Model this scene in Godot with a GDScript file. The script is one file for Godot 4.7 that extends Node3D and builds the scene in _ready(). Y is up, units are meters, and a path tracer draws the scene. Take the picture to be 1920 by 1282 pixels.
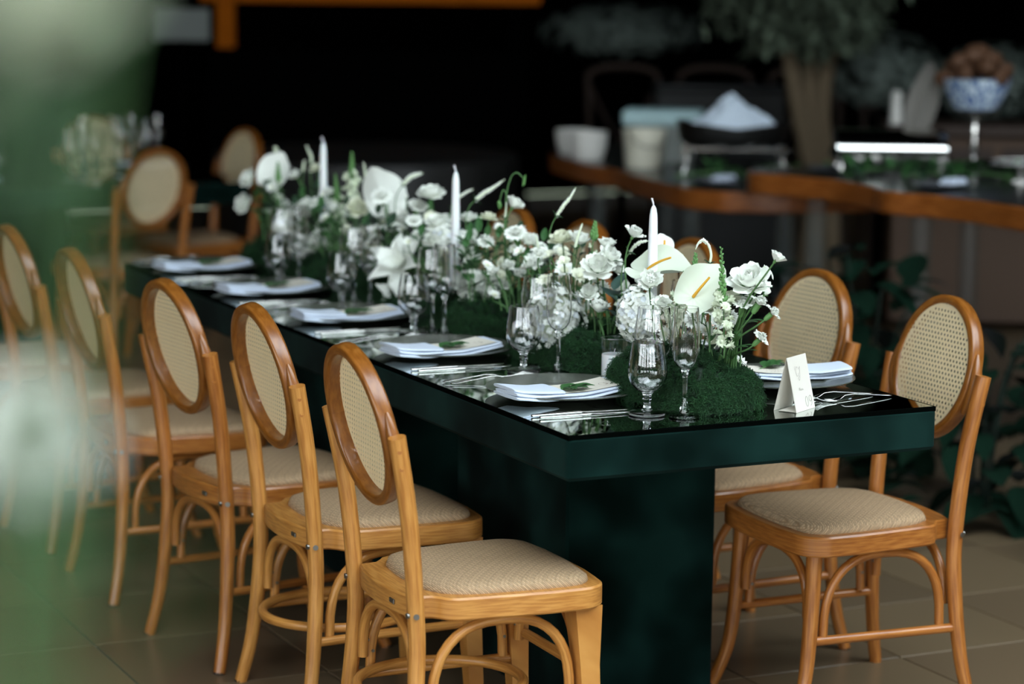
extends Node3D
# A banquet hall: a long mirror-topped table laid for guests, cane-back chairs, white flowers on moss, buffet and tables behind.

class MB:
	var v := PackedVector3Array()
	var n := PackedVector3Array()
	var uv := PackedVector2Array()
	var ix := PackedInt32Array()
	var xf := Transform3D.IDENTITY
	func tri(a: int, b: int, c: int) -> void:
		var k := (v[c] - v[a]).cross(v[b] - v[a])
		n[a] += k
		n[b] += k
		n[c] += k
		ix.append(a)
		ix.append(b)
		ix.append(c)
	func grid(nu: int, nv: int, f: Callable, wrap := false, su := 1.0, sv := 1.0) -> void:
		var b := v.size()
		var w := nu + 1
		for j in nv + 1:
			for i in w:
				v.append(xf * (f.call(float(i) / nu, float(j) / nv) as Vector3))
				n.append(Vector3.ZERO)
				uv.append(Vector2(float(i) / nu * su, float(j) / nv * sv))
		for j in nv:
			for i in nu:
				var a := b + j * w + i
				tri(a, a + w + 1, a + 1)
				tri(a, a + w, a + w + 1)
		if wrap:
			for j in nv + 1:
				var s := n[b + j * w] + n[b + j * w + nu]
				n[b + j * w] = s
				n[b + j * w + nu] = s
	# flat triangle turned away from the point inside
	func flat(p: Vector3, q: Vector3, r: Vector3, inside: Vector3) -> void:
		var k := (r - p).cross(q - p)
		if k.dot((p + q + r) / 3.0 - inside) < 0:
			var t := q
			q = r
			r = t
		var b := v.size()
		for x in [p, q, r]:
			v.append(xf * (x as Vector3))
			n.append(Vector3.ZERO)
			uv.append(Vector2(x.x + x.z * 0.37, x.y + x.z * 0.61))
		tri(b, b + 1, b + 2)
	func flat4(p: Vector3, q: Vector3, r: Vector3, s: Vector3, inside: Vector3) -> void:
		flat(p, q, r, inside)
		flat(p, r, s, inside)
	func box(c: Vector3, s: Vector3, bev := 0.0) -> void:
		var h := s * 0.5
		var P := func(sx: float, sy: float, sz: float, k: int) -> Vector3:
			var e := h - Vector3(bev, bev, bev)
			e[k] = h[k]
			return c + Vector3(sx * e.x, sy * e.y, sz * e.z)
		for k in 3:
			for t in [-1.0, 1.0]:
				var q := []
				for ab in [[-1, -1], [1, -1], [1, 1], [-1, 1]]:
					var g := Vector3.ZERO
					g[k] = t
					g[(k + 1) % 3] = ab[0]
					g[(k + 2) % 3] = ab[1]
					q.append(P.call(g.x, g.y, g.z, k))
				flat4(q[0], q[1], q[2], q[3], c)
		if bev <= 0.0:
			return
		for k in 3:
			var a := (k + 1) % 3
			var b := (k + 2) % 3
			for sa in [-1.0, 1.0]:
				for sb in [-1.0, 1.0]:
					var g := Vector3.ZERO
					g[a] = sa
					g[b] = sb
					g[k] = -1.0
					var p0: Vector3 = P.call(g.x, g.y, g.z, a)
					var p1: Vector3 = P.call(g.x, g.y, g.z, b)
					g[k] = 1.0
					var p2: Vector3 = P.call(g.x, g.y, g.z, b)
					var p3: Vector3 = P.call(g.x, g.y, g.z, a)
					flat4(p0, p1, p2, p3, c)
		for sx in [-1.0, 1.0]:
			for sy in [-1.0, 1.0]:
				for sz in [-1.0, 1.0]:
					flat(P.call(sx, sy, sz, 0), P.call(sx, sy, sz, 1), P.call(sx, sy, sz, 2), c)
	# tube along points; radius one per point; uv: u around, v metres along
	func tube(p: PackedVector3Array, r: PackedFloat32Array, sides := 8, caps := true, flatten := 1.0, closed := false) -> void:
		var m := p.size()
		var T := PackedVector3Array()
		for i in m:
			var d := Vector3.ZERO
			if closed:
				d = p[(i + 1) % m] - p[(i - 1 + m) % m]
			else:
				d = p[mini(i + 1, m - 1)] - p[maxi(i - 1, 0)]
			T.append(d.normalized())
		var N := PackedVector3Array()
		var ref := Vector3.UP if absf(T[0].y) < 0.9 else Vector3.RIGHT
		var nn := (ref - T[0] * ref.dot(T[0])).normalized()
		var lens := PackedFloat32Array()
		var l := 0.0
		for i in m:
			nn = (nn - T[i] * nn.dot(T[i])).normalized()
			N.append(nn)
			if i > 0:
				l += p[i].distance_to(p[i - 1])
			lens.append(l)
		var b := v.size()
		var w := sides + 1
		var rows := m + (1 if closed else 0)
		for jj in rows:
			var j := jj % m
			var B := T[j].cross(N[j])
			for i in w:
				var a := TAU * i / sides
				v.append(xf * (p[j] + (N[j] * cos(a) + B * sin(a) * flatten) * r[j]))
				n.append(Vector3.ZERO)
				uv.append(Vector2(float(i) / sides, l if jj == m else lens[j]))
		for j in rows - 1:
			for i in sides:
				var a := b + j * w + i
				tri(a, a + w + 1, a + 1)
				tri(a, a + w, a + w + 1)
		for j in rows:
			var s := n[b + j * w] + n[b + j * w + sides]
			n[b + j * w] = s
			n[b + j * w + sides] = s
		if caps and not closed:
			for e in [0, m - 1]:
				var cc := v.size()
				v.append(xf * p[e])
				n.append(Vector3.ZERO)
				uv.append(Vector2(0.5, lens[e]))
				for i in w:
					v.append(v[b + e * w + i])
					n.append(Vector3.ZERO)
					uv.append(Vector2(0.5, lens[e]))
				for i in sides:
					if e == 0:
						tri(cc, cc + 1 + i, cc + 2 + i)
					else:
						tri(cc, cc + 2 + i, cc + 1 + i)
	# profile of (radius, height), going up on the outside; creases where it bends sharply
	func lathe(p: Array, sides := 24, c := Vector3.ZERO) -> void:
		var a := 0
		while a < p.size() - 1:
			var b := a + 1
			while b < p.size() - 1:
				var d0: Vector2 = (p[b] - p[b - 1]).normalized()
				var d1: Vector2 = (p[b + 1] - p[b]).normalized()
				if d0.dot(d1) < 0.6:
					break
				b += 1
			var k := a
			grid(sides, b - a, func(u: float, t: float) -> Vector3:
				var q: Vector2 = p[k + roundi(t * (b - k))]
				var an := TAU * u
				return c + Vector3(q.x * cos(an), q.y, -q.x * sin(an)), true, 1.0, 1.0)
			a = b
	# flat outline of (x, z) points raised from y0 to y1, with a small bevel at both rims
	func prism(poly: PackedVector2Array, y0: float, y1: float, bev := 0.003) -> void:
		var area := 0.0
		var m := poly.size()
		for i in m:
			area += poly[i].cross(poly[(i + 1) % m])
		var q := poly.duplicate()
		if area > 0:
			q.reverse()
		var nor := PackedVector2Array()
		for i in m:
			var d := (q[(i + 1) % m] - q[i]).normalized() + (q[i] - q[(i - 1 + m) % m]).normalized()
			nor.append(Vector2(-d.y, d.x).normalized())
		var rings := [[bev, y0], [0.0, y0 + bev], [0.0, y1 - bev], [bev, y1]]
		for s in 3:
			for i in m:
				var i2 := (i + 1) % m
				var pts := []
				for e in [[i, s], [i2, s], [i2, s + 1], [i, s + 1]]:
					var g: Vector2 = q[e[0]] - nor[e[0]] * rings[e[1]][0]
					pts.append(Vector3(g.x, rings[e[1]][1], g.y))
				var b := v.size()
				for k in 4:
					v.append(xf * (pts[k] as Vector3))
					var e2: int = [i, i2, i2, i][k]
					var lift := -0.7 if s == 0 else (0.7 if s == 2 else 0.0)
					n.append(xf.basis * Vector3(nor[e2].x, lift, nor[e2].y) * 1e3)
					uv.append(Vector2(pts[k].x + pts[k].z, pts[k].y))
				ix.append_array(PackedInt32Array([b, b + 2, b + 1, b, b + 3, b + 2]))
		for top in [false, true]:
			var cap := PackedVector2Array()
			for i in m:
				cap.append(q[i] - nor[i] * bev)
			var t := Geometry2D.triangulate_polygon(cap)
			var b := v.size()
			for g in cap:
				v.append(xf * Vector3(g.x, y1 if top else y0, g.y))
				n.append(xf.basis * (Vector3.UP if top else Vector3.DOWN) * 1e3)
				uv.append(Vector2(g.x, g.y))
			for i in range(0, t.size(), 3):
				var A := cap[t[i]]
				var cr := (cap[t[i + 1]] - A).cross(cap[t[i + 2]] - A)
				var flip: bool = (cr > 0) != (top as bool)
				ix.append_array(PackedInt32Array([b + t[i], b + t[i + (2 if flip else 1)], b + t[i + (1 if flip else 2)]]))
	func mesh() -> ArrayMesh:
		for i in n.size():
			n[i] = n[i].normalized() if n[i].length_squared() > 1e-24 else Vector3.UP
		var a := []
		a.resize(Mesh.ARRAY_MAX)
		a[Mesh.ARRAY_VERTEX] = v
		a[Mesh.ARRAY_NORMAL] = n
		a[Mesh.ARRAY_TEX_UV] = uv
		a[Mesh.ARRAY_INDEX] = ix
		var m := ArrayMesh.new()
		m.add_surface_from_arrays(Mesh.PRIMITIVE_TRIANGLES, a)
		return m

var M := {}
var used := {}
var rng := RandomNumberGenerator.new()

func numbered(called: String) -> String:
	if not used.has(called):
		used[called] = 0
		return called
	used[called] += 1
	return "%s_%03d" % [called, used[called]]

func tag(o: Node3D, label: String, category: String, group := "", kind := "") -> Node3D:
	o.set_meta("label", label)
	o.set_meta("category", category)
	if group:
		o.set_meta("group", group)
	if kind:
		o.set_meta("kind", kind)
	return o

func thing(called: String, at: Vector3, turn: float, label: String, category: String, group := "") -> Node3D:
	var o := Node3D.new()
	o.name = numbered(called)
	add_child(o)
	o.position = at
	o.rotation.y = turn
	return tag(o, label, category, group)

func obj(called: String, mesh, mat: Material, parent: Node3D, at := Transform3D.IDENTITY) -> MeshInstance3D:
	var o := MeshInstance3D.new()
	o.mesh = mesh.mesh() if mesh is MB else mesh
	o.material_override = mat
	if parent == self:
		o.name = numbered(called)
	else:
		o.name = called if not parent.has_node(called) else "%s_%03d" % [called, parent.get_child_count()]
	parent.add_child(o, true)
	o.transform = at
	return o

func struct(called: String, mesh, mat: Material, parent: Node3D = self) -> MeshInstance3D:
	var o := obj(called, mesh, mat, parent)
	o.set_meta("kind", "structure")
	return o

# a copy of a thing with its parts, under a name of its own
func dup(o: Node3D, at: Vector3, turn: float, label: String) -> Node3D:
	var c: Node3D = o.duplicate()
	c.name = numbered(String(o.name).rstrip("0123456789").trim_suffix("_"))
	add_child(c)
	c.position = at
	c.rotation.y = turn
	c.set_meta("label", label)
	return c

func mat(hex: String, rough := 0.6, metal := 0.0) -> StandardMaterial3D:
	var m := StandardMaterial3D.new()
	m.albedo_color = Color(hex)
	m.roughness = rough
	m.metallic = metal
	return m

func noise_tex(size_x: int, size_y: int, freq: float, colors: Array, seed_: int, oct := 4) -> NoiseTexture2D:
	var f := FastNoiseLite.new()
	f.seed = seed_
	f.frequency = freq
	f.fractal_octaves = oct
	var t := NoiseTexture2D.new()
	t.width = size_x
	t.height = size_y
	t.seamless = true
	t.noise = f
	var g := Gradient.new()
	var off := PackedFloat32Array()
	var cs := PackedColorArray()
	for i in colors.size():
		off.append(float(i) / (colors.size() - 1) * 0.6 + 0.2)
		cs.append(Color(colors[i]))
	g.offsets = off
	g.colors = cs
	t.color_ramp = g
	return t

func basis_to(axis: Vector3, spin := 0.0) -> Basis:
	var y := axis.normalized()
	var x := y.cross(Vector3(0.31, 0.2, 0.93)).normalized()
	var z := x.cross(y)
	return Basis(x, y, z) * Basis(Vector3.UP, spin)

func pv(a: Array) -> PackedVector3Array:
	return PackedVector3Array(a)

func curve(pts: Array, steps := 6) -> PackedVector3Array:
	var o := PackedVector3Array()
	for i in pts.size() - 1:
		var a: Vector3 = pts[maxi(i - 1, 0)]
		var b: Vector3 = pts[i]
		var c: Vector3 = pts[i + 1]
		var d: Vector3 = pts[mini(i + 2, pts.size() - 1)]
		for k in steps:
			o.append(b.cubic_interpolate(c, a, d, float(k) / steps))
	o.append(pts[-1])
	return o

func rad(m: int, a: float, b: float) -> PackedFloat32Array:
	var r := PackedFloat32Array()
	for i in m:
		r.append(lerpf(a, b, float(i) / maxi(m - 1, 1)))
	return r

func rod(m: MB, pts: Array, r0: float, r1 := -1.0, sides := 10, steps := 1) -> void:
	var p := curve(pts, steps) if steps > 1 else pv(pts)
	m.tube(p, rad(p.size(), r0, r0 if r1 < 0 else r1), sides)

# ---------------------------------------------------------------- materials
func make_materials() -> void:
	var grain := noise_tex(256, 256, 0.02, ["8f521f", "9f5f27", "aa692d", "b57536"], 3)
	for k in ["wood", "wood_flat"]:
		var w := mat("ffffff", 0.32)
		w.albedo_texture = grain
		w.uv1_scale = Vector3(2, 1.3, 1) if k == "wood" else Vector3(2.2, 26, 1)
		w.clearcoat_enabled = true
		w.clearcoat = 0.25
		w.clearcoat_roughness = 0.25
		M[k] = w
	var oval := mat("ffffff", 0.3)
	oval.albedo_texture = noise_tex(256, 256, 0.02, ["7c4614", "88511b", "955c24"], 5)
	oval.uv1_scale = Vector3(2, 1.3, 1)
	oval.clearcoat_enabled = true
	oval.clearcoat = 0.3
	oval.clearcoat_roughness = 0.25
	M.wood_oval = oval
	var pale := noise_tex(256, 256, 0.02, ["ad7032", "c0833f", "cd914a"], 8)
	for k in ["wood_pale", "wood_pale_flat"]:
		var w := mat("ffffff", 0.34)
		w.albedo_texture = pale
		w.uv1_scale = Vector3(2, 1.3, 1) if k == "wood_pale" else Vector3(2.2, 26, 1)
		M[k] = w
	M.cane = mat("fae8bf", 0.5)
	M.cane.backlight_enabled = true
	M.cane.backlight = Color(0.75, 0.70, 0.6)
	# woven rattan of the seat pads: short strands in a herringbone
	var im := Image.create(128, 128, false, Image.FORMAT_RGB8)
	var hm := Image.create(128, 128, false, Image.FORMAT_RGB8)
	for y in 128:
		for x in 128:
			var row := y / 8
			var lean := 1 if row % 2 == 0 else -1
			var s := posmod(x + lean * (y % 8), 16)
			var edge := mini(mini(y % 8, 7 - y % 8), mini(s, 15 - s))
			var g := clampf(0.35 + 0.25 * edge, 0.0, 1.0)
			var t := 0.93 + 0.07 * sin(float((x / 16 * 7 + row * 13) % 11))
			hm.set_pixel(x, y, Color(g, g, g))
			var c := Color("9d7c58").lerp(Color("d6b690"), clampf(0.3 + 0.3 * edge, 0, 1)) * t
			im.set_pixel(x, y, c)
	var weave := mat("ffffff", 0.75)
	weave.albedo_texture = ImageTexture.create_from_image(im)
	weave.heightmap_enabled = true
	weave.heightmap_texture = ImageTexture.create_from_image(hm)
	weave.heightmap_scale = 0.2
	weave.uv1_scale = Vector3(13, 13, 1)
	M.weave = weave
	M.screw = mat("8d8a84", 0.3, 0.9)
	M.rubber = mat("191613", 0.8)
	# velvet
	var vel := mat("ffffff", 0.95)
	vel.albedo_texture = noise_tex(256, 256, 0.012, ["05120f", "0c1e1b", "132a26"], 21, 3)
	vel.uv1_triplanar = true
	vel.uv1_scale = Vector3(1.1, 1.1, 1.1)
	vel.metallic_specular = 0.0
	vel.rim_enabled = true
	vel.rim = 0.06
	vel.rim_tint = 0.9
	M.velvet = vel
	M.mirror = mat("c4cbc6", 0.015, 1.0)
	M.mirror_edge = mat("030504", 0.9)
	M.mirror_edge.metallic_specular = 0.05
	var pl := mat("585b52", 0.2, 0.25)
	M.plate = pl
	M.napkin = mat("d3dcea", 0.9)
	M.card = mat("dcd6ca", 0.8)
	M.ink = mat("5a5048", 0.9)
	M.steel = mat("d8d6d2", 0.12, 1.0)
	M.wax = mat("eef0f0", 0.4)
	M.wax.subsurf_scatter_enabled = true
	M.wax.subsurf_scatter_strength = 0.2
	M.wick = mat("e6e4ea", 0.9)
	# glass: thin bowls are panes, stems and feet are solid
	var pane := StandardMaterial3D.new()
	pane.transparency = BaseMaterial3D.TRANSPARENCY_ALPHA
	pane.albedo_color = Color(1, 1, 1, 0.0)
	pane.roughness = 0.0
	M.pane = pane
	var sol := StandardMaterial3D.new()
	sol.albedo_color = Color(1, 1, 1, 0.0)
	sol.roughness = 0.0
	sol.refraction_enabled = true
	sol.refraction_scale = 0.05
	M.glass = sol
	# plants
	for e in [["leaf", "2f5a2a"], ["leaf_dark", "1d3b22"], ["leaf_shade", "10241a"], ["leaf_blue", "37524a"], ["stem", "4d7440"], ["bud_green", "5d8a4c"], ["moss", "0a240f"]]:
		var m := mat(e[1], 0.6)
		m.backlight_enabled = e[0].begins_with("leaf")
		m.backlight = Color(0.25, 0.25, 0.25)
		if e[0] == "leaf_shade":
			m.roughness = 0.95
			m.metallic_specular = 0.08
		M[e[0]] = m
	M.stem_shade = mat("14251a", 0.9)
	for e in [["petal", "eff2e9"], ["petal_cream", "e3e6cf"], ["petal_green", "d5dfc3"], ["petal_pale", "cdd5c2"], ["petal_blue", "e4eaee"]]:
		var m := mat(e[1], 0.7)
		m.backlight_enabled = true
		m.backlight = Color(0.3, 0.3, 0.29)
		M[e[0]] = m
	M.moss_frond = mat("153f1c", 0.85)
	M.moss_frond.vertex_color_use_as_albedo = true
	M.spadix = mat("d9a02a", 0.6)
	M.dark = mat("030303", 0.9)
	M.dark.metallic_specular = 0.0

# ---------------------------------------------------------------- chairs
const OC := Vector3(0, 0.757, -0.2415)     # centre of the oval back
const OA := 0.158                            # its half width
const OB := 0.1685                           # its half height
func oval_axes() -> Array:
	var u := Vector3(0, 1.0, -0.228).normalized()
	return [Vector3.RIGHT, u, Vector3.RIGHT.cross(u)]   # across, up, out of the front

func make_cane() -> ArrayMesh:
	var ax := oval_axes()
	var m := MB.new()
	m.xf = Transform3D(Basis(ax[0], ax[1], ax[2]), OC + ax[2] * 0.008)
	var px := 0.0128
	var py := 0.0108
	var ia := OA - 0.0185
	var ib := OB - 0.0185
	for row in range(-16, 17):
		for col in range(-14, 15):
			var c := Vector2((col + (0.5 if row % 2 != 0 else 0.0)) * px, row * py)
			var e := Vector2(c.x / ia, c.y / ib).length()
			if e > 1.0:
				continue
			var hole := 0.0 if e > 0.93 else 1.0
			var out6 := []
			for k in 6:
				var d: Vector2 = [Vector2(0, 0.6667), Vector2(-0.5, 0.3333), Vector2(-0.5, -0.3333), Vector2(0, -0.6667), Vector2(0.5, -0.3333), Vector2(0.5, 0.3333)][k]
				out6.append(c + Vector2(d.x * px, d.y * py))
			for z in [0.0003, -0.0003]:
				var b := m.v.size()
				for k in 6:
					var an := TAU * (k / 6.0 + 0.25)
					var ip := c + Vector2(cos(an) * 0.0034, sin(an) * 0.0039) * hole
					for q in [out6[k], ip]:
						m.v.append(m.xf * Vector3(q.x, q.y, z + (0.0003 * signf(z) if q == ip else 0.0)))
						m.n.append(Vector3.ZERO)
						m.uv.append(q)
				for k in 6:
					var a := b + k * 2
					var d := b + (k + 1) % 6 * 2
					if z > 0:
						m.tri(a, a + 1, d)
						m.tri(d, a + 1, d + 1)
					else:
						m.tri(a, d, a + 1)
						m.tri(d, d + 1, a + 1)
	return m.mesh()

func seat_outline(grow: float, notch := true) -> PackedVector2Array:
	var p := PackedVector2Array()
	var half := []
	half.append(Vector2(0, 0.222))
	half.append(Vector2(0.07, 0.221))
	half.append(Vector2(0.135, 0.214))
	for k in 7:
		var a := PI / 2 * k / 6.0
		half.append(Vector2(0.148 + 0.064 * sin(a), 0.148 + 0.064 * cos(a)))
	half.append(Vector2(0.212, 0.08))
	half.append(Vector2(0.206, 0.0))
	half.append(Vector2(0.198, -0.08))
	if notch:
		half.append(Vector2(0.194, -0.115))
		half.append(Vector2(0.184, -0.135))
		half.append(Vector2(0.167, -0.147))
		half.append(Vector2(0.153, -0.160))
		half.append(Vector2(0.150, -0.180))
		half.append(Vector2(0.147, -0.196))
		half.append(Vector2(0.10, -0.207))
		half.append(Vector2(0.05, -0.213))
	else:
		half.append(Vector2(0.186, -0.115))
		half.append(Vector2(0.165, -0.15))
		half.append(Vector2(0.12, -0.172))
		half.append(Vector2(0.06, -0.18))
	for h in half:
		p.append(h)
	p.append(Vector2(0, -0.215 if notch else -0.182))
	for i in range(half.size() - 1, 0, -1):
		p.append(Vector2(-half[i].x, half[i].y))
	if grow != 0.0:
		var c := Vector2(0, 0.0)
		for i in p.size():
			p[i] = c + (p[i] - c) * (1.0 + grow / 0.2)
	return p

func make_chair(old_kind: bool) -> Node3D:
	var wd: Material = M.wood_pale if old_kind else M.wood
	var wf: Material = M.wood_pale_flat if old_kind else M.wood_flat
	var t := thing("cane_back_chair", Vector3.ZERO, 0, "chair", "chair", "cane back chairs around the dining table")
	var m := MB.new()
	m.prism(seat_outline(0.0), 0.386, 0.432, 0.004)
	obj("seat_frame", m, wf, t)
	# the pad: a low dome on the same outline
	var o := seat_outline(-0.024, false)
	m = MB.new()
	var prof := [[1.0, 0.0], [1.012, 0.006], [1.0, 0.014], [0.96, 0.0195], [0.88, 0.024], [0.7, 0.028], [0.4, 0.031], [0.15, 0.032], [0.0, 0.032]]
	m.grid(o.size(), prof.size() - 1, func(u: float, v: float) -> Vector3:
		var q: Vector2 = o[roundi(u * o.size()) % o.size()]
		var r: Array = prof[roundi(v * (prof.size() - 1))]
		return Vector3(q.x * r[0], 0.429 + r[1], q.y * r[0] + 0.0), true)
	for i in m.v.size():
		m.uv[i] = Vector2(m.v[i].x * 1.0, m.v[i].z * 1.0) + Vector2(0, m.v[i].y * 1.0)
	obj("seat_pad", m, M.weave, t)
	# oval back
	var ax := oval_axes()
	m = MB.new()
	m.grid(64, 16, func(u: float, v: float) -> Vector3:
		var a := TAU * u
		var c: Vector3 = ax[0] * cos(a) * (OA - 0.012) + ax[1] * sin(a) * (OB - 0.012)
		var r: Vector3 = (ax[0] * cos(a) * OB + ax[1] * sin(a) * OA).normalized()
		var s := TAU * v
		var q := Vector2(signf(cos(s)) * pow(absf(cos(s)), 0.55) * 0.0112, signf(sin(s)) * pow(absf(sin(s)), 0.55) * 0.0175)
		return OC + c + r * q.x + (ax[2] as Vector3) * (q.y - 0.004), true, 3.0, 1.0)
	for i in m.uv.size():
		m.uv[i] = Vector2(m.uv[i].y, m.uv[i].x)
	obj("back_frame", m, M.wood_oval, t)
	obj("cane_panel", cane_mesh, M.cane, t)
	for s in [-1.0, 1.0]:
		# rear leg that runs up to carry the oval
		m = MB.new()
		var pts := curve([Vector3(s * 0.203, 0, -0.236), Vector3(s * 0.186, 0.12, -0.212), Vector3(s * 0.172, 0.3, -0.197), Vector3(s * 0.169, 0.42, -0.199), Vector3(s * 0.175, 0.6, -0.216), Vector3(s * 0.186, 0.762, -0.246)], 4)
		var rr := PackedFloat32Array()
		for i in pts.size():
			rr.append(lerpf(0.0145, 0.0178, clampf(i / 8.0, 0, 1)))
		m.tube(pts, rr, 14)
		var leg := obj("back_post", m, wd, t)
		# the swelling of the oval where the post is let into it
		m = MB.new()
		var jp := curve([Vector3(s * 0.149, 0.805, -0.253), Vector3(s * 0.157, 0.775, -0.247), Vector3(s * 0.163, 0.738, -0.240), Vector3(s * 0.157, 0.70, -0.230), Vector3(s * 0.146, 0.67, -0.221)], 5)
		var jr := PackedFloat32Array()
		for q in jp.size():
			jr.append(0.004 + 0.0105 * sin(PI * q / (jp.size() - 1.0)))
		m.tube(jp, jr, 12)
		obj("joint_block", m, M.wood_oval, t)
		var sc := MB.new()
		for q in [Vector3(s * 0.1835, 0.735, -0.241), Vector3(s * 0.1805, 0.70, -0.235)]:
			sc = MB.new()
			rod(sc, [q + Vector3(s * 0.012, 0, -0.004), q + Vector3(s * 0.0175, 0, -0.005)], 0.0045)
			obj("dowel", sc, M.wood_flat, leg)
		sc = MB.new()
		rod(sc, [Vector3(s * 0.1865, 0.402, -0.2035), Vector3(s * 0.1885, 0.402, -0.2045)], 0.006)
		obj("bolt", sc, M.screw, leg)
		sc = MB.new()
		rod(sc, [Vector3(s * 0.172, 0.402, -0.214), Vector3(s * 0.172, 0.402, -0.219)], 0.006)
		obj("bolt", sc, M.screw, leg)
		sc = MB.new()
		rod(sc, [Vector3(s * 0.203, 0.0, -0.236), Vector3(s * 0.2028, 0.004, -0.2355)], 0.0148)
		obj("rubber_foot", sc, M.rubber, leg)
		# front leg
		m = MB.new()
		if old_kind:
			var top := Vector3(s * 0.168, 0.39, 0.166)
			var bot := Vector3(s * 0.182, 0.0, 0.186)
			for k in 1:
				var ra := [0.030, 0.0215, 0.0165]
				var ps := [top, top.lerp(bot, 0.32), bot]
				m.grid(4, 2, func(u: float, v: float) -> Vector3:
					var j := roundi(v * 2)
					var i := roundi(u * 4) % 4
					var d: Vector2 = [Vector2(1, 1), Vector2(-1, 1), Vector2(-1, -1), Vector2(1, -1)][i]
					return (ps[2 - j] as Vector3) + Vector3(d.x, 0, -d.y) * (ra[2 - j] as float), true)
			var raw := m
			m = MB.new()
			for i in range(0, raw.ix.size(), 3):
				m.flat(raw.v[raw.ix[i]], raw.v[raw.ix[i + 1]], raw.v[raw.ix[i + 2]], Vector3(s * 0.175, raw.v[raw.ix[i]].y, 0.176))
		else:
			pts = curve([Vector3(s * 0.19, 0, 0.222), Vector3(s * 0.176, 0.09, 0.19), Vector3(s * 0.170, 0.2, 0.176), Vector3(s * 0.164, 0.39, 0.165)], 5)
			m.tube(pts, rad(pts.size(), 0.0145, 0.0185), 14)
		var fl := obj("leg", m, wd, t)
		sc = MB.new()
		if old_kind:
			sc.box(Vector3(s * 0.182, 0.003, 0.186), Vector3(0.033, 0.006, 0.033), 0.001)
		else:
			rod(sc, [Vector3(s * 0.19, 0.0, 0.222), Vector3(s * 0.1898, 0.004, 0.2215)], 0.0148)
		obj("rubber_foot", sc, M.rubber, fl)
	# bentwood arches between each pair of legs
	var corners := [Vector3(0.166, 0, 0.166), Vector3(0.168, 0, -0.19), Vector3(-0.168, 0, -0.19), Vector3(-0.166, 0, 0.166)]
	for k in 4:
		var a: Vector3 = corners[k]
		var b: Vector3 = corners[(k + 1) % 4]
		var side := k % 2 == 0
		var y0 := 0.195 if side else 0.235
		var d := (b - a).normalized()
		var mid := (a + b) * 0.5
		var half := a.distance_to(b) * 0.5 - 0.026
		var pts := PackedVector3Array()
		for i in 21:
			var an := PI * i / 20.0
			var cx := -cos(an)
			pts.append(mid + d * half * signf(cx) * pow(absf(cx), 0.8) + Vector3(0, y0 + (0.374 - y0) * pow(sin(an), 0.75), 0))
		m = MB.new()
		m.tube(pts, rad(21, 0.0108, 0.0108), 10)
		var arch := obj("arch_brace", m, wd, t)
		for e in [pts[1], pts[19]]:
			var sc := MB.new()
			var inward: Vector3 = -(mid - Vector3(0, mid.y, 0)).normalized()
			rod(sc, [e + inward * 0.009, e + inward * 0.0125], 0.0035)
			obj("screw", sc, M.screw, arch)
	# stretchers
	for s in [-1.0, 1.0]:
		m = MB.new()
		rod(m, [Vector3(s * 0.170, 0.188, 0.178), Vector3(s * 0.178, 0.186, -0.205)], 0.0108)
		obj("stretcher", m, wd, t)
	if old_kind:
		m = MB.new()
		rod(m, [Vector3(-0.17, 0.25, 0.176), Vector3(0.17, 0.25, 0.176)], 0.0108)
		obj("stretcher", m, wd, t)
		m = MB.new()
		var pts := PackedVector3Array()
		for i in 40:
			var an := TAU * i / 40.0
			pts.append(Vector3(cos(an) * 0.163, 0.206, -0.075 + sin(an) * 0.172))
		m.tube(pts, rad(40, 0.011, 0.011), 10, false, 1.0, true)
		obj("ring_stretcher", m, wd, t)
	m = MB.new()
	m.box(Vector3(-0.075, 0.409, -0.2115), Vector3(0.024, 0.010, 0.003), 0.001)
	obj("metal_tag", m, M.screw, t)
	return t

# ---------------------------------------------------------------- tableware
func make_plate() -> Node3D:
	var t := thing("charger_plate", Vector3.ZERO, 0, "plate", "plate", "grey charger plates")
	var m := MB.new()
	m.lathe([Vector2(0, 0.0), Vector2(0.085, 0.0), Vector2(0.098, 0.002), Vector2(0.164, 0.0150), Vector2(0.1665, 0.0165), Vector2(0.166, 0.018), Vector2(0.163, 0.018), Vector2(0.104, 0.0085), Vector2(0.098, 0.0055), Vector2(0, 0.0055)], 64)
	obj("plate_body", m, M.plate, t)
	return t

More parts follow.
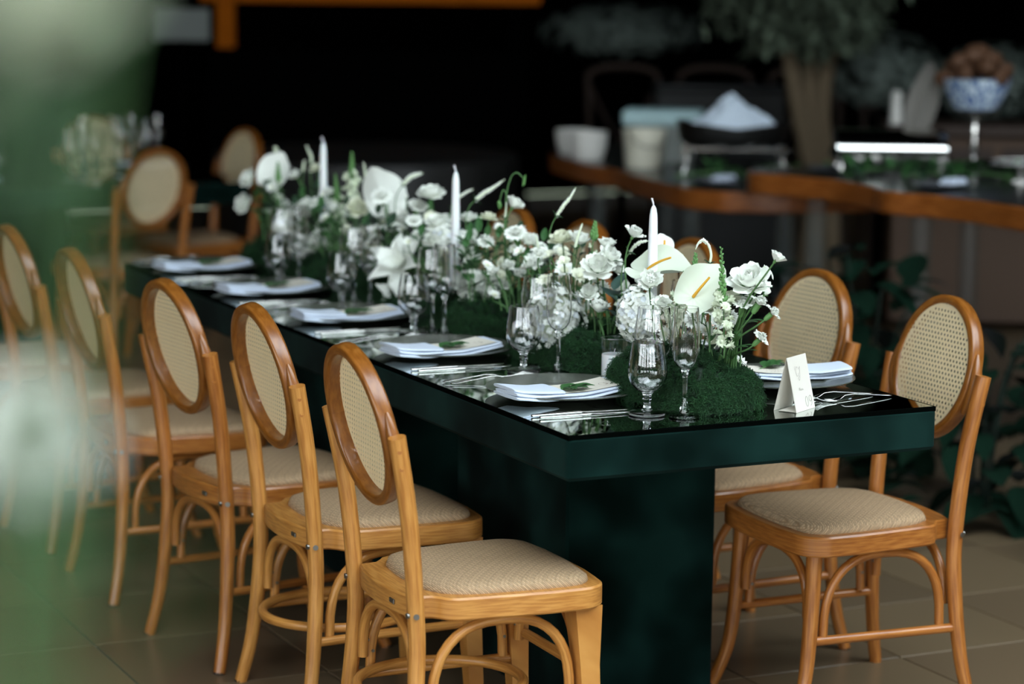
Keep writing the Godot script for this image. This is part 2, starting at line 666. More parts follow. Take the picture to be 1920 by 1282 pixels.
func make_napkin() -> Node3D:
	# folded strip lying along +x; the left end is turned over, the right end lifts over the rim of the plate
	var t := thing("folded_napkin", Vector3.ZERO, 0, "napkin", "napkin", "folded white napkins")
	var base := func(x: float) -> float:
		return 0.0005 + 0.012 * pow(clampf((x - 0.02) / 0.11, 0, 1), 1.6) + 0.009 * pow(clampf((-x - 0.06) / 0.08, 0, 1), 1.5)
	for layer in 3:
		var m := MB.new()
		var th := 0.0078
		var hw := 0.056 - layer * 0.0015
		var x0 := -0.138 + layer * 0.002
		var x1 := 0.138 - layer * 0.004
		if layer == 2:
			x1 = -0.022
		m.grid(36, 12, func(u: float, v: float) -> Vector3:
			var x := lerpf(x0, x1, u)
			var s := TAU * v
			var q := Vector2(signf(cos(s)) * pow(absf(cos(s)), 0.35), signf(sin(s)) * pow(absf(sin(s)), 0.8))
			var e := 1.0 if u > 0.001 and u < 0.999 else 0.9
			var bend := 0.01 * (x + 0.02 * layer)
			var z := -q.x * (hw + 0.0025 * sin(x * 31.0 + layer * 1.7)) * e + bend + (0.5 * (x + 0.022) * (0.25 if layer == 2 else 0.0))
			return Vector3(x, base.call(x) + layer * th * 0.92 + th * 0.5 + q.y * th * 0.5 * e + 0.0006 * sin(x * 60 + layer * 2.0 + z * 40.0), z))
		for e in [0, 36]:
			# close the ends
			var c := m.v.size()
			var row: Array = []
			for j in 12:
				row.append(m.v[j * 37 + e])
			var mid := Vector3.ZERO
			for r in row:
				mid += r / 12.0
			var inner := mid + Vector3(0.01 if e == 0 else -0.01, 0, 0)
			for j in 12:
				m.flat(mid, row[j], row[(j + 1) % 12], inner)
		obj("fold", m, M.napkin, t)
	return t

func menu_texture() -> ImageTexture:
	var im := Image.create(256, 160, false, Image.FORMAT_RGB8)
	im.fill(Color("e6dfd0"))
	var r := RandomNumberGenerator.new()
	r.seed = 5
	for line in 9:
		var y := 26 + line * 12
		var w := r.randi_range(40, 84)
		var x := 96 - w / 2
		while x < 96 + w / 2:
			var l := r.randi_range(4, 14)
			im.fill_rect(Rect2i(x, y, l, 3), Color("9a8672"))
			x += l + 4
	for k in 60:
		var a := k / 60.0 * TAU
		im.set_pixel(205 + int(13 * cos(a)), 60 + int(20 * sin(a)), Color("7a5c4a"))
		im.set_pixel(206 + int(13 * cos(a)), 60 + int(20 * sin(a)), Color("7a5c4a"))
		im.fill_rect(Rect2i(218 + int(3 * sin(a * 1.0)), 44 + k / 2, 2, 2), Color("7a5c4a"))
	return ImageTexture.create_from_image(im)

func make_menu() -> Node3D:
	var t := thing("menu_card", Vector3.ZERO, 0, "card", "menu card", "menu cards on the napkins")
	var m := MB.new()
	var base := func(x: float) -> float:
		return 0.0168 + 0.012 * pow(clampf((x - 0.02) / 0.11, 0, 1), 1.6)
	for top in [1.0, -1.0]:
		m.grid(14, 1, func(u: float, v: float) -> Vector3:
			var x := lerpf(-0.03, 0.118, u)
			return Vector3(x, base.call(x) + top * 0.0003, (0.048 if top > 0 else -0.048) * (1.0 - 2.0 * v) + 0.01 * x))
	var cm := mat("ffffff", 0.85)
	cm.albedo_texture = menu_tex
	obj("card_sheet", m, cm, t)
	return t

func leaf_shape(m: MB, l: float, w: float, fold := 0.25, droop := 0.3, tip := 1.0) -> void:
	# from the origin along +z, face up
	m.grid(6, 8, func(u: float, v: float) -> Vector3:
		var x := u * 2 - 1
		var s := pow(sin(PI * pow(v, 0.8 * tip)), 0.8) if v < 0.999 and v > 0.001 else 0.0
		return Vector3(x * w * 0.5 * s, fold * absf(x) * w * 0.5 * s - droop * l * v * v + 0.02 * l * sin(v * 9.0) * x, l * v), false)

func make_sprig() -> Node3D:
	var t := thing("leaf_sprig", Vector3.ZERO, 0, "leaf", "leaf", "green leaf sprigs on the napkins")
	var m := MB.new()
	rod(m, [Vector3(-0.035, 0.003, 0), Vector3(-0.01, 0.006, 0.002), Vector3(0.02, 0.005, 0)], 0.0012, 0.001, 6, 3)
	obj("stem", m, M.stem, t)
	for e in [[-0.012, 0.45, 0.044, 0.026], [-0.006, -0.9, 0.036, 0.026], [0.01, 0.35, 0.05, 0.024], [0.008, -0.5, 0.04, 0.026], [0.016, 0.0, 0.046, 0.022]]:
		m = MB.new()
		leaf_shape(m, e[2], e[3], 0.3, 0.15)
		obj("leaf", m, M.leaf, t, Transform3D(Basis(Vector3.UP, PI / 2 + e[1]) * Basis(Vector3.RIGHT, -0.28), Vector3(e[0], 0.006, 0)))
	return t

func make_goblet() -> Node3D:
	var t := thing("water_goblet", Vector3.ZERO, 0, "goblet", "glass", "water goblets")
	var m := MB.new()
	m.lathe([Vector2(0, 0.0), Vector2(0.0355, 0.0), Vector2(0.0375, 0.002), Vector2(0.0375, 0.005), Vector2(0.0355, 0.0068), Vector2(0.016, 0.0088), Vector2(0, 0.0095)], 40)
	obj("foot", m, M.glass, t)
	m = MB.new()
	m.lathe([Vector2(0.012, 0.0095), Vector2(0.0085, 0.013), Vector2(0.0065, 0.021), Vector2(0.0085, 0.030), Vector2(0.0095, 0.034), Vector2(0.0075, 0.038), Vector2(0.010, 0.044), Vector2(0.0135, 0.0475)], 20)
	obj("stem", m, M.glass, t)
	m = MB.new()
	m.lathe([Vector2(0.00000, 0.04700), Vector2(0.01200, 0.04780), Vector2(0.02400, 0.05300), Vector2(0.03400, 0.06400), Vector2(0.03950, 0.07800), Vector2(0.04050, 0.09000), Vector2(0.03900, 0.10800), Vector2(0.03600, 0.12800), Vector2(0.03250, 0.15000), Vector2(0.03185, 0.15065), Vector2(0.03120, 0.15000), Vector2(0.03470, 0.12800), Vector2(0.03770, 0.10800), Vector2(0.03920, 0.09000), Vector2(0.03820, 0.07930), Vector2(0.03270, 0.06530), Vector2(0.02270, 0.05430), Vector2(0.01070, 0.04910), Vector2(0.00000, 0.04908)], 48)
	obj("bowl", m, M.glass, t)
	return t

func make_wine() -> Node3D:
	var t := thing("wine_glass", Vector3.ZERO, 0, "wine", "glass", "tall wine glasses")
	var m := MB.new()
	m.lathe([Vector2(0, 0.0), Vector2(0.036, 0.0), Vector2(0.038, 0.0018), Vector2(0.038, 0.0045), Vector2(0.036, 0.006), Vector2(0.013, 0.0088), Vector2(0, 0.010)], 40)
	obj("foot", m, M.glass, t)
	m = MB.new()
	m.lathe([Vector2(0.010, 0.009), Vector2(0.006, 0.014), Vector2(0.0045, 0.035), Vector2(0.0042, 0.07), Vector2(0.006, 0.086), Vector2(0.010, 0.092)], 18)
	obj("stem", m, M.glass, t)
	m = MB.new()
	m.lathe([Vector2(0.00000, 0.09150), Vector2(0.01200, 0.09300), Vector2(0.02500, 0.10000), Vector2(0.03500, 0.11300), Vector2(0.03950, 0.13000), Vector2(0.04000, 0.14500), Vector2(0.03850, 0.16500), Vector2(0.03550, 0.18700), Vector2(0.03300, 0.20600), Vector2(0.03245, 0.20655), Vector2(0.03190, 0.20600), Vector2(0.03440, 0.18700), Vector2(0.03740, 0.16500), Vector2(0.03890, 0.14500), Vector2(0.03840, 0.13110), Vector2(0.03390, 0.11410), Vector2(0.02390, 0.10110), Vector2(0.01090, 0.09410), Vector2(0.00000, 0.09326)], 48)
	obj("bowl", m, M.glass, t)
	return t

func make_flute() -> Node3D:
	var t := thing("champagne_flute", Vector3.ZERO, 0, "flute", "glass", "champagne flutes")
	var m := MB.new()
	m.lathe([Vector2(0, 0.0), Vector2(0.030, 0.0), Vector2(0.0318, 0.0018), Vector2(0.0318, 0.0045), Vector2(0.030, 0.006), Vector2(0.014, 0.0082), Vector2(0, 0.010)], 40)
	obj("foot", m, M.glass, t)
	m = MB.new()
	m.lathe([Vector2(0.0105, 0.008), Vector2(0.0095, 0.018), Vector2(0.0055, 0.030), Vector2(0.0045, 0.05), Vector2(0.0045, 0.082), Vector2(0.0065, 0.093), Vector2(0.010, 0.099)], 18)
	obj("stem", m, M.glass, t)
	m = MB.new()
	m.lathe([Vector2(0.00000, 0.09850), Vector2(0.01000, 0.10000), Vector2(0.01800, 0.10600), Vector2(0.02450, 0.11700), Vector2(0.02800, 0.13500), Vector2(0.02850, 0.15500), Vector2(0.02750, 0.18500), Vector2(0.02500, 0.22500), Vector2(0.02445, 0.22555), Vector2(0.02390, 0.22500), Vector2(0.02640, 0.18500), Vector2(0.02740, 0.15500), Vector2(0.02690, 0.13610), Vector2(0.02340, 0.11810), Vector2(0.01690, 0.10710), Vector2(0.00890, 0.10110), Vector2(0.00000, 0.10026)], 48)
	obj("bowl", m, M.glass, t)
	return t

func flat_bar(m: MB, pts: Array, w: Array, th: float) -> void:
	# a bar along the points (in x, y), w wide in z
	var n := pts.size()
	m.grid(8, n - 1, func(u: float, v: float) -> Vector3:
		var j := roundi(v * (n - 1))
		var a := TAU * u
		var p: Vector3 = pts[j]
		return p + Vector3(0, cos(a) * th * 0.5, sin(a) * w[j] * 0.5), true)

func make_knife() -> Node3D:
	# handle at -x, laid along +x
	var t := thing("table_knife", Vector3.ZERO, 0, "knife", "knife", "table knives")
	var m := MB.new()
	flat_bar(m, [Vector3(-0.112, 0.0035, 0), Vector3(-0.111, 0.0035, 0), Vector3(-0.1, 0.0038, 0), Vector3(-0.03, 0.0042, 0), Vector3(0.0, 0.004, 0), Vector3(0.004, 0.004, 0)], [0.004, 0.011, 0.013, 0.011, 0.009, 0.004], 0.006)
	obj("handle", m, M.steel, t)
	m = MB.new()
	flat_bar(m, [Vector3(0.0, 0.004, 0), Vector3(0.02, 0.0038, 0.001), Vector3(0.07, 0.0035, 0.001), Vector3(0.1, 0.003, 0.0), Vector3(0.115, 0.003, -0.002), Vector3(0.12, 0.003, -0.004)], [0.008, 0.014, 0.017, 0.016, 0.010, 0.002], 0.0022)
	obj("blade", m, M.steel, t)
	return t

func make_fork() -> Node3D:
	var t := thing("table_fork", Vector3.ZERO, 0, "fork", "fork", "table forks")
	var m := MB.new()
	flat_bar(m, [Vector3(-0.1, 0.003, 0), Vector3(-0.099, 0.003, 0), Vector3(-0.09, 0.004, 0), Vector3(-0.03, 0.010, 0), Vector3(0.0, 0.013, 0), Vector3(0.022, 0.0115, 0), Vector3(0.036, 0.006, 0), Vector3(0.046, 0.0035, 0), Vector3(0.052, 0.003, 0)], [0.006, 0.015, 0.018, 0.010, 0.006, 0.006, 0.016, 0.022, 0.021], 0.0026)
	obj("handle", m, M.steel, t)
	for k in 4:
		m = MB.new()
		var z := (k - 1.5) * 0.0058
		rod(m, [Vector3(0.048, 0.0032, z), Vector3(0.07, 0.0045, z), Vector3(0.088, 0.0085, z), Vector3(0.098, 0.013, z)], 0.0017, 0.0008, 6, 3)
		obj("tine", m, M.steel, t)
	return t

func make_votive() -> Node3D:
	var t := thing("votive_candle", Vector3.ZERO, 0, "votive", "candle", "votive candles in glass cylinders")
	var m := MB.new()
	m.lathe([Vector2(0, 0.0), Vector2(0.0285, 0.0), Vector2(0.029, 0.0008), Vector2(0.029, 0.007), Vector2(0.0265, 0.008), Vector2(0, 0.008)], 40)
	obj("glass_base", m, M.glass, t)
	m = MB.new()
	m.lathe([Vector2(0.029, 0.007), Vector2(0.029, 0.05), Vector2(0.029, 0.096)], 48)
	obj("glass_wall", m, M.pane, t)
	m = MB.new()
	var pts := PackedVector3Array()
	for i in 48:
		var a := TAU * i / 48.0
		pts.append(Vector3(cos(a) * 0.0288, 0.096, sin(a) * 0.0288))
	m.tube(pts, rad(48, 0.0011, 0.0011), 6, false, 1.0, true)
	obj("rim", m, M.glass, t)
	m = MB.new()
	m.lathe([Vector2(0, 0.0085), Vector2(0.0265, 0.0085), Vector2(0.0272, 0.0095), Vector2(0.0272, 0.0585), Vector2(0.026, 0.0605), Vector2(0.006, 0.0592), Vector2(0, 0.0590)], 40)
	obj("wax", m, M.wax, t)
	m = MB.new()
	rod(m, [Vector3(0, 0.058, 0), Vector3(0.001, 0.066, 0), Vector3(0.0025, 0.072, 0.001)], 0.0008, 0.0007, 6, 3)
	obj("wick", m, M.wick, t)
	return t

func make_taper(hgt: float, holder: float) -> Node3D:
	var t := thing("taper_candle", Vector3.ZERO, 0, "taper", "candle", "tall white taper candles")
	var m := MB.new()
	m.lathe([Vector2(0, holder - 0.03), Vector2(0.0105, holder - 0.03), Vector2(0.0122, holder + 0.02), Vector2(0.0108, holder + hgt * 0.6), Vector2(0.0092, holder + hgt - 0.045), Vector2(0.0085, holder + hgt - 0.03), Vector2(0.006, holder + hgt - 0.016), Vector2(0.003, holder + hgt - 0.010), Vector2(0, holder + hgt - 0.009)], 24)
	obj("wax", m, M.wax, t)
	m = MB.new()
	var y := holder + hgt
	rod(m, [Vector3(0, y - 0.012, 0), Vector3(-0.001, y - 0.004, 0), Vector3(-0.004, y + 0.004, 0), Vector3(-0.004, y + 0.007, 0)], 0.0017, 0.0026, 7, 3)
	obj("wick", m, M.wick, t)
	return t

func make_holder(h: float) -> Node3D:
	var t := thing("crystal_candlestick", Vector3.ZERO, 0, "holder", "candlestick", "crystal candlesticks")
	var m := MB.new()
	var p := [Vector2(0, 0.0), Vector2(0.034, 0.0), Vector2(0.036, 0.003), Vector2(0.034, 0.008), Vector2(0.016, 0.013), Vector2(0.009, 0.018)]
	var y := 0.018
	while y < h - 0.045:
		p.append(Vector2(0.0125, y + 0.008))
		p.append(Vector2(0.0085, y + 0.016))
		y += 0.017
	for e in [[0.011, h - 0.028], [0.0185, h - 0.018], [0.019, h - 0.002], [0.0175, h], [0.0130, h - 0.001], [0.0125, h - 0.02], [0.0, h - 0.031]]:
		p.append(Vector2(e[0], e[1]))
	m.lathe(p, 12)
	obj("candlestick_body", m, M.glass, t)
	return t

# ---------------------------------------------------------------- flowers
# one petal, from the axis (+y) outwards along +z; unit size
func petal(m: MB, l: float, w: float, r0: float, th0: float, th1: float, cup: float, frill: float, ph: float, turn: float, flat_tip := 0.25, nu := 6, nv := 7) -> void:
	var R := PackedFloat32Array([r0])
	var H := PackedFloat32Array([0.0])
	for i in 12:
		var th := lerpf(th0, th1, (i + 0.5) / 12.0)
		R.append(R[i] + sin(th) * l / 12.0)
		H.append(H[i] + cos(th) * l / 12.0)
	var keep := m.xf
	m.xf = keep * Transform3D(Basis(Vector3.UP, turn), Vector3.ZERO)
	m.grid(nu, nv, func(u: float, v: float) -> Vector3:
		var x := u * 2 - 1
		var vv := v * (1.0 - 0.16 * x * x)
		var k := vv * 12.0
		var i := mini(int(k), 11)
		var f := k - i
		var wv := w * pow(v, 0.6) * (1.0 - flat_tip * pow(v, 5.0))
		var fr := frill * v * v * v
		return Vector3(x * wv, lerpf(H[i], H[i + 1], f) + fr * 0.6 * sin(x * 6.5 + ph * 2.0), lerpf(R[i], R[i + 1], f) - cup * x * x * wv + fr * sin(x * 8.0 + ph)))
	m.xf = keep

func k_(v: int) -> float:
	return v * 1.7

# crumpled little petals that close the top of a full bloom
func top_ruffle(m: MB, y: float, l: float, ph: float) -> void:
	for ring in 3:
		m.xf = Transform3D(Basis(), Vector3(0, y + 0.07 * ring, 0))
		for k in 7 - ring * 2:
			petal(m, l * (1.0 - 0.25 * ring), l * 0.62, 0.0, 0.75 - 0.2 * ring, 1.75 - 0.35 * ring, 0.3, 0.2, ph + k * 1.9 + ring, TAU * k / (7 - ring * 2) + ring + ph, -0.2, 5, 4)
	m.xf = Transform3D.IDENTITY

# a bloom is a list of [name, mesh, material, local transform]
var blooms := {}

func petal_parts(list: Array, called: String, count: int, variants: int, mater: Material, make: Callable, turn0: float) -> void:
	var ms := []
	for k in variants:
		var m := MB.new()
		make.call(m, k)
		ms.append(m.mesh())
	for i in count:
		var b := Basis(Vector3.UP, turn0 + TAU * i / count + 0.12 * sin(i * 5.1))
		list.append([called, ms[i % variants], mater, Transform3D(b, Vector3.ZERO)])

func calyx(list: Array, l: float, r: float, mater: Material) -> void:
	var m := MB.new()
	m.lathe([Vector2(0.03, -l), Vector2(r * 0.7, -l * 0.9), Vector2(r, -l * 0.5), Vector2(r * 0.95, -l * 0.1), Vector2(r * 1.1, 0.06)], 10)
	list.append(["calyx", m.mesh(), mater, Transform3D.IDENTITY])

func sepals(list: Array, l: float) -> void:
	var m := MB.new()
	for k in 5:
		petal(m, l, 0.11, 0.03, 1.5, 0.7, 0.1, 0.0, 0.0, TAU * k / 5.0 + 0.3, 0.9, 2, 5)
	list.append(["sepals", m.mesh(), M.bud_green, Transform3D.IDENTITY])

func make_blooms() -> void:
	for v in 3:
		var c: Material = [M.petal, M.petal, M.petal_cream][v]
		var o := 0.17 * v
		# rose: tight heart, opening outer petals
		var L := []
		var m := MB.new()
		for k in 9:
			petal(m, 0.78 - 0.01 * k, 0.20 + 0.03 * k, 0.02 + 0.027 * k, 0.25 + 0.05 * k, -0.35 + 0.06 * k, 0.9 - 0.06 * k, 0.02, k * 1.7, k * 2.4 + o)
		L.append(["heart", m.mesh(), c, Transform3D.IDENTITY])
		petal_parts(L, "petal", 5, 2, c, func(mm: MB, k: int) -> void: petal(mm, 0.9, 0.42, 0.17, 1.0, -0.15 + 0.2 * k, 0.5, 0.04, k * 2.0 + v, 0.0), o)
		petal_parts(L, "petal", 5, 2, c, func(mm: MB, k: int) -> void: petal(mm, 1.0, 0.50, 0.13, 1.25, 0.45 + 0.25 * k, 0.35, 0.05, k * 3.0 + v, 0.0), o + 0.6)
		petal_parts(L, "petal", 5, 2, c, func(mm: MB, k: int) -> void: petal(mm, 1.02, 0.54, 0.1, 1.35, 1.15 + 0.25 * k, 0.2, 0.07, k * 3.0 + v * 2.0, 0.0), o + 1.0)
		sepals(L, 0.55)
		blooms["rose%d" % v] = L
		# lisianthus: a cup of ruffled petals
		L = []
		m = MB.new()
		for k in 9:
			petal(m, 0.98 - 0.01 * k, 0.28 + 0.02 * k, 0.02 + 0.02 * k, 0.3 + 0.04 * k, -0.75 + 0.09 * k, 0.7, 0.06, k * 1.3 + v, k * 2.4 + o)
		top_ruffle(m, 0.72, 0.34, k_(v) + 2.0)
		L.append(["heart", m.mesh(), M.petal, Transform3D.IDENTITY])
		petal_parts(L, "petal", 4, 2, M.petal, func(mm: MB, k: int) -> void: petal(mm, 1.15, 0.5, 0.06, 0.95, -0.05 + 0.2 * k, 0.42, 0.10, k * 2.1 + v, 0.0, 0.1), o)
		petal_parts(L, "petal", 4, 2, M.petal, func(mm: MB, k: int) -> void: petal(mm, 1.22, 0.55, 0.06, 1.05, 0.25 + 0.35 * k + 0.15 * v, 0.3, 0.12, k * 1.1 + v, 0.0, 0.1), o + 0.8)
		calyx(L, 0.25, 0.16, M.bud_green)
		sepals(L, 0.6)
		blooms["lisianthus%d" % v] = L
		# carnation: many narrow toothed petals over a long calyx
		L = []
		m = MB.new()
		for k in 16:
			petal(m, 0.62 + 0.02 * (k % 4), 0.24, 0.03, 0.1 + 0.05 * k, -0.75 + 0.13 * k, 0.15, 0.16, k * 1.9 + v, k * 2.4, -0.35, 6, 5)
		top_ruffle(m, 0.5, 0.40, k_(v))
		L.append(["heart", m.mesh(), M.petal, Transform3D.IDENTITY])
		petal_parts(L, "petal", 7, 3, M.petal, func(mm: MB, k: int) -> void: petal(mm, 0.95, 0.36, 0.05, 0.5, 1.75 + 0.1 * k, 0.05, 0.16, k * 2.7 + v, 0.0, -0.4, 7, 6), o)
		calyx(L, 0.85, 0.26, M.bud_green)
		blooms["carnation%d" % v] = L
		# closed bud
		L = []
		m = MB.new()
		for k in 6:
			petal(m, 1.15, 0.42, 0.05, 0.75, -0.7, 0.9, 0.02, k + v, TAU * k / 6.0 + o)
		L.append(["petals_closed", m.mesh(), [M.petal, M.petal_cream, M.petal_green][v], Transform3D.IDENTITY])
		sepals(L, 0.7)
		calyx(L, 0.2, 0.18, M.bud_green)
		blooms["bud%d" % v] = L
	# small open five-petalled blossom of the stocks
	for v in 2:
		var L := []
		petal_parts(L, "petal", 5, 2, [M.petal, M.petal_cream][v], func(mm: MB, k: int) -> void: petal(mm, 1.0, 0.5, 0.05, 0.5, 1.3 + 0.4 * k, 0.2, 0.15, k * 2.0 + v, 0.0, 0.0, 5, 5), 0.2 * v)
		var m := MB.new()
		for k in 5:
			petal(m, 0.55, 0.28, 0.04, 0.3, 0.9, 0.3, 0.1, k * 1.3, k * 2.5, 0.0, 4, 4)
		L.append(["heart", m.mesh(), M.petal_cream, Transform3D.IDENTITY])
		calyx(L, 0.4, 0.15, M.bud_green)
		blooms["stock%d" % v] = L
	# open lily-like flower of long curled petals
	for v in 2:
		var L := []
		petal_parts(L, "petal", 6, 3, M.petal, func(mm: MB, k: int) -> void: petal(mm, 1.45, 0.42, 0.05, 0.25, 1.5 + 0.45 * k + 0.2 * v, 0.35, 0.05, k * 2.0 + v, 0.0, 0.85, 6, 9), 0.3 * v)
		petal_parts(L, "petal", 3, 1, M.petal, func(mm: MB, k: int) -> void: petal(mm, 1.15, 0.36, 0.04, 0.15, 0.8, 0.45, 0.05, k * 2.0 + v, 0.0, 0.8, 6, 9), 0.8)
		calyx(L, 0.3, 0.14, M.bud_green)
		blooms["lily%d" % v] = L
	# hydrangea floret
	var m := MB.new()
	for k in 4:
		petal(m, 1.0, 0.62, 0.05, 1.1, 1.5 + 0.15 * (k % 2), 0.1, 0.09, k * 1.9, TAU * k / 4.0, 0.15, 4, 4)
	M_floret = m.mesh()
	# lipped floret of the snapdragons
	m = MB.new()
	m.lathe([Vector2(0.14, 0.0), Vector2(0.24, 0.3), Vector2(0.28, 0.62), Vector2(0.22, 0.8), Vector2(0.0, 0.92)], 8)
	for k in 5:
		m.xf = Transform3D(Basis(), Vector3(0, 0.55, 0))
		petal(m, 0.72 if k < 2 else 0.6, 0.42, 0.16, 0.5, 0.95 if k < 2 else 2.3, 0.3, 0.2, k * 1.7, TAU * k / 5.0 - 0.63, -0.1, 5, 5)
	m.xf = Transform3D.IDENTITY
	M_snap = m.mesh()
	m = MB.new()
	m.lathe([Vector2(0, 0), Vector2(0.25, 0.15), Vector2(0.34, 0.5), Vector2(0.22, 0.85), Vector2(0, 1.0)], 8)
	M_bud = m.mesh()

var M_floret: ArrayMesh
var M_snap: ArrayMesh
var M_bud: ArrayMesh

func stem_to(t: Node3D, top: Vector3, dir: Vector3, r := 0.002, leaves := 2, seed_ := 0) -> void:
	# from the thing's base (origin) up to top, arriving along dir
	var m := MB.new()
	var l := top.length()
	var pts := PackedVector3Array()
	var c1 := Vector3(0, l * 0.45, 0)
	var c2 := top - dir.normalized() * l * 0.3
	for i in 11:
		pts.append(Vector3.ZERO.bezier_interpolate(c1, c2, top, i / 10.0))
	m.tube(pts, rad(11, r * 1.15, r * 0.85), 7)
	var st := obj("stem", m, M.stem, t)
	var r2 := RandomNumberGenerator.new()
	r2.seed = seed_ * 77 + 5
	for k in leaves:
		var i := r2.randi_range(2, 8)
		m = MB.new()
		leaf_shape(m, r2.randf_range(0.025, 0.045), r2.randf_range(0.009, 0.016), 0.3, 0.3)
		obj("leaf", m, M.leaf, t, Transform3D(Basis(Vector3.UP, r2.randf() * TAU) * Basis(Vector3.RIGHT, -0.5), pts[i]))

var flower_count := 0

func bloom(kind: String, at: Vector3, R: float, axis: Vector3, base: Vector3, label: String, group := "", leaves := 2) -> Node3D:
	flower_count += 1
	var k := kind.rstrip("0123456789")
	var nm: String = {"bud": "flower_bud", "stock": "stock_blossom"}.get(k, k)
	var t := thing(nm, base, 0, label, "flower", group)
	var ax := axis.normalized()
	var lift: float = {"rose": 0.42, "lisianthus": 0.55, "carnation": 0.3, "bud": 0.5, "stock": 0.2, "lily": 0.45}[k]
	var bot := at - ax * R * lift - base
	var b := basis_to(ax, flower_count * 1.3)
	for p in blooms[kind]:
		var tr := Transform3D(b.scaled(Vector3.ONE * R), bot) * (p[3] as Transform3D)
		obj(p[0], p[1], p[2], t, tr)
	var low: float = {"rose": 0.02, "lisianthus": 0.2, "carnation": 0.8, "bud": 0.15, "stock": 0.3, "lily": 0.2}[k]
	stem_to(t, bot - ax * R * low, ax, 0.0021 if R > 0.015 else 0.0014, leaves, flower_count)
	return t

func hydrangea(at: Vector3, rx: float, ry: float, base: Vector3, count: int, label: String) -> void:
	var t := thing("hydrangea", base, 0, label, "flower")
	var r2 := RandomNumberGenerator.new()
	r2.seed = 91 + count
	for i in count:
		var y := 1.0 - 2.0 * (i + 0.5) / count
		var a := i * 2.39996
		var d := Vector3(cos(a) * sqrt(1 - y * y), y, sin(a) * sqrt(1 - y * y))
		var j := r2.randf_range(0.86, 1.05)
		var p := at - base + Vector3(d.x * rx, d.y * ry, d.z * rx) * j
		var nrm := (d + Vector3(r2.randf() - 0.5, r2.randf() - 0.5, r2.randf() - 0.5) * 0.8).normalized()
		obj("floret", M_floret, M.petal if i % 5 else M.petal_blue, t, Transform3D(basis_to(nrm, r2.randf() * 6.0).scaled(Vector3.ONE * r2.randf_range(0.0072, 0.0102)), p))
	var m := MB.new()
	m.xf = Transform3D(Basis.from_scale(Vector3(rx, ry, rx) * 0.84), at - base)
	m.lathe([Vector2(0, -1), Vector2(0.6, -0.8), Vector2(1, 0), Vector2(0.6, 0.8), Vector2(0, 1)], 12)
	obj("flower_core", m, M.petal_green, t)
	stem_to(t, at - base - Vector3(0, ry * 0.8, 0), Vector3.UP, 0.003, 1, count)

# anthurium: heart-shaped spathe, face along axis, its tip towards tip
func anthurium(at: Vector3, size: float, axis: Vector3, tip: Vector3, base: Vector3, label: String, bend := 0.6, mater := "petal", spadix := true) -> void:
	var t := thing("anthurium", base, 0, label, "flower")
	var y := axis.normalized()
	var z := (tip - y * tip.dot(y)).normalized()
	var x := y.cross(z)
	var B := Basis(x, y, z)
	var at2 := at - base - z * size * 0.12
	var m := MB.new()
	m.xf = Transform3D(B, at2)
	m.grid(40, 10, func(u: float, v: float) -> Vector3:
		var a := (u - 0.5) * TAU
		var R := 0.40 + 0.12 * cos(a) + 0.05 * cos(2 * a) + 0.09 * exp(-pow(a / 0.22, 2.0))
		R -= 0.17 * exp(-pow((absf(a) - PI) / 0.42, 2.0))
		var r := R * v
		var px := sin(a) * r * 1.12
		var pz := cos(a) * r * 1.25
		var h := bend * (px * px * 1.1 + pz * pz * 0.35) - 0.07 * v * v * v * sin(a * 3.0 + 0.6) - 0.09 * exp(-pow((a) / 0.5, 2.0)) * v * v * v + 0.010 * cos(a * 11.0) * v * (1.2 - v)
		h += 0.05 * exp(-px * px * 220.0) * (-v)
		return Vector3(px, h, pz) * size, false)
	obj("spathe", m, M[mater], t)
	m = MB.new()
	var s0 := at2
	rod(m, [s0, s0 + (y * 0.10 + z * 0.10) * size, s0 + (y * 0.2 + z * 0.26) * size, s0 + (y * 0.27 + z * 0.42) * size], 0.0036, 0.0022, 9, 4)
	if spadix:
		obj("spadix", m, M.spadix, t)
	stem_to(t, at2, (y + Vector3.UP).normalized(), 0.0028, 0, 1)

func snapdragon(base: Vector3, low: Vector3, tip: Vector3, n: int, R: float, label: String, pale := "petal_green") -> void:
	# green spike from low to tip, florets on its lower two thirds
	var t := thing("snapdragon", base, 0, label, "flower")
	var d := tip - low
	var m := MB.new()
	rod(m, [Vector3.ZERO, (low - base) * 0.5 + Vector3(0, 0.01, 0), low - base, tip - base], 0.0026, 0.0012, 7, 4)
	obj("stem", m, M.stem, t)
	var r2 := RandomNumberGenerator.new()
	r2.seed = n * 31 + int(R * 1e5)
	m = MB.new()
	for i in 34:
		var f := 0.42 + 0.58 * i / 33.0
		var a := i * 2.4
		var side := basis_to(d) * Vector3(cos(a), 0.8, sin(a))
		var s := lerpf(0.015, 0.005, (f - 0.42) / 0.58)
		var keep := Transform3D(basis_to(side).scaled(Vector3(s, s * 1.3, s)), low - base + d * f)
		m.xf = keep
		m.lathe([Vector2(0, 0), Vector2(0.34, 0.3), Vector2(0.3, 0.7), Vector2(0, 1.0)], 6)
	obj("bud_spike", m, M.bud_green, t)
	for i in n:
		var f := 0.02 + 0.55 * i / n
		var a := i * 2.4 + r2.randf()
		var side := (basis_to(d) * Vector3(cos(a), 0.35, sin(a))).normalized()
		obj("floret", M_snap, M[pale], t, Transform3D(basis_to(side, i).scaled(Vector3.ONE * R * r2.randf_range(0.8, 1.1)), low - base + d * f + side * 0.003))

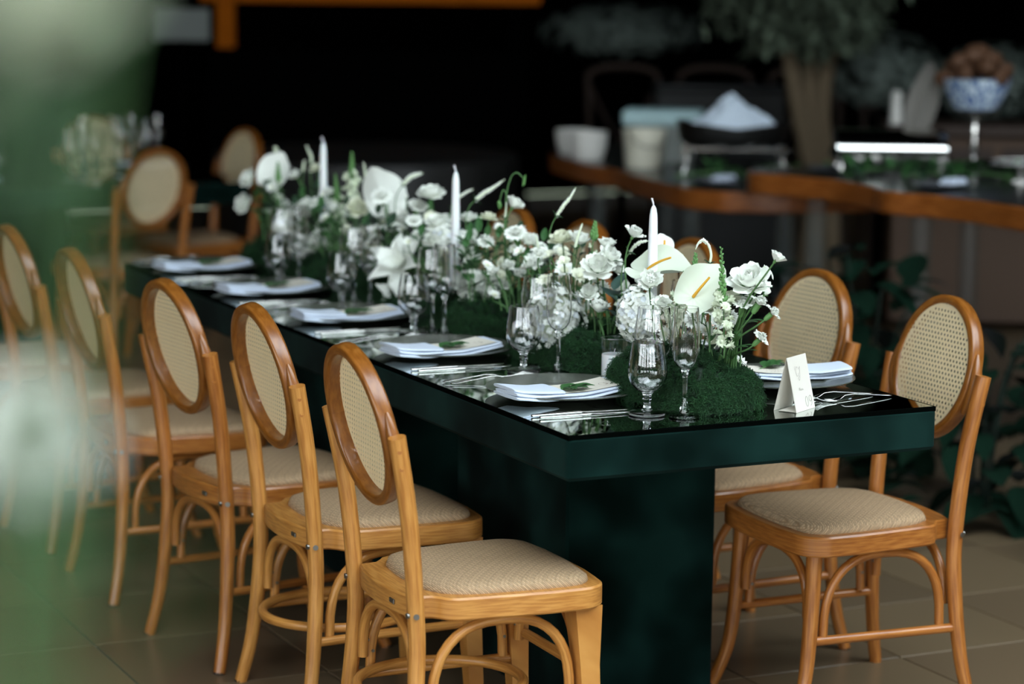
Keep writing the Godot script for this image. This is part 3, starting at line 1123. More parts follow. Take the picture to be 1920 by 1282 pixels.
func veronica(base: Vector3, pts: Array, r: float, label: String) -> void:
	# tapering white spike along the points, green at its tip
	var t := thing("veronica_spike", base, 0, label, "flower")
	var loc := []
	for p in pts:
		loc.append((p as Vector3) - base)
	var c := curve(loc, 8)
	var m := MB.new()
	var n := c.size()
	var rr := PackedFloat32Array()
	for i in n:
		var f := float(i) / (n - 1)
		rr.append(r * 0.55 * (1.0 - pow(f, 2.2) * 0.75))
	m.tube(c, rr, 8)
	obj("spike_core", m, M.petal_green, t)
	m = MB.new()
	var r2 := RandomNumberGenerator.new()
	r2.seed = 17
	var L := 0.0
	for i in n - 1:
		L += c[i].distance_to(c[i + 1])
	var cnt := int(L / 0.0009)
	for i in cnt:
		var f := pow(float(i) / cnt, 1.0) * 0.9
		var k := f * (n - 1)
		var j := mini(int(k), n - 2)
		var p := c[j].lerp(c[j + 1], k - j)
		var d := (c[j + 1] - c[j]).normalized()
		var side := (basis_to(d) * Vector3(cos(i * 2.4), 0.25 - 0.3 * (1.0 - f), sin(i * 2.4))).normalized()
		var s := r * (1.0 - pow(f, 2.0) * 0.72) * r2.randf_range(0.6, 1.3)
		m.xf = Transform3D(basis_to(side, i).scaled(Vector3(0.0015, s, 0.0015)), p)
		m.lathe([Vector2(0.3, 0.2), Vector2(1.0, 0.85), Vector2(0.0, 1.0)], 5)
	var o := obj("florets", m, M.petal, t)
	o.set_meta("kind", "stuff")
	var d0: Vector3 = (loc[1] - loc[0]).normalized()
	for k in 4:
		m = MB.new()
		leaf_shape(m, 0.02, 0.007, 0.3, 0.2)
		obj("leaf", m, M.leaf, t, Transform3D(basis_to(d0, k * 1.57) * Basis(Vector3.RIGHT, -0.6), loc[0] - d0 * 0.004))
	stem_to(t, loc[0], d0, 0.0016, 1, cnt)

func drooping_bud(base: Vector3, pts: Array, label: String) -> void:
	var t := thing("nodding_flower_bud", base, 0, label, "flower")
	var loc := [Vector3.ZERO]
	for p in pts:
		loc.append((p as Vector3) - base)
	var m := MB.new()
	rod(m, loc, 0.0016, 0.0012, 7, 8)
	obj("stem", m, M.stem, t)
	var d: Vector3 = (loc[-1] - loc[-2]).normalized()
	m = MB.new()
	m.xf = Transform3D(basis_to(d).scaled(Vector3(0.0065, 0.021, 0.0065)), loc[-1] - d * 0.002)
	m.lathe([Vector2(0.15, 0), Vector2(0.75, 0.2), Vector2(1, 0.45), Vector2(0.6, 0.8), Vector2(0.12, 1.0)], 9)
	obj("bud", m, M.bud_green, t)

func foliage_stem(base: Vector3, top: Vector3, n: int, l: float, w: float, mater: String, label: String, group := "") -> void:
	var t := thing("foliage_stem", base, 0, label, "foliage", group)
	var m := MB.new()
	var d := top - base
	var pts := curve([Vector3.ZERO, d * 0.5 + Vector3(0, 0.012, 0), d], 6)
	m.tube(pts, rad(pts.size(), 0.0018, 0.001), 6)
	obj("stem", m, M.stem, t)
	var ms := MB.new()
	leaf_shape(ms, l, w, 0.25, 0.25)
	var me := ms.mesh()
	for i in n:
		var k := 3 + (pts.size() - 4) * i / maxi(n - 1, 1)
		obj("leaf", me, M[mater], t, Transform3D(Basis(Vector3.UP, i * 2.4 + n) * Basis(Vector3.RIGHT, -0.7 + 0.3 * sin(i * 3.0)), pts[mini(k, pts.size() - 1)]))

# low mound of curly moss along the middle of the table
var tuft: ArrayMesh
func make_tuft() -> void:
	var m := MB.new()
	var r2 := RandomNumberGenerator.new()
	r2.seed = 4
	for k in 9:
		var p := PackedVector3Array()
		var d := Vector3(r2.randf() - 0.5, 0.5 + r2.randf() * 0.5, r2.randf() - 0.5)
		var a0 := r2.randf() * TAU
		for i in 9:
			var f := i / 8.0
			var a := a0 + f * 9.0
			p.append(d * f * 0.019 + Vector3(cos(a), sin(a * 0.7) * 0.5, sin(a)) * 0.0045 * f)
		m.tube(p, rad(9, 0.00058, 0.00045), 3, false)
	tuft = m.mesh()

func moss_height(q: Vector2, hx: float, hz: float, h: float, sd: float) -> float:
	var e := pow(absf(q.x / hx), 3.2) + pow(absf(q.y / hz), 3.2)
	if e >= 1.0:
		return 0.0
	return h * pow(1.0 - e, 0.38) * (0.82 + 0.12 * sin(q.x * 47.0 + sd + q.y * 13.0) + 0.13 * sin(q.y * 39.0 + sd * 2.0 - q.x * 21.0) + 0.05 * sin(q.x * 120.0 + q.y * 95.0))

func moss(at: Vector3, hx: float, hz: float, h: float, count: int, label: String, sd: float) -> void:
	var t := thing("moss_mound", at, 0, label, "moss", "moss mounds along the table")
	var m := MB.new()
	m.grid(36, 14, func(u: float, v: float) -> Vector3:
		var a := TAU * u
		var s := pow(pow(absf(cos(a)), 3.2) + pow(absf(sin(a)), 3.2), -1 / 3.2)
		var r := sin(v * PI * 0.5) * 0.999
		r = 1.0 - r * r
		r = clampf(1.0 - v, 0.0, 1.0)
		r = pow(r, 0.6) * 0.9995
		var q := Vector2(cos(a) * hx, -sin(a) * hz) * s * r
		return Vector3(q.x, moss_height(q, hx, hz, h, sd) - 0.004 if v > 0.0 else 0.0, q.y), true)
	obj("moss_body", m, M.moss, t)
	var mm := MultiMesh.new()
	mm.transform_format = MultiMesh.TRANSFORM_3D
	mm.use_colors = true
	mm.mesh = tuft
	var r2 := RandomNumberGenerator.new()
	r2.seed = int(sd * 10) + 3
	var tr := []
	while tr.size() < count:
		var q := Vector2(r2.randf_range(-hx, hx), r2.randf_range(-hz, hz))
		if r2.randf() < 0.55:
			# more on the steep rim
			var a := r2.randf() * TAU
			var s := pow(pow(absf(cos(a)), 3.2) + pow(absf(sin(a)), 3.2), -1 / 3.2)
			q = Vector2(cos(a) * hx, sin(a) * hz) * s * r2.randf_range(0.88, 0.9999)
		var y := moss_height(q, hx, hz, h, sd)
		if y <= 0.0:
			continue
		var e := 0.004
		var nx := y - moss_height(q + Vector2(e * signf(q.x), 0), hx, hz, h, sd)
		var nz := y - moss_height(q + Vector2(0, e * signf(q.y)), hx, hz, h, sd)
		var nrm := Vector3(nx * signf(q.x), e, nz * signf(q.y)).normalized()
		if r2.randf() < 0.5 and nrm.y < 0.6:
			y *= r2.randf_range(0.2, 1.0)
		nrm = (nrm + Vector3(r2.randf() - 0.5, r2.randf() - 0.3, r2.randf() - 0.5) * 0.7).normalized()
		tr.append(Transform3D(basis_to(nrm, r2.randf() * TAU).scaled(Vector3.ONE * r2.randf_range(0.6, 1.15)), Vector3(q.x, maxf(y - 0.004, 0.003), q.y)))
	mm.instance_count = tr.size()
	for i in tr.size():
		mm.set_instance_transform(i, tr[i])
		var g := r2.randf_range(0.55, 1.5)
		mm.set_instance_color(i, Color(g * r2.randf_range(0.8, 1.3), g, g * r2.randf_range(0.7, 1.1)))
	var o := MultiMeshInstance3D.new()
	o.multimesh = mm
	o.material_override = M.moss_frond
	o.name = "moss_fronds"
	o.set_meta("kind", "stuff")
	t.add_child(o, true)

# ---------------------------------------------------------------- the place
var cane_mesh: ArrayMesh
var menu_tex: ImageTexture

func _ready() -> void:
	rng.seed = 11
	# camera: an 85 mm lens nearly wide open, focused on the near end of the table
	var cam := Camera3D.new()
	cam.name = "camera"
	add_child(cam)
	var fw := Vector3(0.42617, -0.15152, -0.89186).normalized()
	var up := Vector3(0.055987, 0.988402, -0.141165)
	var rt := fw.cross(up).normalized()
	up = rt.cross(fw)
	cam.transform = Transform3D(Basis(rt, up, -fw), Vector3(-2.12956, 1.66332, 4.20051))
	cam.fov = 15.79
	cam.near = 0.05
	cam.far = 200.0
	var ca := CameraAttributesPhysical.new()
	ca.frustum_focal_length = 86.47
	ca.frustum_focus_distance = 5.15
	ca.exposure_aperture = 2.0
	ca.frustum_near = 0.05
	ca.frustum_far = 200.0
	cam.attributes = ca
	cam.current = true
	# daylight: a pale cool sky that comes in through the open sides of the hall
	var env := Environment.new()
	env.background_mode = Environment.BG_SKY
	var sky := Sky.new()
	var sm := ProceduralSkyMaterial.new()
	sm.sky_top_color = Color(0.78, 0.83, 0.86)
	sm.sky_horizon_color = Color(0.88, 0.91, 0.92)
	sm.ground_horizon_color = Color(0.55, 0.58, 0.55)
	sm.ground_bottom_color = Color(0.30, 0.33, 0.28)
	sm.sky_curve = 0.2
	sm.energy_multiplier = 1.0
	sky.sky_material = sm
	env.sky = sky
	env.background_energy_multiplier = 1.0
	env.tonemap_mode = Environment.TONE_MAPPER_LINEAR
	env.tonemap_exposure = 11.2
	env.sdfgi_enabled = true
	env.ssao_enabled = true
	env.ssil_enabled = true
	var we := WorldEnvironment.new()
	we.name = "environment"
	we.environment = env
	add_child(we)

	make_materials()
	cane_mesh = make_cane()
	menu_tex = menu_texture()
	make_tuft()
	make_blooms()
	room()
	dining_table()
	chairs()
	settings()
	arrangement()
	far_tables()
	buffet()
	background()
	foreground()

func wall_with_holes(called: String, c: Vector3, s: Vector3, holes: Array, m: Material) -> void:
	var w := CSGCombiner3D.new()
	w.name = called
	w.set_meta("kind", "structure")
	var b := CSGBox3D.new()
	b.name = "panel"
	b.size = s
	b.position = c
	b.material = m
	w.add_child(b)
	for h in holes:
		var q := CSGBox3D.new()
		q.name = "opening"
		q.operation = CSGShape3D.OPERATION_SUBTRACTION
		q.position = h[0]
		q.size = h[1]
		q.material = m
		w.add_child(q, true)
	add_child(w)

func room() -> void:
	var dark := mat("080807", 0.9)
	var grout := mat("a0968a", 0.8)
	var m := MB.new()
	m.box(Vector3(1.5, -0.106, -1.5), Vector3(17, 0.2, 21))
	var fl := struct("floor", m, grout, self)
	# big floor tiles: the near ones each a piece, the rest joined
	var tones := ["6a5944", "705f48", "655541", "6d5c45"]
	var tm := []
	for c in tones:
		var x := mat(c, 0.30)
		x.metallic_specular = 0.4
		tm.append(x)
	var P := 0.442
	var x0 := -0.517
	var z0 := -0.652
	m = MB.new()
	m.box(Vector3(0, -0.005, 0), Vector3(P - 0.005, 0.01, P - 0.005), 0.0015)
	var tile := m.mesh()
	var count := 0
	var rest := MB.new()
	for iz in range(-23, 20):
		for ix in range(-14, 22):
			var c := Vector3(x0 + (ix + 0.5) * P, 0, z0 + (iz + 0.5) * P)
			if c.x > 9.9 or c.x < -6.9 or c.z > 8.8 or c.z < -11.9:
				continue
			if c.x > -1.9 and c.x < 3.4 and c.z < 0.5 and c.z > -6.2 and count < 300 and absf(c.x - 0.7 + c.z * 0.15) < 3.2:
				count += 1
				obj("tile", tile, tm[posmod(ix * 7 + iz * 3, 4)], fl, Transform3D(Basis(), c))
			else:
				rest.box(c + Vector3(0, -0.005, 0), Vector3(P - 0.005, 0.01, P - 0.005))
	var ro := obj("tile_field", rest, tm[0], fl)
	ro.set_meta("kind", "stuff")
	for k in [dark]:
		k.metallic_specular = 0.0
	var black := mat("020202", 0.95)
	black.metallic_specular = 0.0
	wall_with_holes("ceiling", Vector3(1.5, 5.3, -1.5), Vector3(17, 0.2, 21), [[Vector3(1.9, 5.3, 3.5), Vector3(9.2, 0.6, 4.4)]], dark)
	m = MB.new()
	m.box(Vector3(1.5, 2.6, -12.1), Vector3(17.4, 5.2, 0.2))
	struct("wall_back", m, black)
	m = MB.new()
	m.box(Vector3(10.1, 2.6, -1.5), Vector3(0.2, 5.2, 21))
	struct("wall_right", m, dark)
	wall_with_holes("wall_left", Vector3(-7.1, 2.6, -1.5), Vector3(0.2, 5.2, 21), [[Vector3(-7.1, 2.22, 1.300), Vector3(0.6, 2.15, 2.200)], [Vector3(-7.1, 2.22, 4.100), Vector3(0.6, 2.15, 2.200)], [Vector3(-7.1, 2.22, 6.900), Vector3(0.6, 2.15, 2.200)]], dark)
	wall_with_holes("wall_front", Vector3(1.5, 2.6, 9.1), Vector3(17.4, 5.2, 0.2), [[Vector3(-5.067, 1.93, 9.1), Vector3(2.667, 1.55, 0.6)], [Vector3(-1.700, 1.93, 9.1), Vector3(2.667, 1.55, 0.6)], [Vector3(1.667, 1.93, 9.1), Vector3(2.667, 1.55, 0.6)]], dark)

func dining_table() -> void:
	var W := 0.8673
	var L := 2.9974
	var H := 0.7549
	var t := thing("banquet_table", Vector3(W / 2, 0, -L / 2), 0, "long banquet table in dark green velvet with a mirror top", "table")
	var m := MB.new()
	var rr := PackedVector2Array()
	for e in [[1, 1], [1, -1], [-1, -1], [-1, 1]]:
		var c := Vector2(e[0] * (W / 2 - 0.012), e[1] * (L / 2 - 0.012))
		var a0 := atan2(e[1], e[0])
		for k in 5:
			var a := a0 - (k - 2) * PI / 8.0 * (1.0 if e[0] * e[1] > 0 else 1.0)
			rr.append(c + Vector2(cos(a), sin(a)) * 0.012)
	m.prism(rr, H - 0.0904, H - 0.002, 0.008)
	obj("table_slab", m, M.velvet, t)
	m = MB.new()
	m.box(Vector3(0, H - 0.002, 0), Vector3(W - 0.012, 0.008, L - 0.012), 0.0)
	var mir := obj("mirror_top", m, M.mirror, t)
	m = MB.new()
	for e in [[0.0, L / 2 - 0.0045, W - 0.004, 0.005], [0.0, -L / 2 + 0.0045, W - 0.004, 0.005]]:
		m.box(Vector3(e[0], H - 0.003, e[1]), Vector3(e[2], 0.0105, e[3]), 0.001)
	for s in [-1.0, 1.0]:
		m.box(Vector3(s * (W / 2 - 0.0045), H - 0.003, 0), Vector3(0.005, 0.0105, L - 0.014), 0.001)
	obj("edge_trim", m, M.mirror_edge, mir)
	for z in [-0.8625, -2.14]:
		m = MB.new()
		m.box(Vector3(0.4775 - W / 2, (H - 0.09) / 2, z + L / 2), Vector3(0.381, H - 0.09, 0.595), 0.006)
		obj("pedestal", m, M.velvet, t)

func chairs() -> void:
	var A := make_chair(true)
	var B := make_chair(false)
	var left := [
		[-0.071, -0.275, 1.550, true, "square-legged cane chair at the front left, nearest to us, seat fully in view"],
		[-0.052, -0.90, 1.588, true, "square-legged cane chair second from the front on the left side, ring stretcher below"],
		[-0.106, -1.405, 1.685, false, "third cane chair from the front on the left side, between two chairs facing the napkins"],
		[-0.137, -2.085, 1.591, false, "fourth cane chair from the front on the left side, behind the blurred white flower"],
		[-0.152, -2.71, 1.645, false, "fifth cane chair on the left side, partly veiled by the blurred leaves"],
		[-0.20, -3.33, 1.60, false, "last cane chair on the left side, a sliver behind green blur"]]
	var right := [
		[0.931, -0.449, -1.600, "cane chair at the front right corner of the table, whole seat and legs in view"],
		[0.916, -0.955, -1.50, "second cane chair on the right side, behind the number card and grey plate"],
		[0.975, -1.69, -1.53, "third cane chair on the right side, its oval back behind the tall front taper candle"],
		[0.914, -2.22, -1.53, "fourth cane chair on the right side, just its top arch above the roses"],
		[0.885, -2.66, -1.53, "fifth cane chair on the right side, oval top behind the nodding flower buds"]]
	var usedA := false
	var usedB := false
	for c in left:
		var src := A if c[3] else B
		if (c[3] and not usedA) or (not c[3] and not usedB):
			src.position = Vector3(c[0], 0, c[1])
			src.rotation.y = c[2]
			src.set_meta("label", c[4])
			if c[3]:
				usedA = true
			else:
				usedB = true
		else:
			dup(src, Vector3(c[0], 0, c[1]), c[2], c[4])
	for c in right:
		dup(B, Vector3(c[0], 0, c[1]), c[2], c[3])
	for c in [
		[0.754, -5.60, PI + 0.33, "cane chair at the far table, its oval back turned straight to us"],
		[1.31, -6.31, -1.35, "cane chair at the end of the far table, seen side on above the white roses"],
		[1.19, -7.17, 0.1, "cane chair on the back side of the far table behind the cluster of glasses"]]:
		dup(B, Vector3(c[0], 0, c[1]), c[2], c[3]).set_meta("group", "cane back chairs around the far table")

const TOP := 0.7572

func settings() -> void:
	var plate := make_plate()
	var nap := make_napkin()
	var menu := make_menu()
	var sprig := make_sprig()
	var gob := make_goblet()
	var wine := make_wine()
	var flute := make_flute()
	var knife := make_knife()
	var fork := make_fork()
	var where := ["at the front left setting", "at the second left setting", "at the third left setting", "at the fourth left setting", "at the last left setting"]
	var px := [0.205, 0.20, 0.205, 0.195, 0.19]
	var pz := [-0.43, -1.05, -1.655, -2.22, -2.775]
	var place := func(o: Node3D, p: Vector3, r: float, label: String) -> void:
		if not o.has_meta("placed"):
			o.set_meta("placed", true)
			o.position = p
			o.rotation.y = r
			o.set_meta("label", label)
		else:
			dup(o, p, r, label)
	for i in 5:
		var c := Vector3(px[i], TOP, pz[i])
		var w: String = where[i]
		var tw := 0.05 * sin(i * 2.3)
		place.call(plate, c, 0.0, "round grey charger plate " + w)
		place.call(nap, c + Vector3(-0.03, 0.0062, 0.06), 0.06 + tw, "folded white napkin on the plate " + w)
		place.call(menu, c + Vector3(-0.03, 0.0062, 0.06), 0.06 + tw, "cream menu card on the napkin " + w)
		place.call(sprig, c + Vector3(-0.035, 0.021, 0.085), -0.2 + tw * 3.0, "small green leaf sprig on the napkin " + w)
		place.call(gob, Vector3(0.255 - 0.003 * i, TOP, pz[i] + 0.283 + [0.0, 0.045, 0.03, 0.12, 0.2][i]), 0.0, "short stemmed water goblet " + w)
		place.call(wine, Vector3(0.318, TOP, pz[i] + 0.19 + [0.0, 0.075, 0.08, 0.12, 0.12][i]), 0.0, "tall wine glass behind the goblet " + w)
		place.call(flute, Vector3(0.313 + 0.0 * i, TOP, pz[i] + 0.335 + [0.0, 0.045, 0.02, 0.1, 0.12][i]), 0.0, "slim champagne flute " + w)
		place.call(knife, Vector3(0.135, TOP, pz[i] + 0.222), -0.01, "steel dinner knife right of the plate, nearer the plate, " + w)
		dup(knife, Vector3(0.142, TOP, pz[i] + 0.248), -0.03, "steel dinner knife right of the plate, outer one, " + w)
		place.call(fork, Vector3(0.13, TOP, pz[i] - 0.20), 0.05, "steel fork left of the plate, inner one, " + w)
		dup(fork, Vector3(0.125, TOP, pz[i] - 0.225), 0.0, "steel fork left of the plate, outer one, " + w)
	# the one setting on the right side that the flowers leave in view
	w_right(plate, nap, menu, sprig, gob, wine, flute, fork)
	card()
	# votives and tapers between the moss mounds
	var v := make_votive()
	v.position = Vector3(0.385, TOP, -0.54)
	v.set_meta("label", "votive candle in a clear glass cylinder behind the front setting, fully in view")
	dup(v, Vector3(0.445, TOP, -0.55), 0, "votive candle half hidden behind the front water goblet")
	dup(v, Vector3(0.40, TOP, -1.05), 0, "votive candle behind the wine glass of the second setting")
	dup(v, Vector3(0.415, TOP, -2.0), 0, "votive candle below the large curled white anthurium")
	dup(v, Vector3(0.40, TOP, -2.52), 0, "votive candle at the far end beside the drooping white anthurium")
	dup(v, Vector3(0.455, TOP, -2.47), 0, "votive candle at the far end tucked behind another votive")
	var hold := make_holder(0.11)
	hold.position = Vector3(0.45, TOP, -0.49)
	hold.set_meta("label", "crystal candlestick under the front taper, hidden in white blooms")
	dup(hold, Vector3(0.40, TOP, -1.43), 0, "beaded crystal candlestick under the middle taper beside the moss")
	dup(hold, Vector3(0.45, TOP, -2.48), 0, "crystal candlestick under the farthest taper")
	var tp := make_taper(0.29, 0.11)
	tp.position = Vector3(0.45, TOP, -0.49)
	tp.set_meta("label", "white taper candle nearest the camera, rising above the anthuriums")
	dup(tp, Vector3(0.40, TOP, -1.43), 0, "middle white taper candle beside two roses")
	dup(tp, Vector3(0.45, TOP, -2.48), 0, "farthest white taper candle above the far roses")

func w_right(plate: Node3D, nap: Node3D, menu: Node3D, sprig: Node3D, gob: Node3D, wine: Node3D, flute: Node3D, fork: Node3D) -> void:
	var w := "at the front right setting behind the number card"
	var c := Vector3(0.745, TOP, -0.375)
	dup(plate, c - Vector3(0.035, 0, 0), 0, "round grey charger plate " + w)
	dup(nap, c + Vector3(0.0, 0.0062, -0.03), PI - 0.25, "folded white napkin on the plate " + w)
	dup(menu, c + Vector3(0.0, 0.0062, -0.03), PI - 0.25, "cream menu card on the napkin " + w)
	dup(sprig, c + Vector3(-0.03, 0.022, -0.06), 0.4, "green leaf sprig on the napkin " + w)
	dup(fork, Vector3(0.745, TOP, -0.135), PI + 0.05, "steel fork lying beside the number card, front one")
	dup(fork, Vector3(0.72, TOP, -0.175), PI - 0.02, "steel fork lying beside the number card, back one")
	dup(wine, Vector3(0.60, TOP, -0.60), 0, "wine glass on the right side behind the front snapdragon stems")
	dup(gob, Vector3(0.63, TOP, -0.55), 0, "water goblet on the right side behind the front flower stems")
	dup(wine, Vector3(0.58, TOP, -1.22), 0, "wine glass on the right side behind the large front rose")
	dup(flute, Vector3(0.60, TOP, -1.13), 0, "champagne flute on the right side behind the large front rose")
	dup(flute, Vector3(0.585, TOP, -0.66), 0, "champagne flute whose rim shows beside the anthurium tip")

func stroke(m: MB, pts: Array, w: float, steps := 8) -> void:
	# a pen line, a hair proud of the card, in the card's (x, y)
	var c := curve(pts, steps)
	for i in c.size() - 1:
		var d := (c[i + 1] - c[i]).normalized()
		var k := Vector3(-d.y, d.x, 0) * w * (0.6 + 0.6 * absf(d.y))
		var b := m.v.size()
		for q in [c[i] - k, c[i] + k, c[i + 1] + k, c[i + 1] - k]:
			m.v.append(m.xf * q)
			m.n.append(Vector3.ZERO)
			m.uv.append(Vector2.ZERO)
		m.tri(b, b + 1, b + 2)
		m.tri(b, b + 2, b + 3)

func V(a: Array) -> Array:
	var o := []
	for i in range(0, a.size(), 2):
		o.append(Vector3(a[i], a[i + 1], 0))
	return o

func card() -> void:
	# tent card: two leaning faces and a folded base
	var A := Vector3(0.548, TOP, -0.044)
	var Bp := Vector3(0.621, TOP, -0.088)
	var C := Vector3(0.530, TOP, -0.084)
	var wid := A.distance_to(Bp) * 1.0
	var t := thing("table_number_card", Vector3(0.572, TOP, -0.078), 0, "white tent card with a script monogram and the number 09", "table card")
	var ex := (Bp - A).normalized()
	var mid := A
	var back := Vector3(ex.z, 0, -ex.x)
	var depth := 0.052
	var ht := 0.112
	var o := t.position
	var a := A - o
	var b := Bp - o
	var ap := a + back * depth * 0.5 + Vector3(0, ht, 0)
	var bp := b + back * depth * 0.5 + Vector3(0, ht, 0)
	var ab := a + back * depth
	var bb := b + back * depth
	var sheet := func(p: Vector3, q: Vector3, r: Vector3, s: Vector3) -> MB:
		var m := MB.new()
		var nn := (q - p).cross(s - p).normalized() * 0.0004
		m.flat4(p + nn, q + nn, r + nn, s + nn, p - nn * 9)
		m.flat4(p - nn, q - nn, r - nn, s - nn, p + nn * 9)
		return m
	var face := obj("front_face", sheet.call(a, b, bp, ap), M.card, t)
	obj("back_face", sheet.call(ab, bb, bp, ap), M.card, t)
	obj("base_flap", sheet.call(a + Vector3(0, 0.0012, 0), b + Vector3(0, 0.0012, 0), bb.lerp(b, 0.2) + Vector3(0, 0.0012, 0), ab.lerp(a, 0.2) + Vector3(0, 0.0012, 0)), M.card, t)
	var ey := (ap - a).normalized()
	var ez := ex.cross(ey)
	var m := MB.new()
	m.xf = Transform3D(Basis(ex, ey, ez), a + ez * 0.0008)
	var H := a.distance_to(ap)
	var W := wid
	# monogram C and J
	var s := 0.012
	m.xf = Transform3D(Basis(ex, ey, ez), a + ez * 0.0008 + ex * W * 0.40 + ey * H * 0.70)
	stroke(m, V([0.4 * s, 0.75 * s, 0.1 * s, 1.0 * s, -0.35 * s, 0.6 * s, -0.5 * s, 0.0, -0.3 * s, -0.6 * s, 0.15 * s, -0.5 * s, 0.4 * s, -0.1 * s]), 0.0003)
	stroke(m, V([-0.9 * s, 0.5 * s, -0.7 * s, 1.05 * s, -0.2 * s, 1.0 * s, -0.35 * s, 0.55 * s]), 0.0002)
	stroke(m, V([0.35 * s, 0.5 * s, 0.9 * s, 0.75 * s, 1.15 * s, 0.9 * s, 0.95 * s, 0.3 * s, 0.75 * s, -0.7 * s, 0.35 * s, -1.4 * s, 0.05 * s, -1.1 * s, 0.5 * s, -0.6 * s]), 0.00028)
	obj("monogram", m, M.ink, face)
	# the small word
	m = MB.new()
	s = 0.0042
	m.xf = Transform3D(Basis(ex, ey, ez), a + ez * 0.0008 + ex * W * 0.33 + ey * H * 0.37)
	stroke(m, V([0, 0, 0.5 * s, 1.5 * s, 0.8 * s, 0.2 * s, 1.4 * s, 1.5 * s, 1.5 * s, 0, 2.0 * s, 0.3 * s]), 0.00018)
	stroke(m, V([2.0 * s, 0.3 * s, 2.5 * s, 0.7 * s, 2.1 * s, 0.5 * s, 2.3 * s, 0, 2.9 * s, 0.3 * s]), 0.00016)
	stroke(m, V([2.9 * s, 0.3 * s, 3.25 * s, 1.0 * s, 3.3 * s, 0.55 * s, 3.5 * s, 0.2 * s, 3.2 * s, 0, 3.05 * s, 0.1 * s]), 0.00016)
	stroke(m, V([4.3 * s, 0.7 * s, 3.8 * s, 0.6 * s, 3.8 * s, 0.05 * s, 4.3 * s, 0.4 * s, 4.35 * s, 0.05 * s, 4.8 * s, 0.3 * s]), 0.00016)
	obj("lettering", m, M.ink, face)
	# 09
	m = MB.new()
	m.xf = Transform3D(Basis(ex, ey, ez), a + ez * 0.0008 + ex * W * 0.63 + ey * H * 0.15)
	var ring := []
	for k in 17:
		var an := TAU * k / 16.0
		ring.append(Vector3(0.0055 * cos(an), 0.0105 * sin(an), 0))
	stroke(m, ring, 0.00045, 2)
	ring = []
	for k in 17:
		var an := TAU * k / 16.0
		ring.append(Vector3(0.0165 + 0.0052 * cos(an), 0.0045 + 0.0062 * sin(an), 0))
	stroke(m, ring, 0.00045, 2)
	stroke(m, V([0.0217, 0.006, 0.0212, -0.003, 0.0185, -0.0085, 0.014, -0.0105]), 0.00045)
	obj("number", m, M.ink, face)

func far_tables() -> void:
	# a second laid table across the hall
	var t := thing("far_banquet_table", Vector3(-0.45, 0, -6.15), 0, "dark velvet banquet table at the far left behind the chairs, laid with glasses", "table")
	var m := MB.new()
	m.box(Vector3(0, 0.7095, 0), Vector3(3.5, 0.09, 1.25), 0.008)
	obj("table_slab", m, M.velvet, t)
	m = MB.new()
	m.box(Vector3(0, 0.753, 0), Vector3(3.48, 0.006, 1.23), 0.001)
	obj("mirror_top", m, M.mirror, t)
	for x in [-1.05, 0.45]:
		m = MB.new()
		m.box(Vector3(x, 0.332, 0.0), Vector3(1.2, 0.664, 0.7), 0.006)
		obj("pedestal", m, M.velvet, t)
	var src := {}
	for k in ["water_goblet", "wine_glass", "champagne_flute", "charger_plate", "folded_napkin"]:
		src[k] = get_node(k)
	var r2 := RandomNumberGenerator.new()
	r2.seed = 8
	var spots := [[1.02, -6.45], [1.1, -6.56], [1.17, -6.62], [1.05, -6.66], [1.2, -6.48], [0.94, -6.6], [1.12, -6.38], [0.86, -6.5], [0.42, -6.5], [0.5, -6.62], [0.36, -6.64], [0.28, -6.5], [0.0, -5.76], [0.1, -5.9], [0.3, -5.78], [0.62, -5.85], [0.74, -6.1], [-0.06, -6.0]]
	for i in spots.size():
		var k: String = ["wine_glass", "champagne_flute", "water_goblet"][i % 3]
		var o := dup(src[k], Vector3(spots[i][0], 0.7562, spots[i][1]), 0.0, ["wine glass", "champagne flute", "water goblet"][i % 3] + " among the blurred glasses on the far left table")
		o.set_meta("group", "glasses on the far left table")
	for p in [[0.15, -5.72, "grey charger plate at the near edge of the far left table"], [1.1, -6.28, "grey charger plate at the right end of the far left table"]]:
		dup(src.charger_plate, Vector3(p[0], 0.7562, p[1]), 0, p[2])
		dup(src.folded_napkin, Vector3(p[0], 0.7622, p[1]), 0.2, "folded white napkin on the far left table, " + ["near edge", "right end"][0 if p[0] < 0.5 else 1])
	# round table with a dark cloth
	t = thing("round_table", Vector3(2.38, 0, -6.9), 0, "round table under a dark grey cloth behind the flower row", "table")
	var pr := [[0.0, 0.755], [0.70, 0.755], [0.728, 0.75], [0.738, 0.735], [0.745, 0.5], [0.76, 0.2], [0.775, 0.01]]
	m = MB.new()
	m.grid(96, pr.size() - 1, func(u: float, v: float) -> Vector3:
		var q: Array = pr[pr.size() - 1 - roundi(v * (pr.size() - 1))]
		var a := TAU * u
		var w: float = 1.0 + 0.03 * sin(a * 14.0) * clampf((0.74 - q[1]) * 1.6, 0.0, 1.0)
		return Vector3(cos(a) * q[0] * w, q[1], -sin(a) * q[0] * w), true)
	obj("tablecloth", m, mat("191918", 0.5), t)

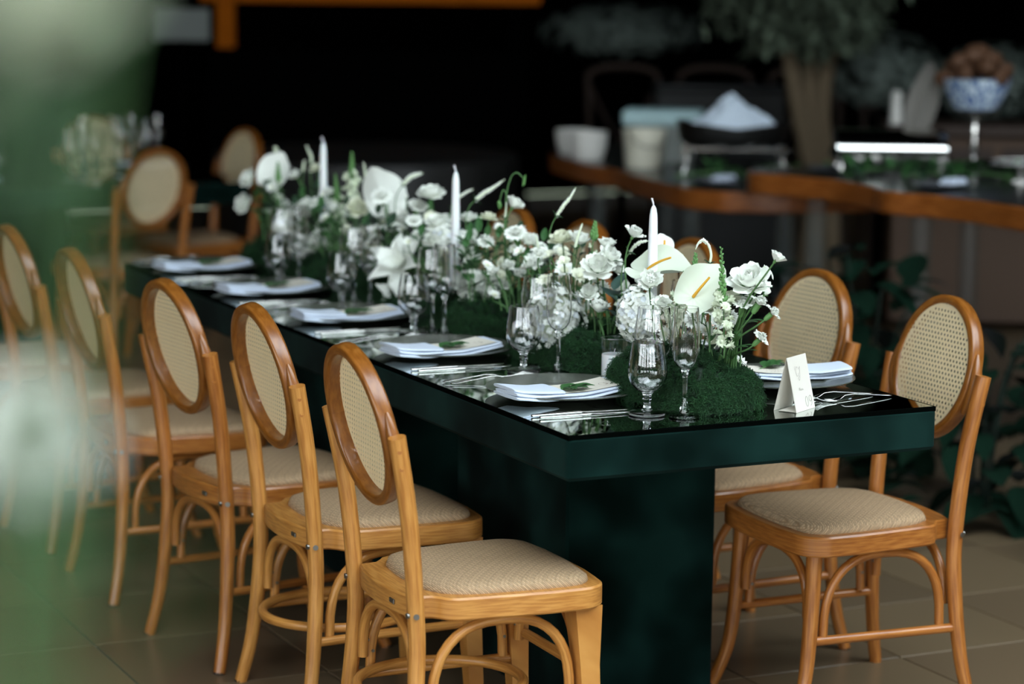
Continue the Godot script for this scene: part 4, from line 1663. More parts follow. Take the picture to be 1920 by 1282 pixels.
func shrub(at: Vector3, w: float, h: float, n: int, l: float, mater: String, label: String, group := "") -> void:
	var t := thing("leafy_shrub", at, 0, label, "shrub", group)
	var r2 := RandomNumberGenerator.new()
	r2.seed = int(at.x * 100) + n
	var lf := MB.new()
	leaf_shape(lf, l, l * 0.62, 0.2, 0.45)
	var me := lf.mesh()
	var stems := MB.new()
	var i := 0
	for k in 7:
		var a := k * 2.4
		var top := Vector3(cos(a) * w * r2.randf_range(0.1, 0.45), h * r2.randf_range(0.55, 0.95), sin(a) * w * r2.randf_range(0.1, 0.45))
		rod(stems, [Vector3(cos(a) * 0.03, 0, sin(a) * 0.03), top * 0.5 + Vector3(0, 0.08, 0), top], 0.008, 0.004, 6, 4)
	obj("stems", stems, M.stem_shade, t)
	while i < n:
		var d := Vector3(r2.randf_range(-1, 1), r2.randf_range(0, 1), r2.randf_range(-1, 1))
		if d.length() > 1.0:
			continue
		var p := Vector3(d.x * w * 0.5, 0.05 + d.y * h * 0.9, d.z * w * 0.5)
		obj("leaf", me, M[mater], t, Transform3D(Basis(Vector3.UP, atan2(d.x, d.z) + r2.randf_range(-0.7, 0.7)) * Basis(Vector3.RIGHT, r2.randf_range(-0.9, 0.5)).scaled(Vector3.ONE * r2.randf_range(0.6, 1.1)), p))
		i += 1

func slab(at: Vector3, edge: Array, back: float, top: float, label: String, legs: Array) -> void:
	# thick wavy-edged wooden counter on clear acrylic columns
	var t := thing("serpentine_buffet_table", at, 0, label, "buffet table")
	var loc := []
	for e in edge:
		loc.append(Vector3(e[0] - at.x, 0, e[1] - at.z))
	var c := curve(loc, 6)
	var poly := PackedVector2Array()
	for q in c:
		poly.append(Vector2(q.x, q.z))
	poly.append(Vector2(back - at.x, c[-1].z))
	poly.append(Vector2(back - at.x, c[0].z))
	var m := MB.new()
	m.prism(poly, top - 0.078, top, 0.006)
	var ct := obj("counter_top", m, M.buffet_wood, t)
	m = MB.new()
	var mid := Vector2.ZERO
	for q in poly:
		mid += q / poly.size()
	var inner := PackedVector2Array()
	for q in Geometry2D.offset_polygon(poly, -0.012)[0]:
		inner.append(q)
	m.prism(inner, top - 0.001, top + 0.0015, 0.0005)
	obj("glass_inlay", m, M.inlay, ct)
	for q in legs:
		m = MB.new()
		m.lathe([Vector2(0, 0), Vector2(0.055, 0), Vector2(0.055, 0.012), Vector2(0.04, 0.014), Vector2(0.04, top - 0.079), Vector2(0, top - 0.079)], 20, Vector3(q[0] - at.x, 0, q[1] - at.z))
		obj("column_leg", m, M.acrylic, t)

func greens(at: Vector3, lx: float, lz: float, n: int, label: String) -> void:
	var t := thing("leaf_garland", at, 0, label, "greenery", "greenery on the buffet")
	var m := MB.new()
	leaf_shape(m, 0.075, 0.036, 0.25, 0.4)
	var me := m.mesh()
	var r2 := RandomNumberGenerator.new()
	r2.seed = n + int(at.z * 10)
	m = MB.new()
	rod(m, [Vector3(-lx, 0.012, -lz), Vector3(0, 0.03, 0), Vector3(lx, 0.012, lz)], 0.006, 0.006, 6, 4)
	obj("stem", m, M.stem, t)
	for i in n:
		var f := r2.randf_range(-1, 1)
		obj("leaf", me, M.leaf if i % 3 else M.leaf_dark, t, Transform3D(Basis(Vector3.UP, r2.randf() * TAU) * Basis(Vector3.RIGHT, r2.randf_range(-1.2, 0.1)), Vector3(lx * f + r2.randf_range(-0.06, 0.06), 0.015 + r2.randf() * 0.03, lz * f + r2.randf_range(-0.06, 0.06))))

func buffet() -> void:
	var bw := mat("ffffff", 0.3)
	bw.albedo_texture = noise_tex(256, 256, 0.02, ["7a4114", "8f5020", "a05e28"], 31)
	bw.uv1_scale = Vector3(1.5, 18, 1)
	M.buffet_wood = bw
	M.inlay = mat("1a1a1a", 0.25)
	var ac := StandardMaterial3D.new()
	ac.transparency = BaseMaterial3D.TRANSPARENCY_ALPHA
	ac.albedo_color = Color(0.45, 0.50, 0.50, 0.22)
	ac.roughness = 0.1
	M.acrylic = ac
	slab(Vector3(3.2, 0, -4.9), [[3.6, -6.5], [3.2, -6.35], [2.95, -6.05], [2.86, -5.75], [2.80, -5.4], [2.80, -5.1], [2.72, -4.75], [2.64, -4.3], [2.68, -4.1], [2.78, -3.98], [2.95, -3.9], [3.2, -3.86]], 3.75, 0.80, "lower wavy wooden buffet counter with bowls and a cloth covered tray", [[2.95, -5.55], [2.86, -4.55], [3.0, -4.05], [3.5, -5.9]])
	slab(Vector3(3.3, 0, -3.2), [[3.2, -4.1], [2.85, -4.02], [2.72, -3.86], [2.78, -3.66], [2.84, -3.45], [2.82, -3.2], [2.76, -3.02], [2.82, -2.85], [2.86, -2.65], [2.86, -2.3], [2.9, -1.9]], 3.95, 0.89, "higher wooden buffet counter at right with silverware and a porcelain bowl", [[2.95, -3.75], [3.05, -3.2], [3.1, -2.2], [3.7, -3.8]])
	var white := mat("d9d6cf", 0.5)
	var lathe_thing := func(called: String, part: String, at: Vector3, prof: Array, m_: Material, label: String, cat: String) -> Node3D:
		var t := thing(called, at, 0, label, cat)
		var m := MB.new()
		m.lathe(prof, 32)
		obj(part, m, m_, t)
		return t
	# things on the lower counter
	var y := 0.802
	lathe_thing.call("serving_bowl", "bowl_wall", Vector3(2.93, y, -5.62), [Vector2(0, 0), Vector2(0.065, 0), Vector2(0.082, 0.05), Vector2(0.088, 0.125), Vector2(0.084, 0.125), Vector2(0.06, 0.01), Vector2(0, 0.008)], white, "small white bowl at the left end of the buffet", "bowl")
	lathe_thing.call("serving_bowl", "bowl_wall", Vector3(3.02, y, -5.95), [Vector2(0, 0), Vector2(0.06, 0), Vector2(0.075, 0.05), Vector2(0.08, 0.11), Vector2(0.076, 0.11), Vector2(0.055, 0.01), Vector2(0, 0.008)], white, "white bowl farthest left on the buffet, behind another bowl", "bowl")
	var bk: Node3D = lathe_thing.call("bucket", "bucket_wall", Vector3(2.96, y, -5.15), [Vector2(0, 0), Vector2(0.075, 0), Vector2(0.082, 0.01), Vector2(0.092, 0.15), Vector2(0.096, 0.15), Vector2(0.096, 0.165), Vector2(0.09, 0.165), Vector2(0.08, 0.02), Vector2(0, 0.012)], mat("d6d2bf", 0.5), "cream plastic bucket in front of the lidded tub", "bucket")
	var m := MB.new()
	rod(m, [Vector3(-0.09, 0.15, 0.02), Vector3(-0.06, 0.10, 0.09), Vector3(0.06, 0.10, 0.09), Vector3(0.09, 0.15, 0.02)], 0.003, 0.003, 6, 6)
	obj("handle", m, M.screw, bk)
	var t := thing("storage_tub", Vector3(3.22, y, -5.45), -0.6, "translucent storage tub with a pale aqua lid", "tub")
	m = MB.new()
	var rr := [[0.0, 0.13, 0.085], [0.004, 0.13, 0.085], [0.16, 0.16, 0.105], [0.165, 0.16, 0.105]]
	m.grid(32, 3, func(u: float, v: float) -> Vector3:
		var q: Array = rr[roundi(v * 3)]
		var a := TAU * u
		return Vector3(signf(cos(a)) * pow(absf(cos(a)), 0.35) * q[1], q[0], -signf(sin(a)) * pow(absf(sin(a)), 0.35) * q[2]), true)
	obj("tub_body", m, mat("8e928c", 0.5), t)
	m = MB.new()
	m.box(Vector3(0, 0.195, 0), Vector3(0.35, 0.07, 0.235), 0.012)
	obj("lid", m, mat("a9c6c8", 0.45), t)
	# silver stand, dark tray, white cloth
	t = thing("chafing_stand", Vector3(3.15, y, -4.72), -0.45, "silver chafing stand carrying the dark tray", "stand")
	for sx in [-0.2, 0.2]:
		for sz in [-0.1, 0.1]:
			m = MB.new()
			rod(m, [Vector3(sx * 1.08, 0, sz * 1.15), Vector3(sx, 0.06, sz), Vector3(sx, 0.11, sz)], 0.008, 0.007, 8, 4)
			obj("leg", m, M.steel, t)
	m = MB.new()
	m.box(Vector3(0, 0.112, 0.11), Vector3(0.46, 0.014, 0.014), 0.003)
	m.box(Vector3(0, 0.112, -0.11), Vector3(0.46, 0.014, 0.014), 0.003)
	m.box(Vector3(-0.225, 0.112, 0), Vector3(0.014, 0.014, 0.22), 0.003)
	m.box(Vector3(0.225, 0.112, 0), Vector3(0.014, 0.014, 0.22), 0.003)
	obj("rim", m, M.steel, t)
	t = thing("serving_tray", Vector3(3.15, y + 0.119, -4.72), -0.45, "dark curved serving tray under a heap of white cloth", "tray")
	m = MB.new()
	m.grid(40, 8, func(u: float, v: float) -> Vector3:
		var a := TAU * u
		var prof: Array = [[0.0, 0.0], [0.8, 0.0], [0.95, 0.02], [1.0, 0.075], [1.0, 0.08], [0.97, 0.078], [0.92, 0.03], [0.75, 0.012], [0.0, 0.012]]
		var q: Array = prof[roundi(v * 8)]
		return Vector3(cos(a) * 0.24 * q[0], q[1] * (1.0 + 0.35 * absf(cos(a)) * float(q[0])), -sin(a) * 0.15 * q[0]), true)
	obj("tray_body", m, mat("0b0a09", 0.4), t)
	t = thing("white_cloth", Vector3(3.15, y + 0.19, -4.72), -0.45, "white cloth heaped over the dark tray", "cloth")
	m = MB.new()
	var fn := FastNoiseLite.new()
	fn.seed = 3
	fn.frequency = 6.0
	m.grid(48, 20, func(u: float, v: float) -> Vector3:
		var a := TAU * u
		var r := 1.0 - v
		var px := cos(a) * 0.215 * r
		var pz := -sin(a) * 0.135 * r
		var h := 0.115 * pow(1.0 - r, 0.7) + 0.045 * exp(-pow((px + 0.03) / 0.05, 2.0)) * (1.0 - r)
		h += 0.02 * sin(a * 7.0 + r * 5.0) * r + 0.015 * fn.get_noise_2d(px * 3.0, pz * 3.0)
		return Vector3(px, h - 0.03 * r * r, pz), true)
	obj("cloth_fold", m, mat("ccd9e6", 0.9), t)
	greens(Vector3(3.0, y, -4.5), 0.18, 0.12, 40, "leafy greens in front of the chafing stand")
	greens(Vector3(3.2, y, -4.15), 0.12, 0.05, 26, "leafy greens at the right end of the lower counter")
	for e in [[Vector3(2.86, y, -4.35), "white side plate at the front of the lower counter"], [Vector3(3.05, 0.892, -3.78), "white side plate at the left end of the higher counter"], [Vector3(3.02, 0.892, -3.05), "glass plate with a napkin on the higher counter"]]:
		t = thing("side_plate", e[0], 0, e[1], "plate", "plates on the buffet")
		m = MB.new()
		m.lathe([Vector2(0, 0), Vector2(0.06, 0), Vector2(0.105, 0.012), Vector2(0.108, 0.014), Vector2(0.105, 0.015), Vector2(0.06, 0.005), Vector2(0, 0.005)], 40)
		obj("plate_body", m, mat("6f7278", 0.2, 0.2), t)
	for e in [[Vector3(2.93, y, -4.42), "small folded white napkin on the lower counter"], [Vector3(3.06, 0.899, -3.03), "folded white napkin on the glass plate at the buffet"]]:
		t = thing("folded_napkin", e[0], 0.4, e[1], "napkin")
		m = MB.new()
		m.box(Vector3(0, 0.012, 0), Vector3(0.1, 0.012, 0.06), 0.004)
		m.box(Vector3(0.005, 0.022, 0), Vector3(0.085, 0.010, 0.055), 0.004)
		obj("fold", m, M.napkin, t)
	# the higher counter
	y = 0.892
	t = thing("chafing_dish", Vector3(3.30, y, -3.79), -0.5, "silver chafing dish with a roll top lid catching the light", "chafing dish")
	m = MB.new()
	m.box(Vector3(0, 0.055, 0), Vector3(0.44, 0.05, 0.28), 0.012)
	obj("basin", m, M.steel, t)
	m = MB.new()
	m.grid(16, 24, func(u: float, v: float) -> Vector3:
		var a := PI * u
		return Vector3(lerpf(-0.21, 0.21, v), 0.082 + 0.075 * sin(a), -cos(a) * 0.135))
	for s in [-1.0, 1.0]:
		for i in 16:
			var a := PI * i / 16.0
			var b := PI * (i + 1) / 16.0
			m.flat(Vector3(s * 0.21, 0.082, 0), Vector3(s * 0.21, 0.082 + 0.075 * sin(a), -cos(a) * 0.135), Vector3(s * 0.21, 0.082 + 0.075 * sin(b), -cos(b) * 0.135), Vector3.ZERO + Vector3(0, 0.1, 0))
	obj("roll_lid", m, M.steel, t)
	for sx in [-0.19, 0.19]:
		for sz in [-0.11, 0.11]:
			m = MB.new()
			rod(m, [Vector3(sx, 0, sz), Vector3(sx, 0.035, sz)], 0.012, 0.009)
			obj("foot", m, M.steel, t)
	greens(Vector3(3.12, y, -3.5), 0.14, 0.14, 46, "leafy garland in front of the chafing dish")
	greens(Vector3(3.3, y, -3.3), 0.16, 0.10, 46, "leafy garland below the porcelain bowl stand")
	t = lathe_thing.call("pedestal_stand", "column", Vector3(3.62, y, -3.68), [Vector2(0, 0), Vector2(0.07, 0), Vector2(0.072, 0.006), Vector2(0.03, 0.016), Vector2(0.014, 0.03), Vector2(0.011, 0.06), Vector2(0.02, 0.085), Vector2(0.013, 0.11), Vector2(0.018, 0.14), Vector2(0.012, 0.165), Vector2(0.012, 0.2), Vector2(0.02, 0.215), Vector2(0.085, 0.225), Vector2(0.088, 0.232), Vector2(0, 0.232)], M.steel, "tall turned silver stand under the porcelain bowl", "stand")
	var im := Image.create(256, 64, false, Image.FORMAT_RGB8)
	var f2 := FastNoiseLite.new()
	f2.seed = 9
	f2.frequency = 0.16
	for yy in 64:
		for xx in 256:
			var g := f2.get_noise_3d(cos(xx / 256.0 * TAU) * 60.0, sin(xx / 256.0 * TAU) * 60.0, yy * 1.0)
			im.set_pixel(xx, yy, Color("2c4f8c") if g > 0.06 or yy < 3 or yy > 60 else Color("c9d6de"))
	var por := mat("ffffff", 0.15)
	por.albedo_texture = ImageTexture.create_from_image(im)
	lathe_thing.call("porcelain_bowl", "bowl_wall", Vector3(3.62, y + 0.233, -3.68), [Vector2(0, 0), Vector2(0.075, 0), Vector2(0.085, 0.005), Vector2(0.115, 0.06), Vector2(0.135, 0.118), Vector2(0.139, 0.121), Vector2(0.133, 0.118), Vector2(0.08, 0.012), Vector2(0, 0.010)], por, "blue and white patterned porcelain bowl heaped with brown rolls", "bowl")
	var crust := mat("53351f", 0.7)
	var r2 := RandomNumberGenerator.new()
	r2.seed = 12
	for i in 14:
		var a := i * 2.4
		var q := sqrt(float(i) / 14.0)
		t = thing("bread_roll", Vector3(3.62 + cos(a) * q * 0.12, y + 0.335 + 0.115 * (1.0 - q * q), -3.68 + sin(a) * q * 0.12), r2.randf() * TAU, "brown crusty bread roll heaped in the porcelain bowl", "bread", "bread rolls in the porcelain bowl")
		m = MB.new()
		m.xf = Transform3D(Basis(Vector3.RIGHT, r2.randf_range(-0.5, 0.5)).scaled(Vector3(0.055, 0.036, 0.036)), Vector3.ZERO)
		m.grid(12, 8, func(u: float, v: float) -> Vector3:
			var b := PI * v
			return Vector3(sin(b) * cos(TAU * u), -cos(b), -sin(b) * sin(TAU * u)) * (1.0 + 0.05 * sin(u * 30.0)), true)
		obj("crust", m, crust, t)
	t = thing("lace_cloth", Vector3(3.50, y, -3.82), -0.5, "grey lace cloth hanging from the heaped bowl", "cloth")
	m = MB.new()
	m.grid(24, 20, func(u: float, v: float) -> Vector3:
		var w := 0.03 + 0.10 * sin(PI * clampf(v * 1.1, 0, 1))
		return Vector3((u - 0.5) * w - 0.07 * v, 0.41 - 0.34 * v - 0.06 * absf(u - 0.6) * v, 0.012 * sin(u * 14.0) + 0.03 * v))
	var lace := mat("77736d", 0.9)
	lace.backlight_enabled = true
	lace.backlight = Color(0.4, 0.4, 0.4)
	obj("cloth_fold", m, lace, t)
	t = thing("oval_tray", Vector3(3.50, y, -3.22), -0.4, "oval silver tray at the right end of the buffet", "tray")
	m = MB.new()
	m.grid(48, 5, func(u: float, v: float) -> Vector3:
		var a := TAU * u
		var q: Array = [[0.0, 0.045], [0.75, 0.045], [0.85, 0.05], [1.0, 0.066], [1.0, 0.070], [0.98, 0.070]][5 - roundi(v * 5)]
		return Vector3(cos(a) * 0.2 * q[0], q[1], -sin(a) * 0.13 * q[0]), true)
	obj("tray_body", m, M.steel, t)
	m = MB.new()
	m.lathe([Vector2(0, 0), Vector2(0.09, 0), Vector2(0.09, 0.004), Vector2(0.02, 0.02), Vector2(0.03, 0.046), Vector2(0, 0.046)], 24)
	obj("tray_foot", m, M.steel, t)
	# planting at the foot of the buffet
	var sp := [[2.42, -1.95, 0.68, 0.66, "at the right picture edge"], [2.46, -2.65, 0.70, 0.80, "tallest one behind the front right chair"], [2.36, -3.35, 0.66, 0.66, "between the backs of the two front right chairs"], [2.26, -4.05, 0.62, 0.52, "behind the second right chair"], [2.62, -1.22, 0.66, 0.40, "low one right of the front right chair legs"], [2.16, -4.72, 0.56, 0.46, "below the lower counter, seen past the flowers"]]
	for s in sp:
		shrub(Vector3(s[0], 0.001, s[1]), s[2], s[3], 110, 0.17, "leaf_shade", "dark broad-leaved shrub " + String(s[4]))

func background() -> void:
	# olive tree in the dark behind the buffet
	var t := thing("olive_tree", Vector3(4.17, 0, -5.66), 0, "grey-green bushy tree with pale twisted trunks behind the buffet", "tree")
	var m := MB.new()
	var r2 := RandomNumberGenerator.new()
	r2.seed = 2
	var bark := mat("5a4c39", 0.9)
	for k in 3:
		m = MB.new()
		rod(m, [Vector3(-0.09 + 0.06 * k, 0, 0.05 * k), Vector3(-0.06 + 0.05 * k, 0.6, 0.05), Vector3(-0.14 + 0.07 * k, 1.05, 0.02), Vector3(-0.25 + 0.16 * k, 1.6, 0.05 * k)], 0.055, 0.035, 9, 5)
		obj("trunk", m, bark, t)
	m = MB.new()
	leaf_shape(m, 0.085, 0.024, 0.2, 0.3)
	var mm := MultiMesh.new()
	mm.transform_format = MultiMesh.TRANSFORM_3D
	mm.mesh = m.mesh()
	mm.instance_count = 9000
	for i in 9000:
		var d := Vector3(r2.randfn(), r2.randfn(), r2.randfn()).normalized() * pow(r2.randf(), 0.4)
		var lump := 0.82 + 0.18 * sin(d.x * 7.0 + d.z * 5.0) * cos(d.y * 6.0)
		mm.set_instance_transform(i, Transform3D(Basis.from_euler(Vector3(r2.randf_range(-1.2, 0.6), r2.randf() * TAU, 0)).scaled(Vector3.ONE * r2.randf_range(0.7, 1.3)), Vector3(-0.12, 1.62, 0) + d * lump * Vector3(0.55, 0.48, 0.5)))
	var o := MultiMeshInstance3D.new()
	o.multimesh = mm
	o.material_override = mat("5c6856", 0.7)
	o.name = "foliage"
	o.set_meta("kind", "stuff")
	t.add_child(o, true)
	# dark case behind the cloth heap
	t = thing("equipment_case", Vector3(4.18, 0, -6.62), -0.45, "black case standing behind the cloth heap", "case")
	m = MB.new()
	m.box(Vector3(0, 0.53, 0), Vector3(0.66, 1.06, 0.3), 0.02)
	obj("case_body", m, mat("060808", 0.6), t)
	m = MB.new()
	m.box(Vector3(0, 1.067, 0), Vector3(0.64, 0.014, 0.28), 0.004)
	obj("case_lid", m, mat("2b2e30", 0.4), t)
	# cross-back chairs stacked away in the dark
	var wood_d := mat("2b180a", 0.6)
	var names := ["leftmost", "second", "third", "rightmost"]
	for i in 4:
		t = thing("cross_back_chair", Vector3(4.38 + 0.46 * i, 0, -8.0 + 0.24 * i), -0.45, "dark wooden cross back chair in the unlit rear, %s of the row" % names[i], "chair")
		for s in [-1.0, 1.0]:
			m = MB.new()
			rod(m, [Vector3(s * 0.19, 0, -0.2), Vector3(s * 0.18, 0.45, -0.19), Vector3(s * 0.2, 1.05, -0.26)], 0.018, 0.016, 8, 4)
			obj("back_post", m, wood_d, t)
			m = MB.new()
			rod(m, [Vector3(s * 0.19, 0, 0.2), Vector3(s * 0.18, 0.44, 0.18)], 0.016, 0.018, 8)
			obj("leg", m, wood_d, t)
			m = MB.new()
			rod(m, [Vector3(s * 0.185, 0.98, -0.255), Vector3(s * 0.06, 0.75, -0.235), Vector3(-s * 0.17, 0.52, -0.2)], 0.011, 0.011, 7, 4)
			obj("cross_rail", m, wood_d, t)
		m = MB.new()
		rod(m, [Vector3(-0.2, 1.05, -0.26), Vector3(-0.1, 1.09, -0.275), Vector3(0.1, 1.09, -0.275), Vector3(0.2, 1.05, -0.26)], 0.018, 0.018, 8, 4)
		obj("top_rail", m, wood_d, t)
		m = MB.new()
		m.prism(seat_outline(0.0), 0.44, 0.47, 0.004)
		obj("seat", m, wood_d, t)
	# grey-white flower masses on unseen stands in the rear
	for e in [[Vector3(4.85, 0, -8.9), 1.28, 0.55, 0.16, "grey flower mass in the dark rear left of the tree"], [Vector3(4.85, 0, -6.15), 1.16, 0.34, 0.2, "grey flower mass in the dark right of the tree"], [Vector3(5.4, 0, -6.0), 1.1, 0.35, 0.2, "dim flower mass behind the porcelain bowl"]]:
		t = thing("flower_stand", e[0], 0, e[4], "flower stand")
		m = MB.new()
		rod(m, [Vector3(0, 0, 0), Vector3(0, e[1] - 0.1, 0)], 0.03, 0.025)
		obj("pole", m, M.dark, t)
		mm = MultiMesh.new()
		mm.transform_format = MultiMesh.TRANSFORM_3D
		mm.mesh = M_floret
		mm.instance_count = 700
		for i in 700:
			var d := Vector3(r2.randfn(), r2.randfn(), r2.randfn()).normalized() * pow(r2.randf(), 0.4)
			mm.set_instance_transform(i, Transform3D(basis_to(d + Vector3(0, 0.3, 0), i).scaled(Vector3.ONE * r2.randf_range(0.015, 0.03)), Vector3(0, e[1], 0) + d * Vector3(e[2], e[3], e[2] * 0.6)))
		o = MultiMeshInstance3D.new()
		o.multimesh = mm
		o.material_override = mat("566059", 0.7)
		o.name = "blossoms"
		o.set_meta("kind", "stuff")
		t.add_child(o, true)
	# wooden console and a low shelf at the rear
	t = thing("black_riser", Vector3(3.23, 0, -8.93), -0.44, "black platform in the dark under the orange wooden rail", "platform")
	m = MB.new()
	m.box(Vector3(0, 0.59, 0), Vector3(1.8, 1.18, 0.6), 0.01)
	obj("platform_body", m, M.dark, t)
	var orange := mat("a85a16", 0.9)
	orange.metallic_specular = 0.05
	t = thing("wooden_console", Vector3(3.23, 1.181, -8.9), -0.44, "orange wooden console at the top of the picture, leg at its left", "console")
	m = MB.new()
	m.box(Vector3(0, 0.285, 0), Vector3(1.9, 0.05, 0.5), 0.006)
	obj("top_board", m, orange, t)
	for s in [-1.0, 1.0]:
		m = MB.new()
		m.box(Vector3(s * 0.82, 0.13, -0.18 if s > 0 else 0.12), Vector3(0.10, 0.26, 0.10), 0.006)
		obj("leg", m, orange if s < 0 else M.dark, t)
	t = thing("grey_screen", Vector3(1.935, 0, -8.4), -0.44, "dark grey rectangular panel on a stand at the top left", "screen")
	m = MB.new()
	m.box(Vector3(0, 1.33, 0), Vector3(0.30, 0.17, 0.03), 0.006)
	obj("panel_face", m, mat("6b706c", 0.6), t)
	m = MB.new()
	rod(m, [Vector3(0, 0, 0), Vector3(0, 1.25, 0)], 0.015, 0.015)
	m.box(Vector3(0, 0.01, 0), Vector3(0.3, 0.02, 0.25), 0.004)
	obj("pole", m, M.dark, t)
	t = thing("sideboard", Vector3(5.05, 0, -5.1), -0.5, "brown wooden sideboard in the shade behind the right buffet", "sideboard")
	m = MB.new()
	m.box(Vector3(0, 0.93, 0), Vector3(1.5, 0.05, 0.45), 0.006)
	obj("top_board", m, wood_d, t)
	m = MB.new()
	m.box(Vector3(0, 0.47, -0.02), Vector3(1.42, 0.86, 0.38), 0.006)
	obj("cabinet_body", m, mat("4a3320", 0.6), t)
	for k in 3:
		m = MB.new()
		m.box(Vector3(-0.47 + 0.47 * k, 0.7, 0.178), Vector3(0.43, 0.3, 0.02), 0.004)
		var dr := obj("drawer", m, wood_d, t)
		m = MB.new()
		m.box(Vector3(-0.47 + 0.47 * k, 0.7, 0.195), Vector3(0.08, 0.02, 0.015), 0.004)
		obj("handle", m, M.dark, dr)
	for k in 2:
		t = thing("rolled_napkin", Vector3(4.33 + 0.09 * k, 0.957, -5.26 + 0.03 * k), 0.5, "white rolled napkin standing on the sideboard, %s one" % ["upright", "leaning"][k], "napkin")
		m = MB.new()
		rod(m, [Vector3(0, 0, 0), Vector3(0.05 * k, 0.15, 0)], 0.03, 0.022)
		obj("roll", m, mat("d8d6d0", 0.9), t)

func foreground() -> void:
	# flowering branches close to the lens, in a tall urn on a pedestal below the frame
	var P := Vector3(-1.93, 0, 3.30)
	var t := thing("flower_pedestal", P, 0, "slim stand below the picture carrying the blurred foreground branches", "stand")
	var m := MB.new()
	m.lathe([Vector2(0, 0), Vector2(0.12, 0), Vector2(0.12, 0.02), Vector2(0.03, 0.05), Vector2(0.025, 0.95), Vector2(0.06, 1.0), Vector2(0.075, 1.1), Vector2(0.07, 1.19), Vector2(0.064, 1.19), Vector2(0.05, 1.05), Vector2(0, 1.02)], 24)
	obj("urn", m, M.velvet, t)
	var base := P + Vector3(0, 1.15, 0)
	bloom("rose0", Vector3(-1.882, 1.473, 3.230), 0.0290, Vector3(-0.105, 0.348, 0.932), base + Vector3(0.020, 0, 0.000), "out of focus white flower at the left edge, level with the chair backs", "", 4)
	bloom("rose2", Vector3(-1.971, 1.663, 3.604), 0.0170, Vector3(-0.314, 0.698, 0.644), base + Vector3(0.011, 0, 0.017), "out of focus pale flower at the top left corner", "", 4)
	bloom("bud2", Vector3(-1.988, 1.639, 3.600), 0.0130, Vector3(0.001, 0.662, 0.749), base + Vector3(-0.008, 0, 0.018), "out of focus pale bud cut by the left edge near the top", "", 4)
	foliage_stem(base + Vector3(0.020, 0, 0.000), Vector3(-1.970, 1.632, 3.609), 9, 0.028, 0.014, "leaf", "blurred leafy branch veiling the upper left", "blurred foreground branches")
	foliage_stem(base + Vector3(0.011, 0, 0.017), Vector3(-1.971, 1.603, 3.591), 9, 0.030, 0.015, "leaf", "blurred leafy branch veiling the left chairs", "blurred foreground branches")
	foliage_stem(base + Vector3(-0.008, 0, 0.018), Vector3(-1.856, 1.636, 3.271), 5, 0.020, 0.012, "leaf", "thin blurred leafy branch below the top left flower", "blurred foreground branches")
	foliage_stem(base + Vector3(-0.020, 0, 0.003), Vector3(-1.999, 1.535, 3.668), 4, 0.030, 0.010, "leaf", "blurred low leafy branch over the floor at left", "blurred foreground branches")
	foliage_stem(base + Vector3(-0.013, 0, -0.015), Vector3(-1.997, 1.529, 3.726), 3, 0.030, 0.010, "leaf", "blurred low leafy branch at the bottom left corner", "blurred foreground branches")

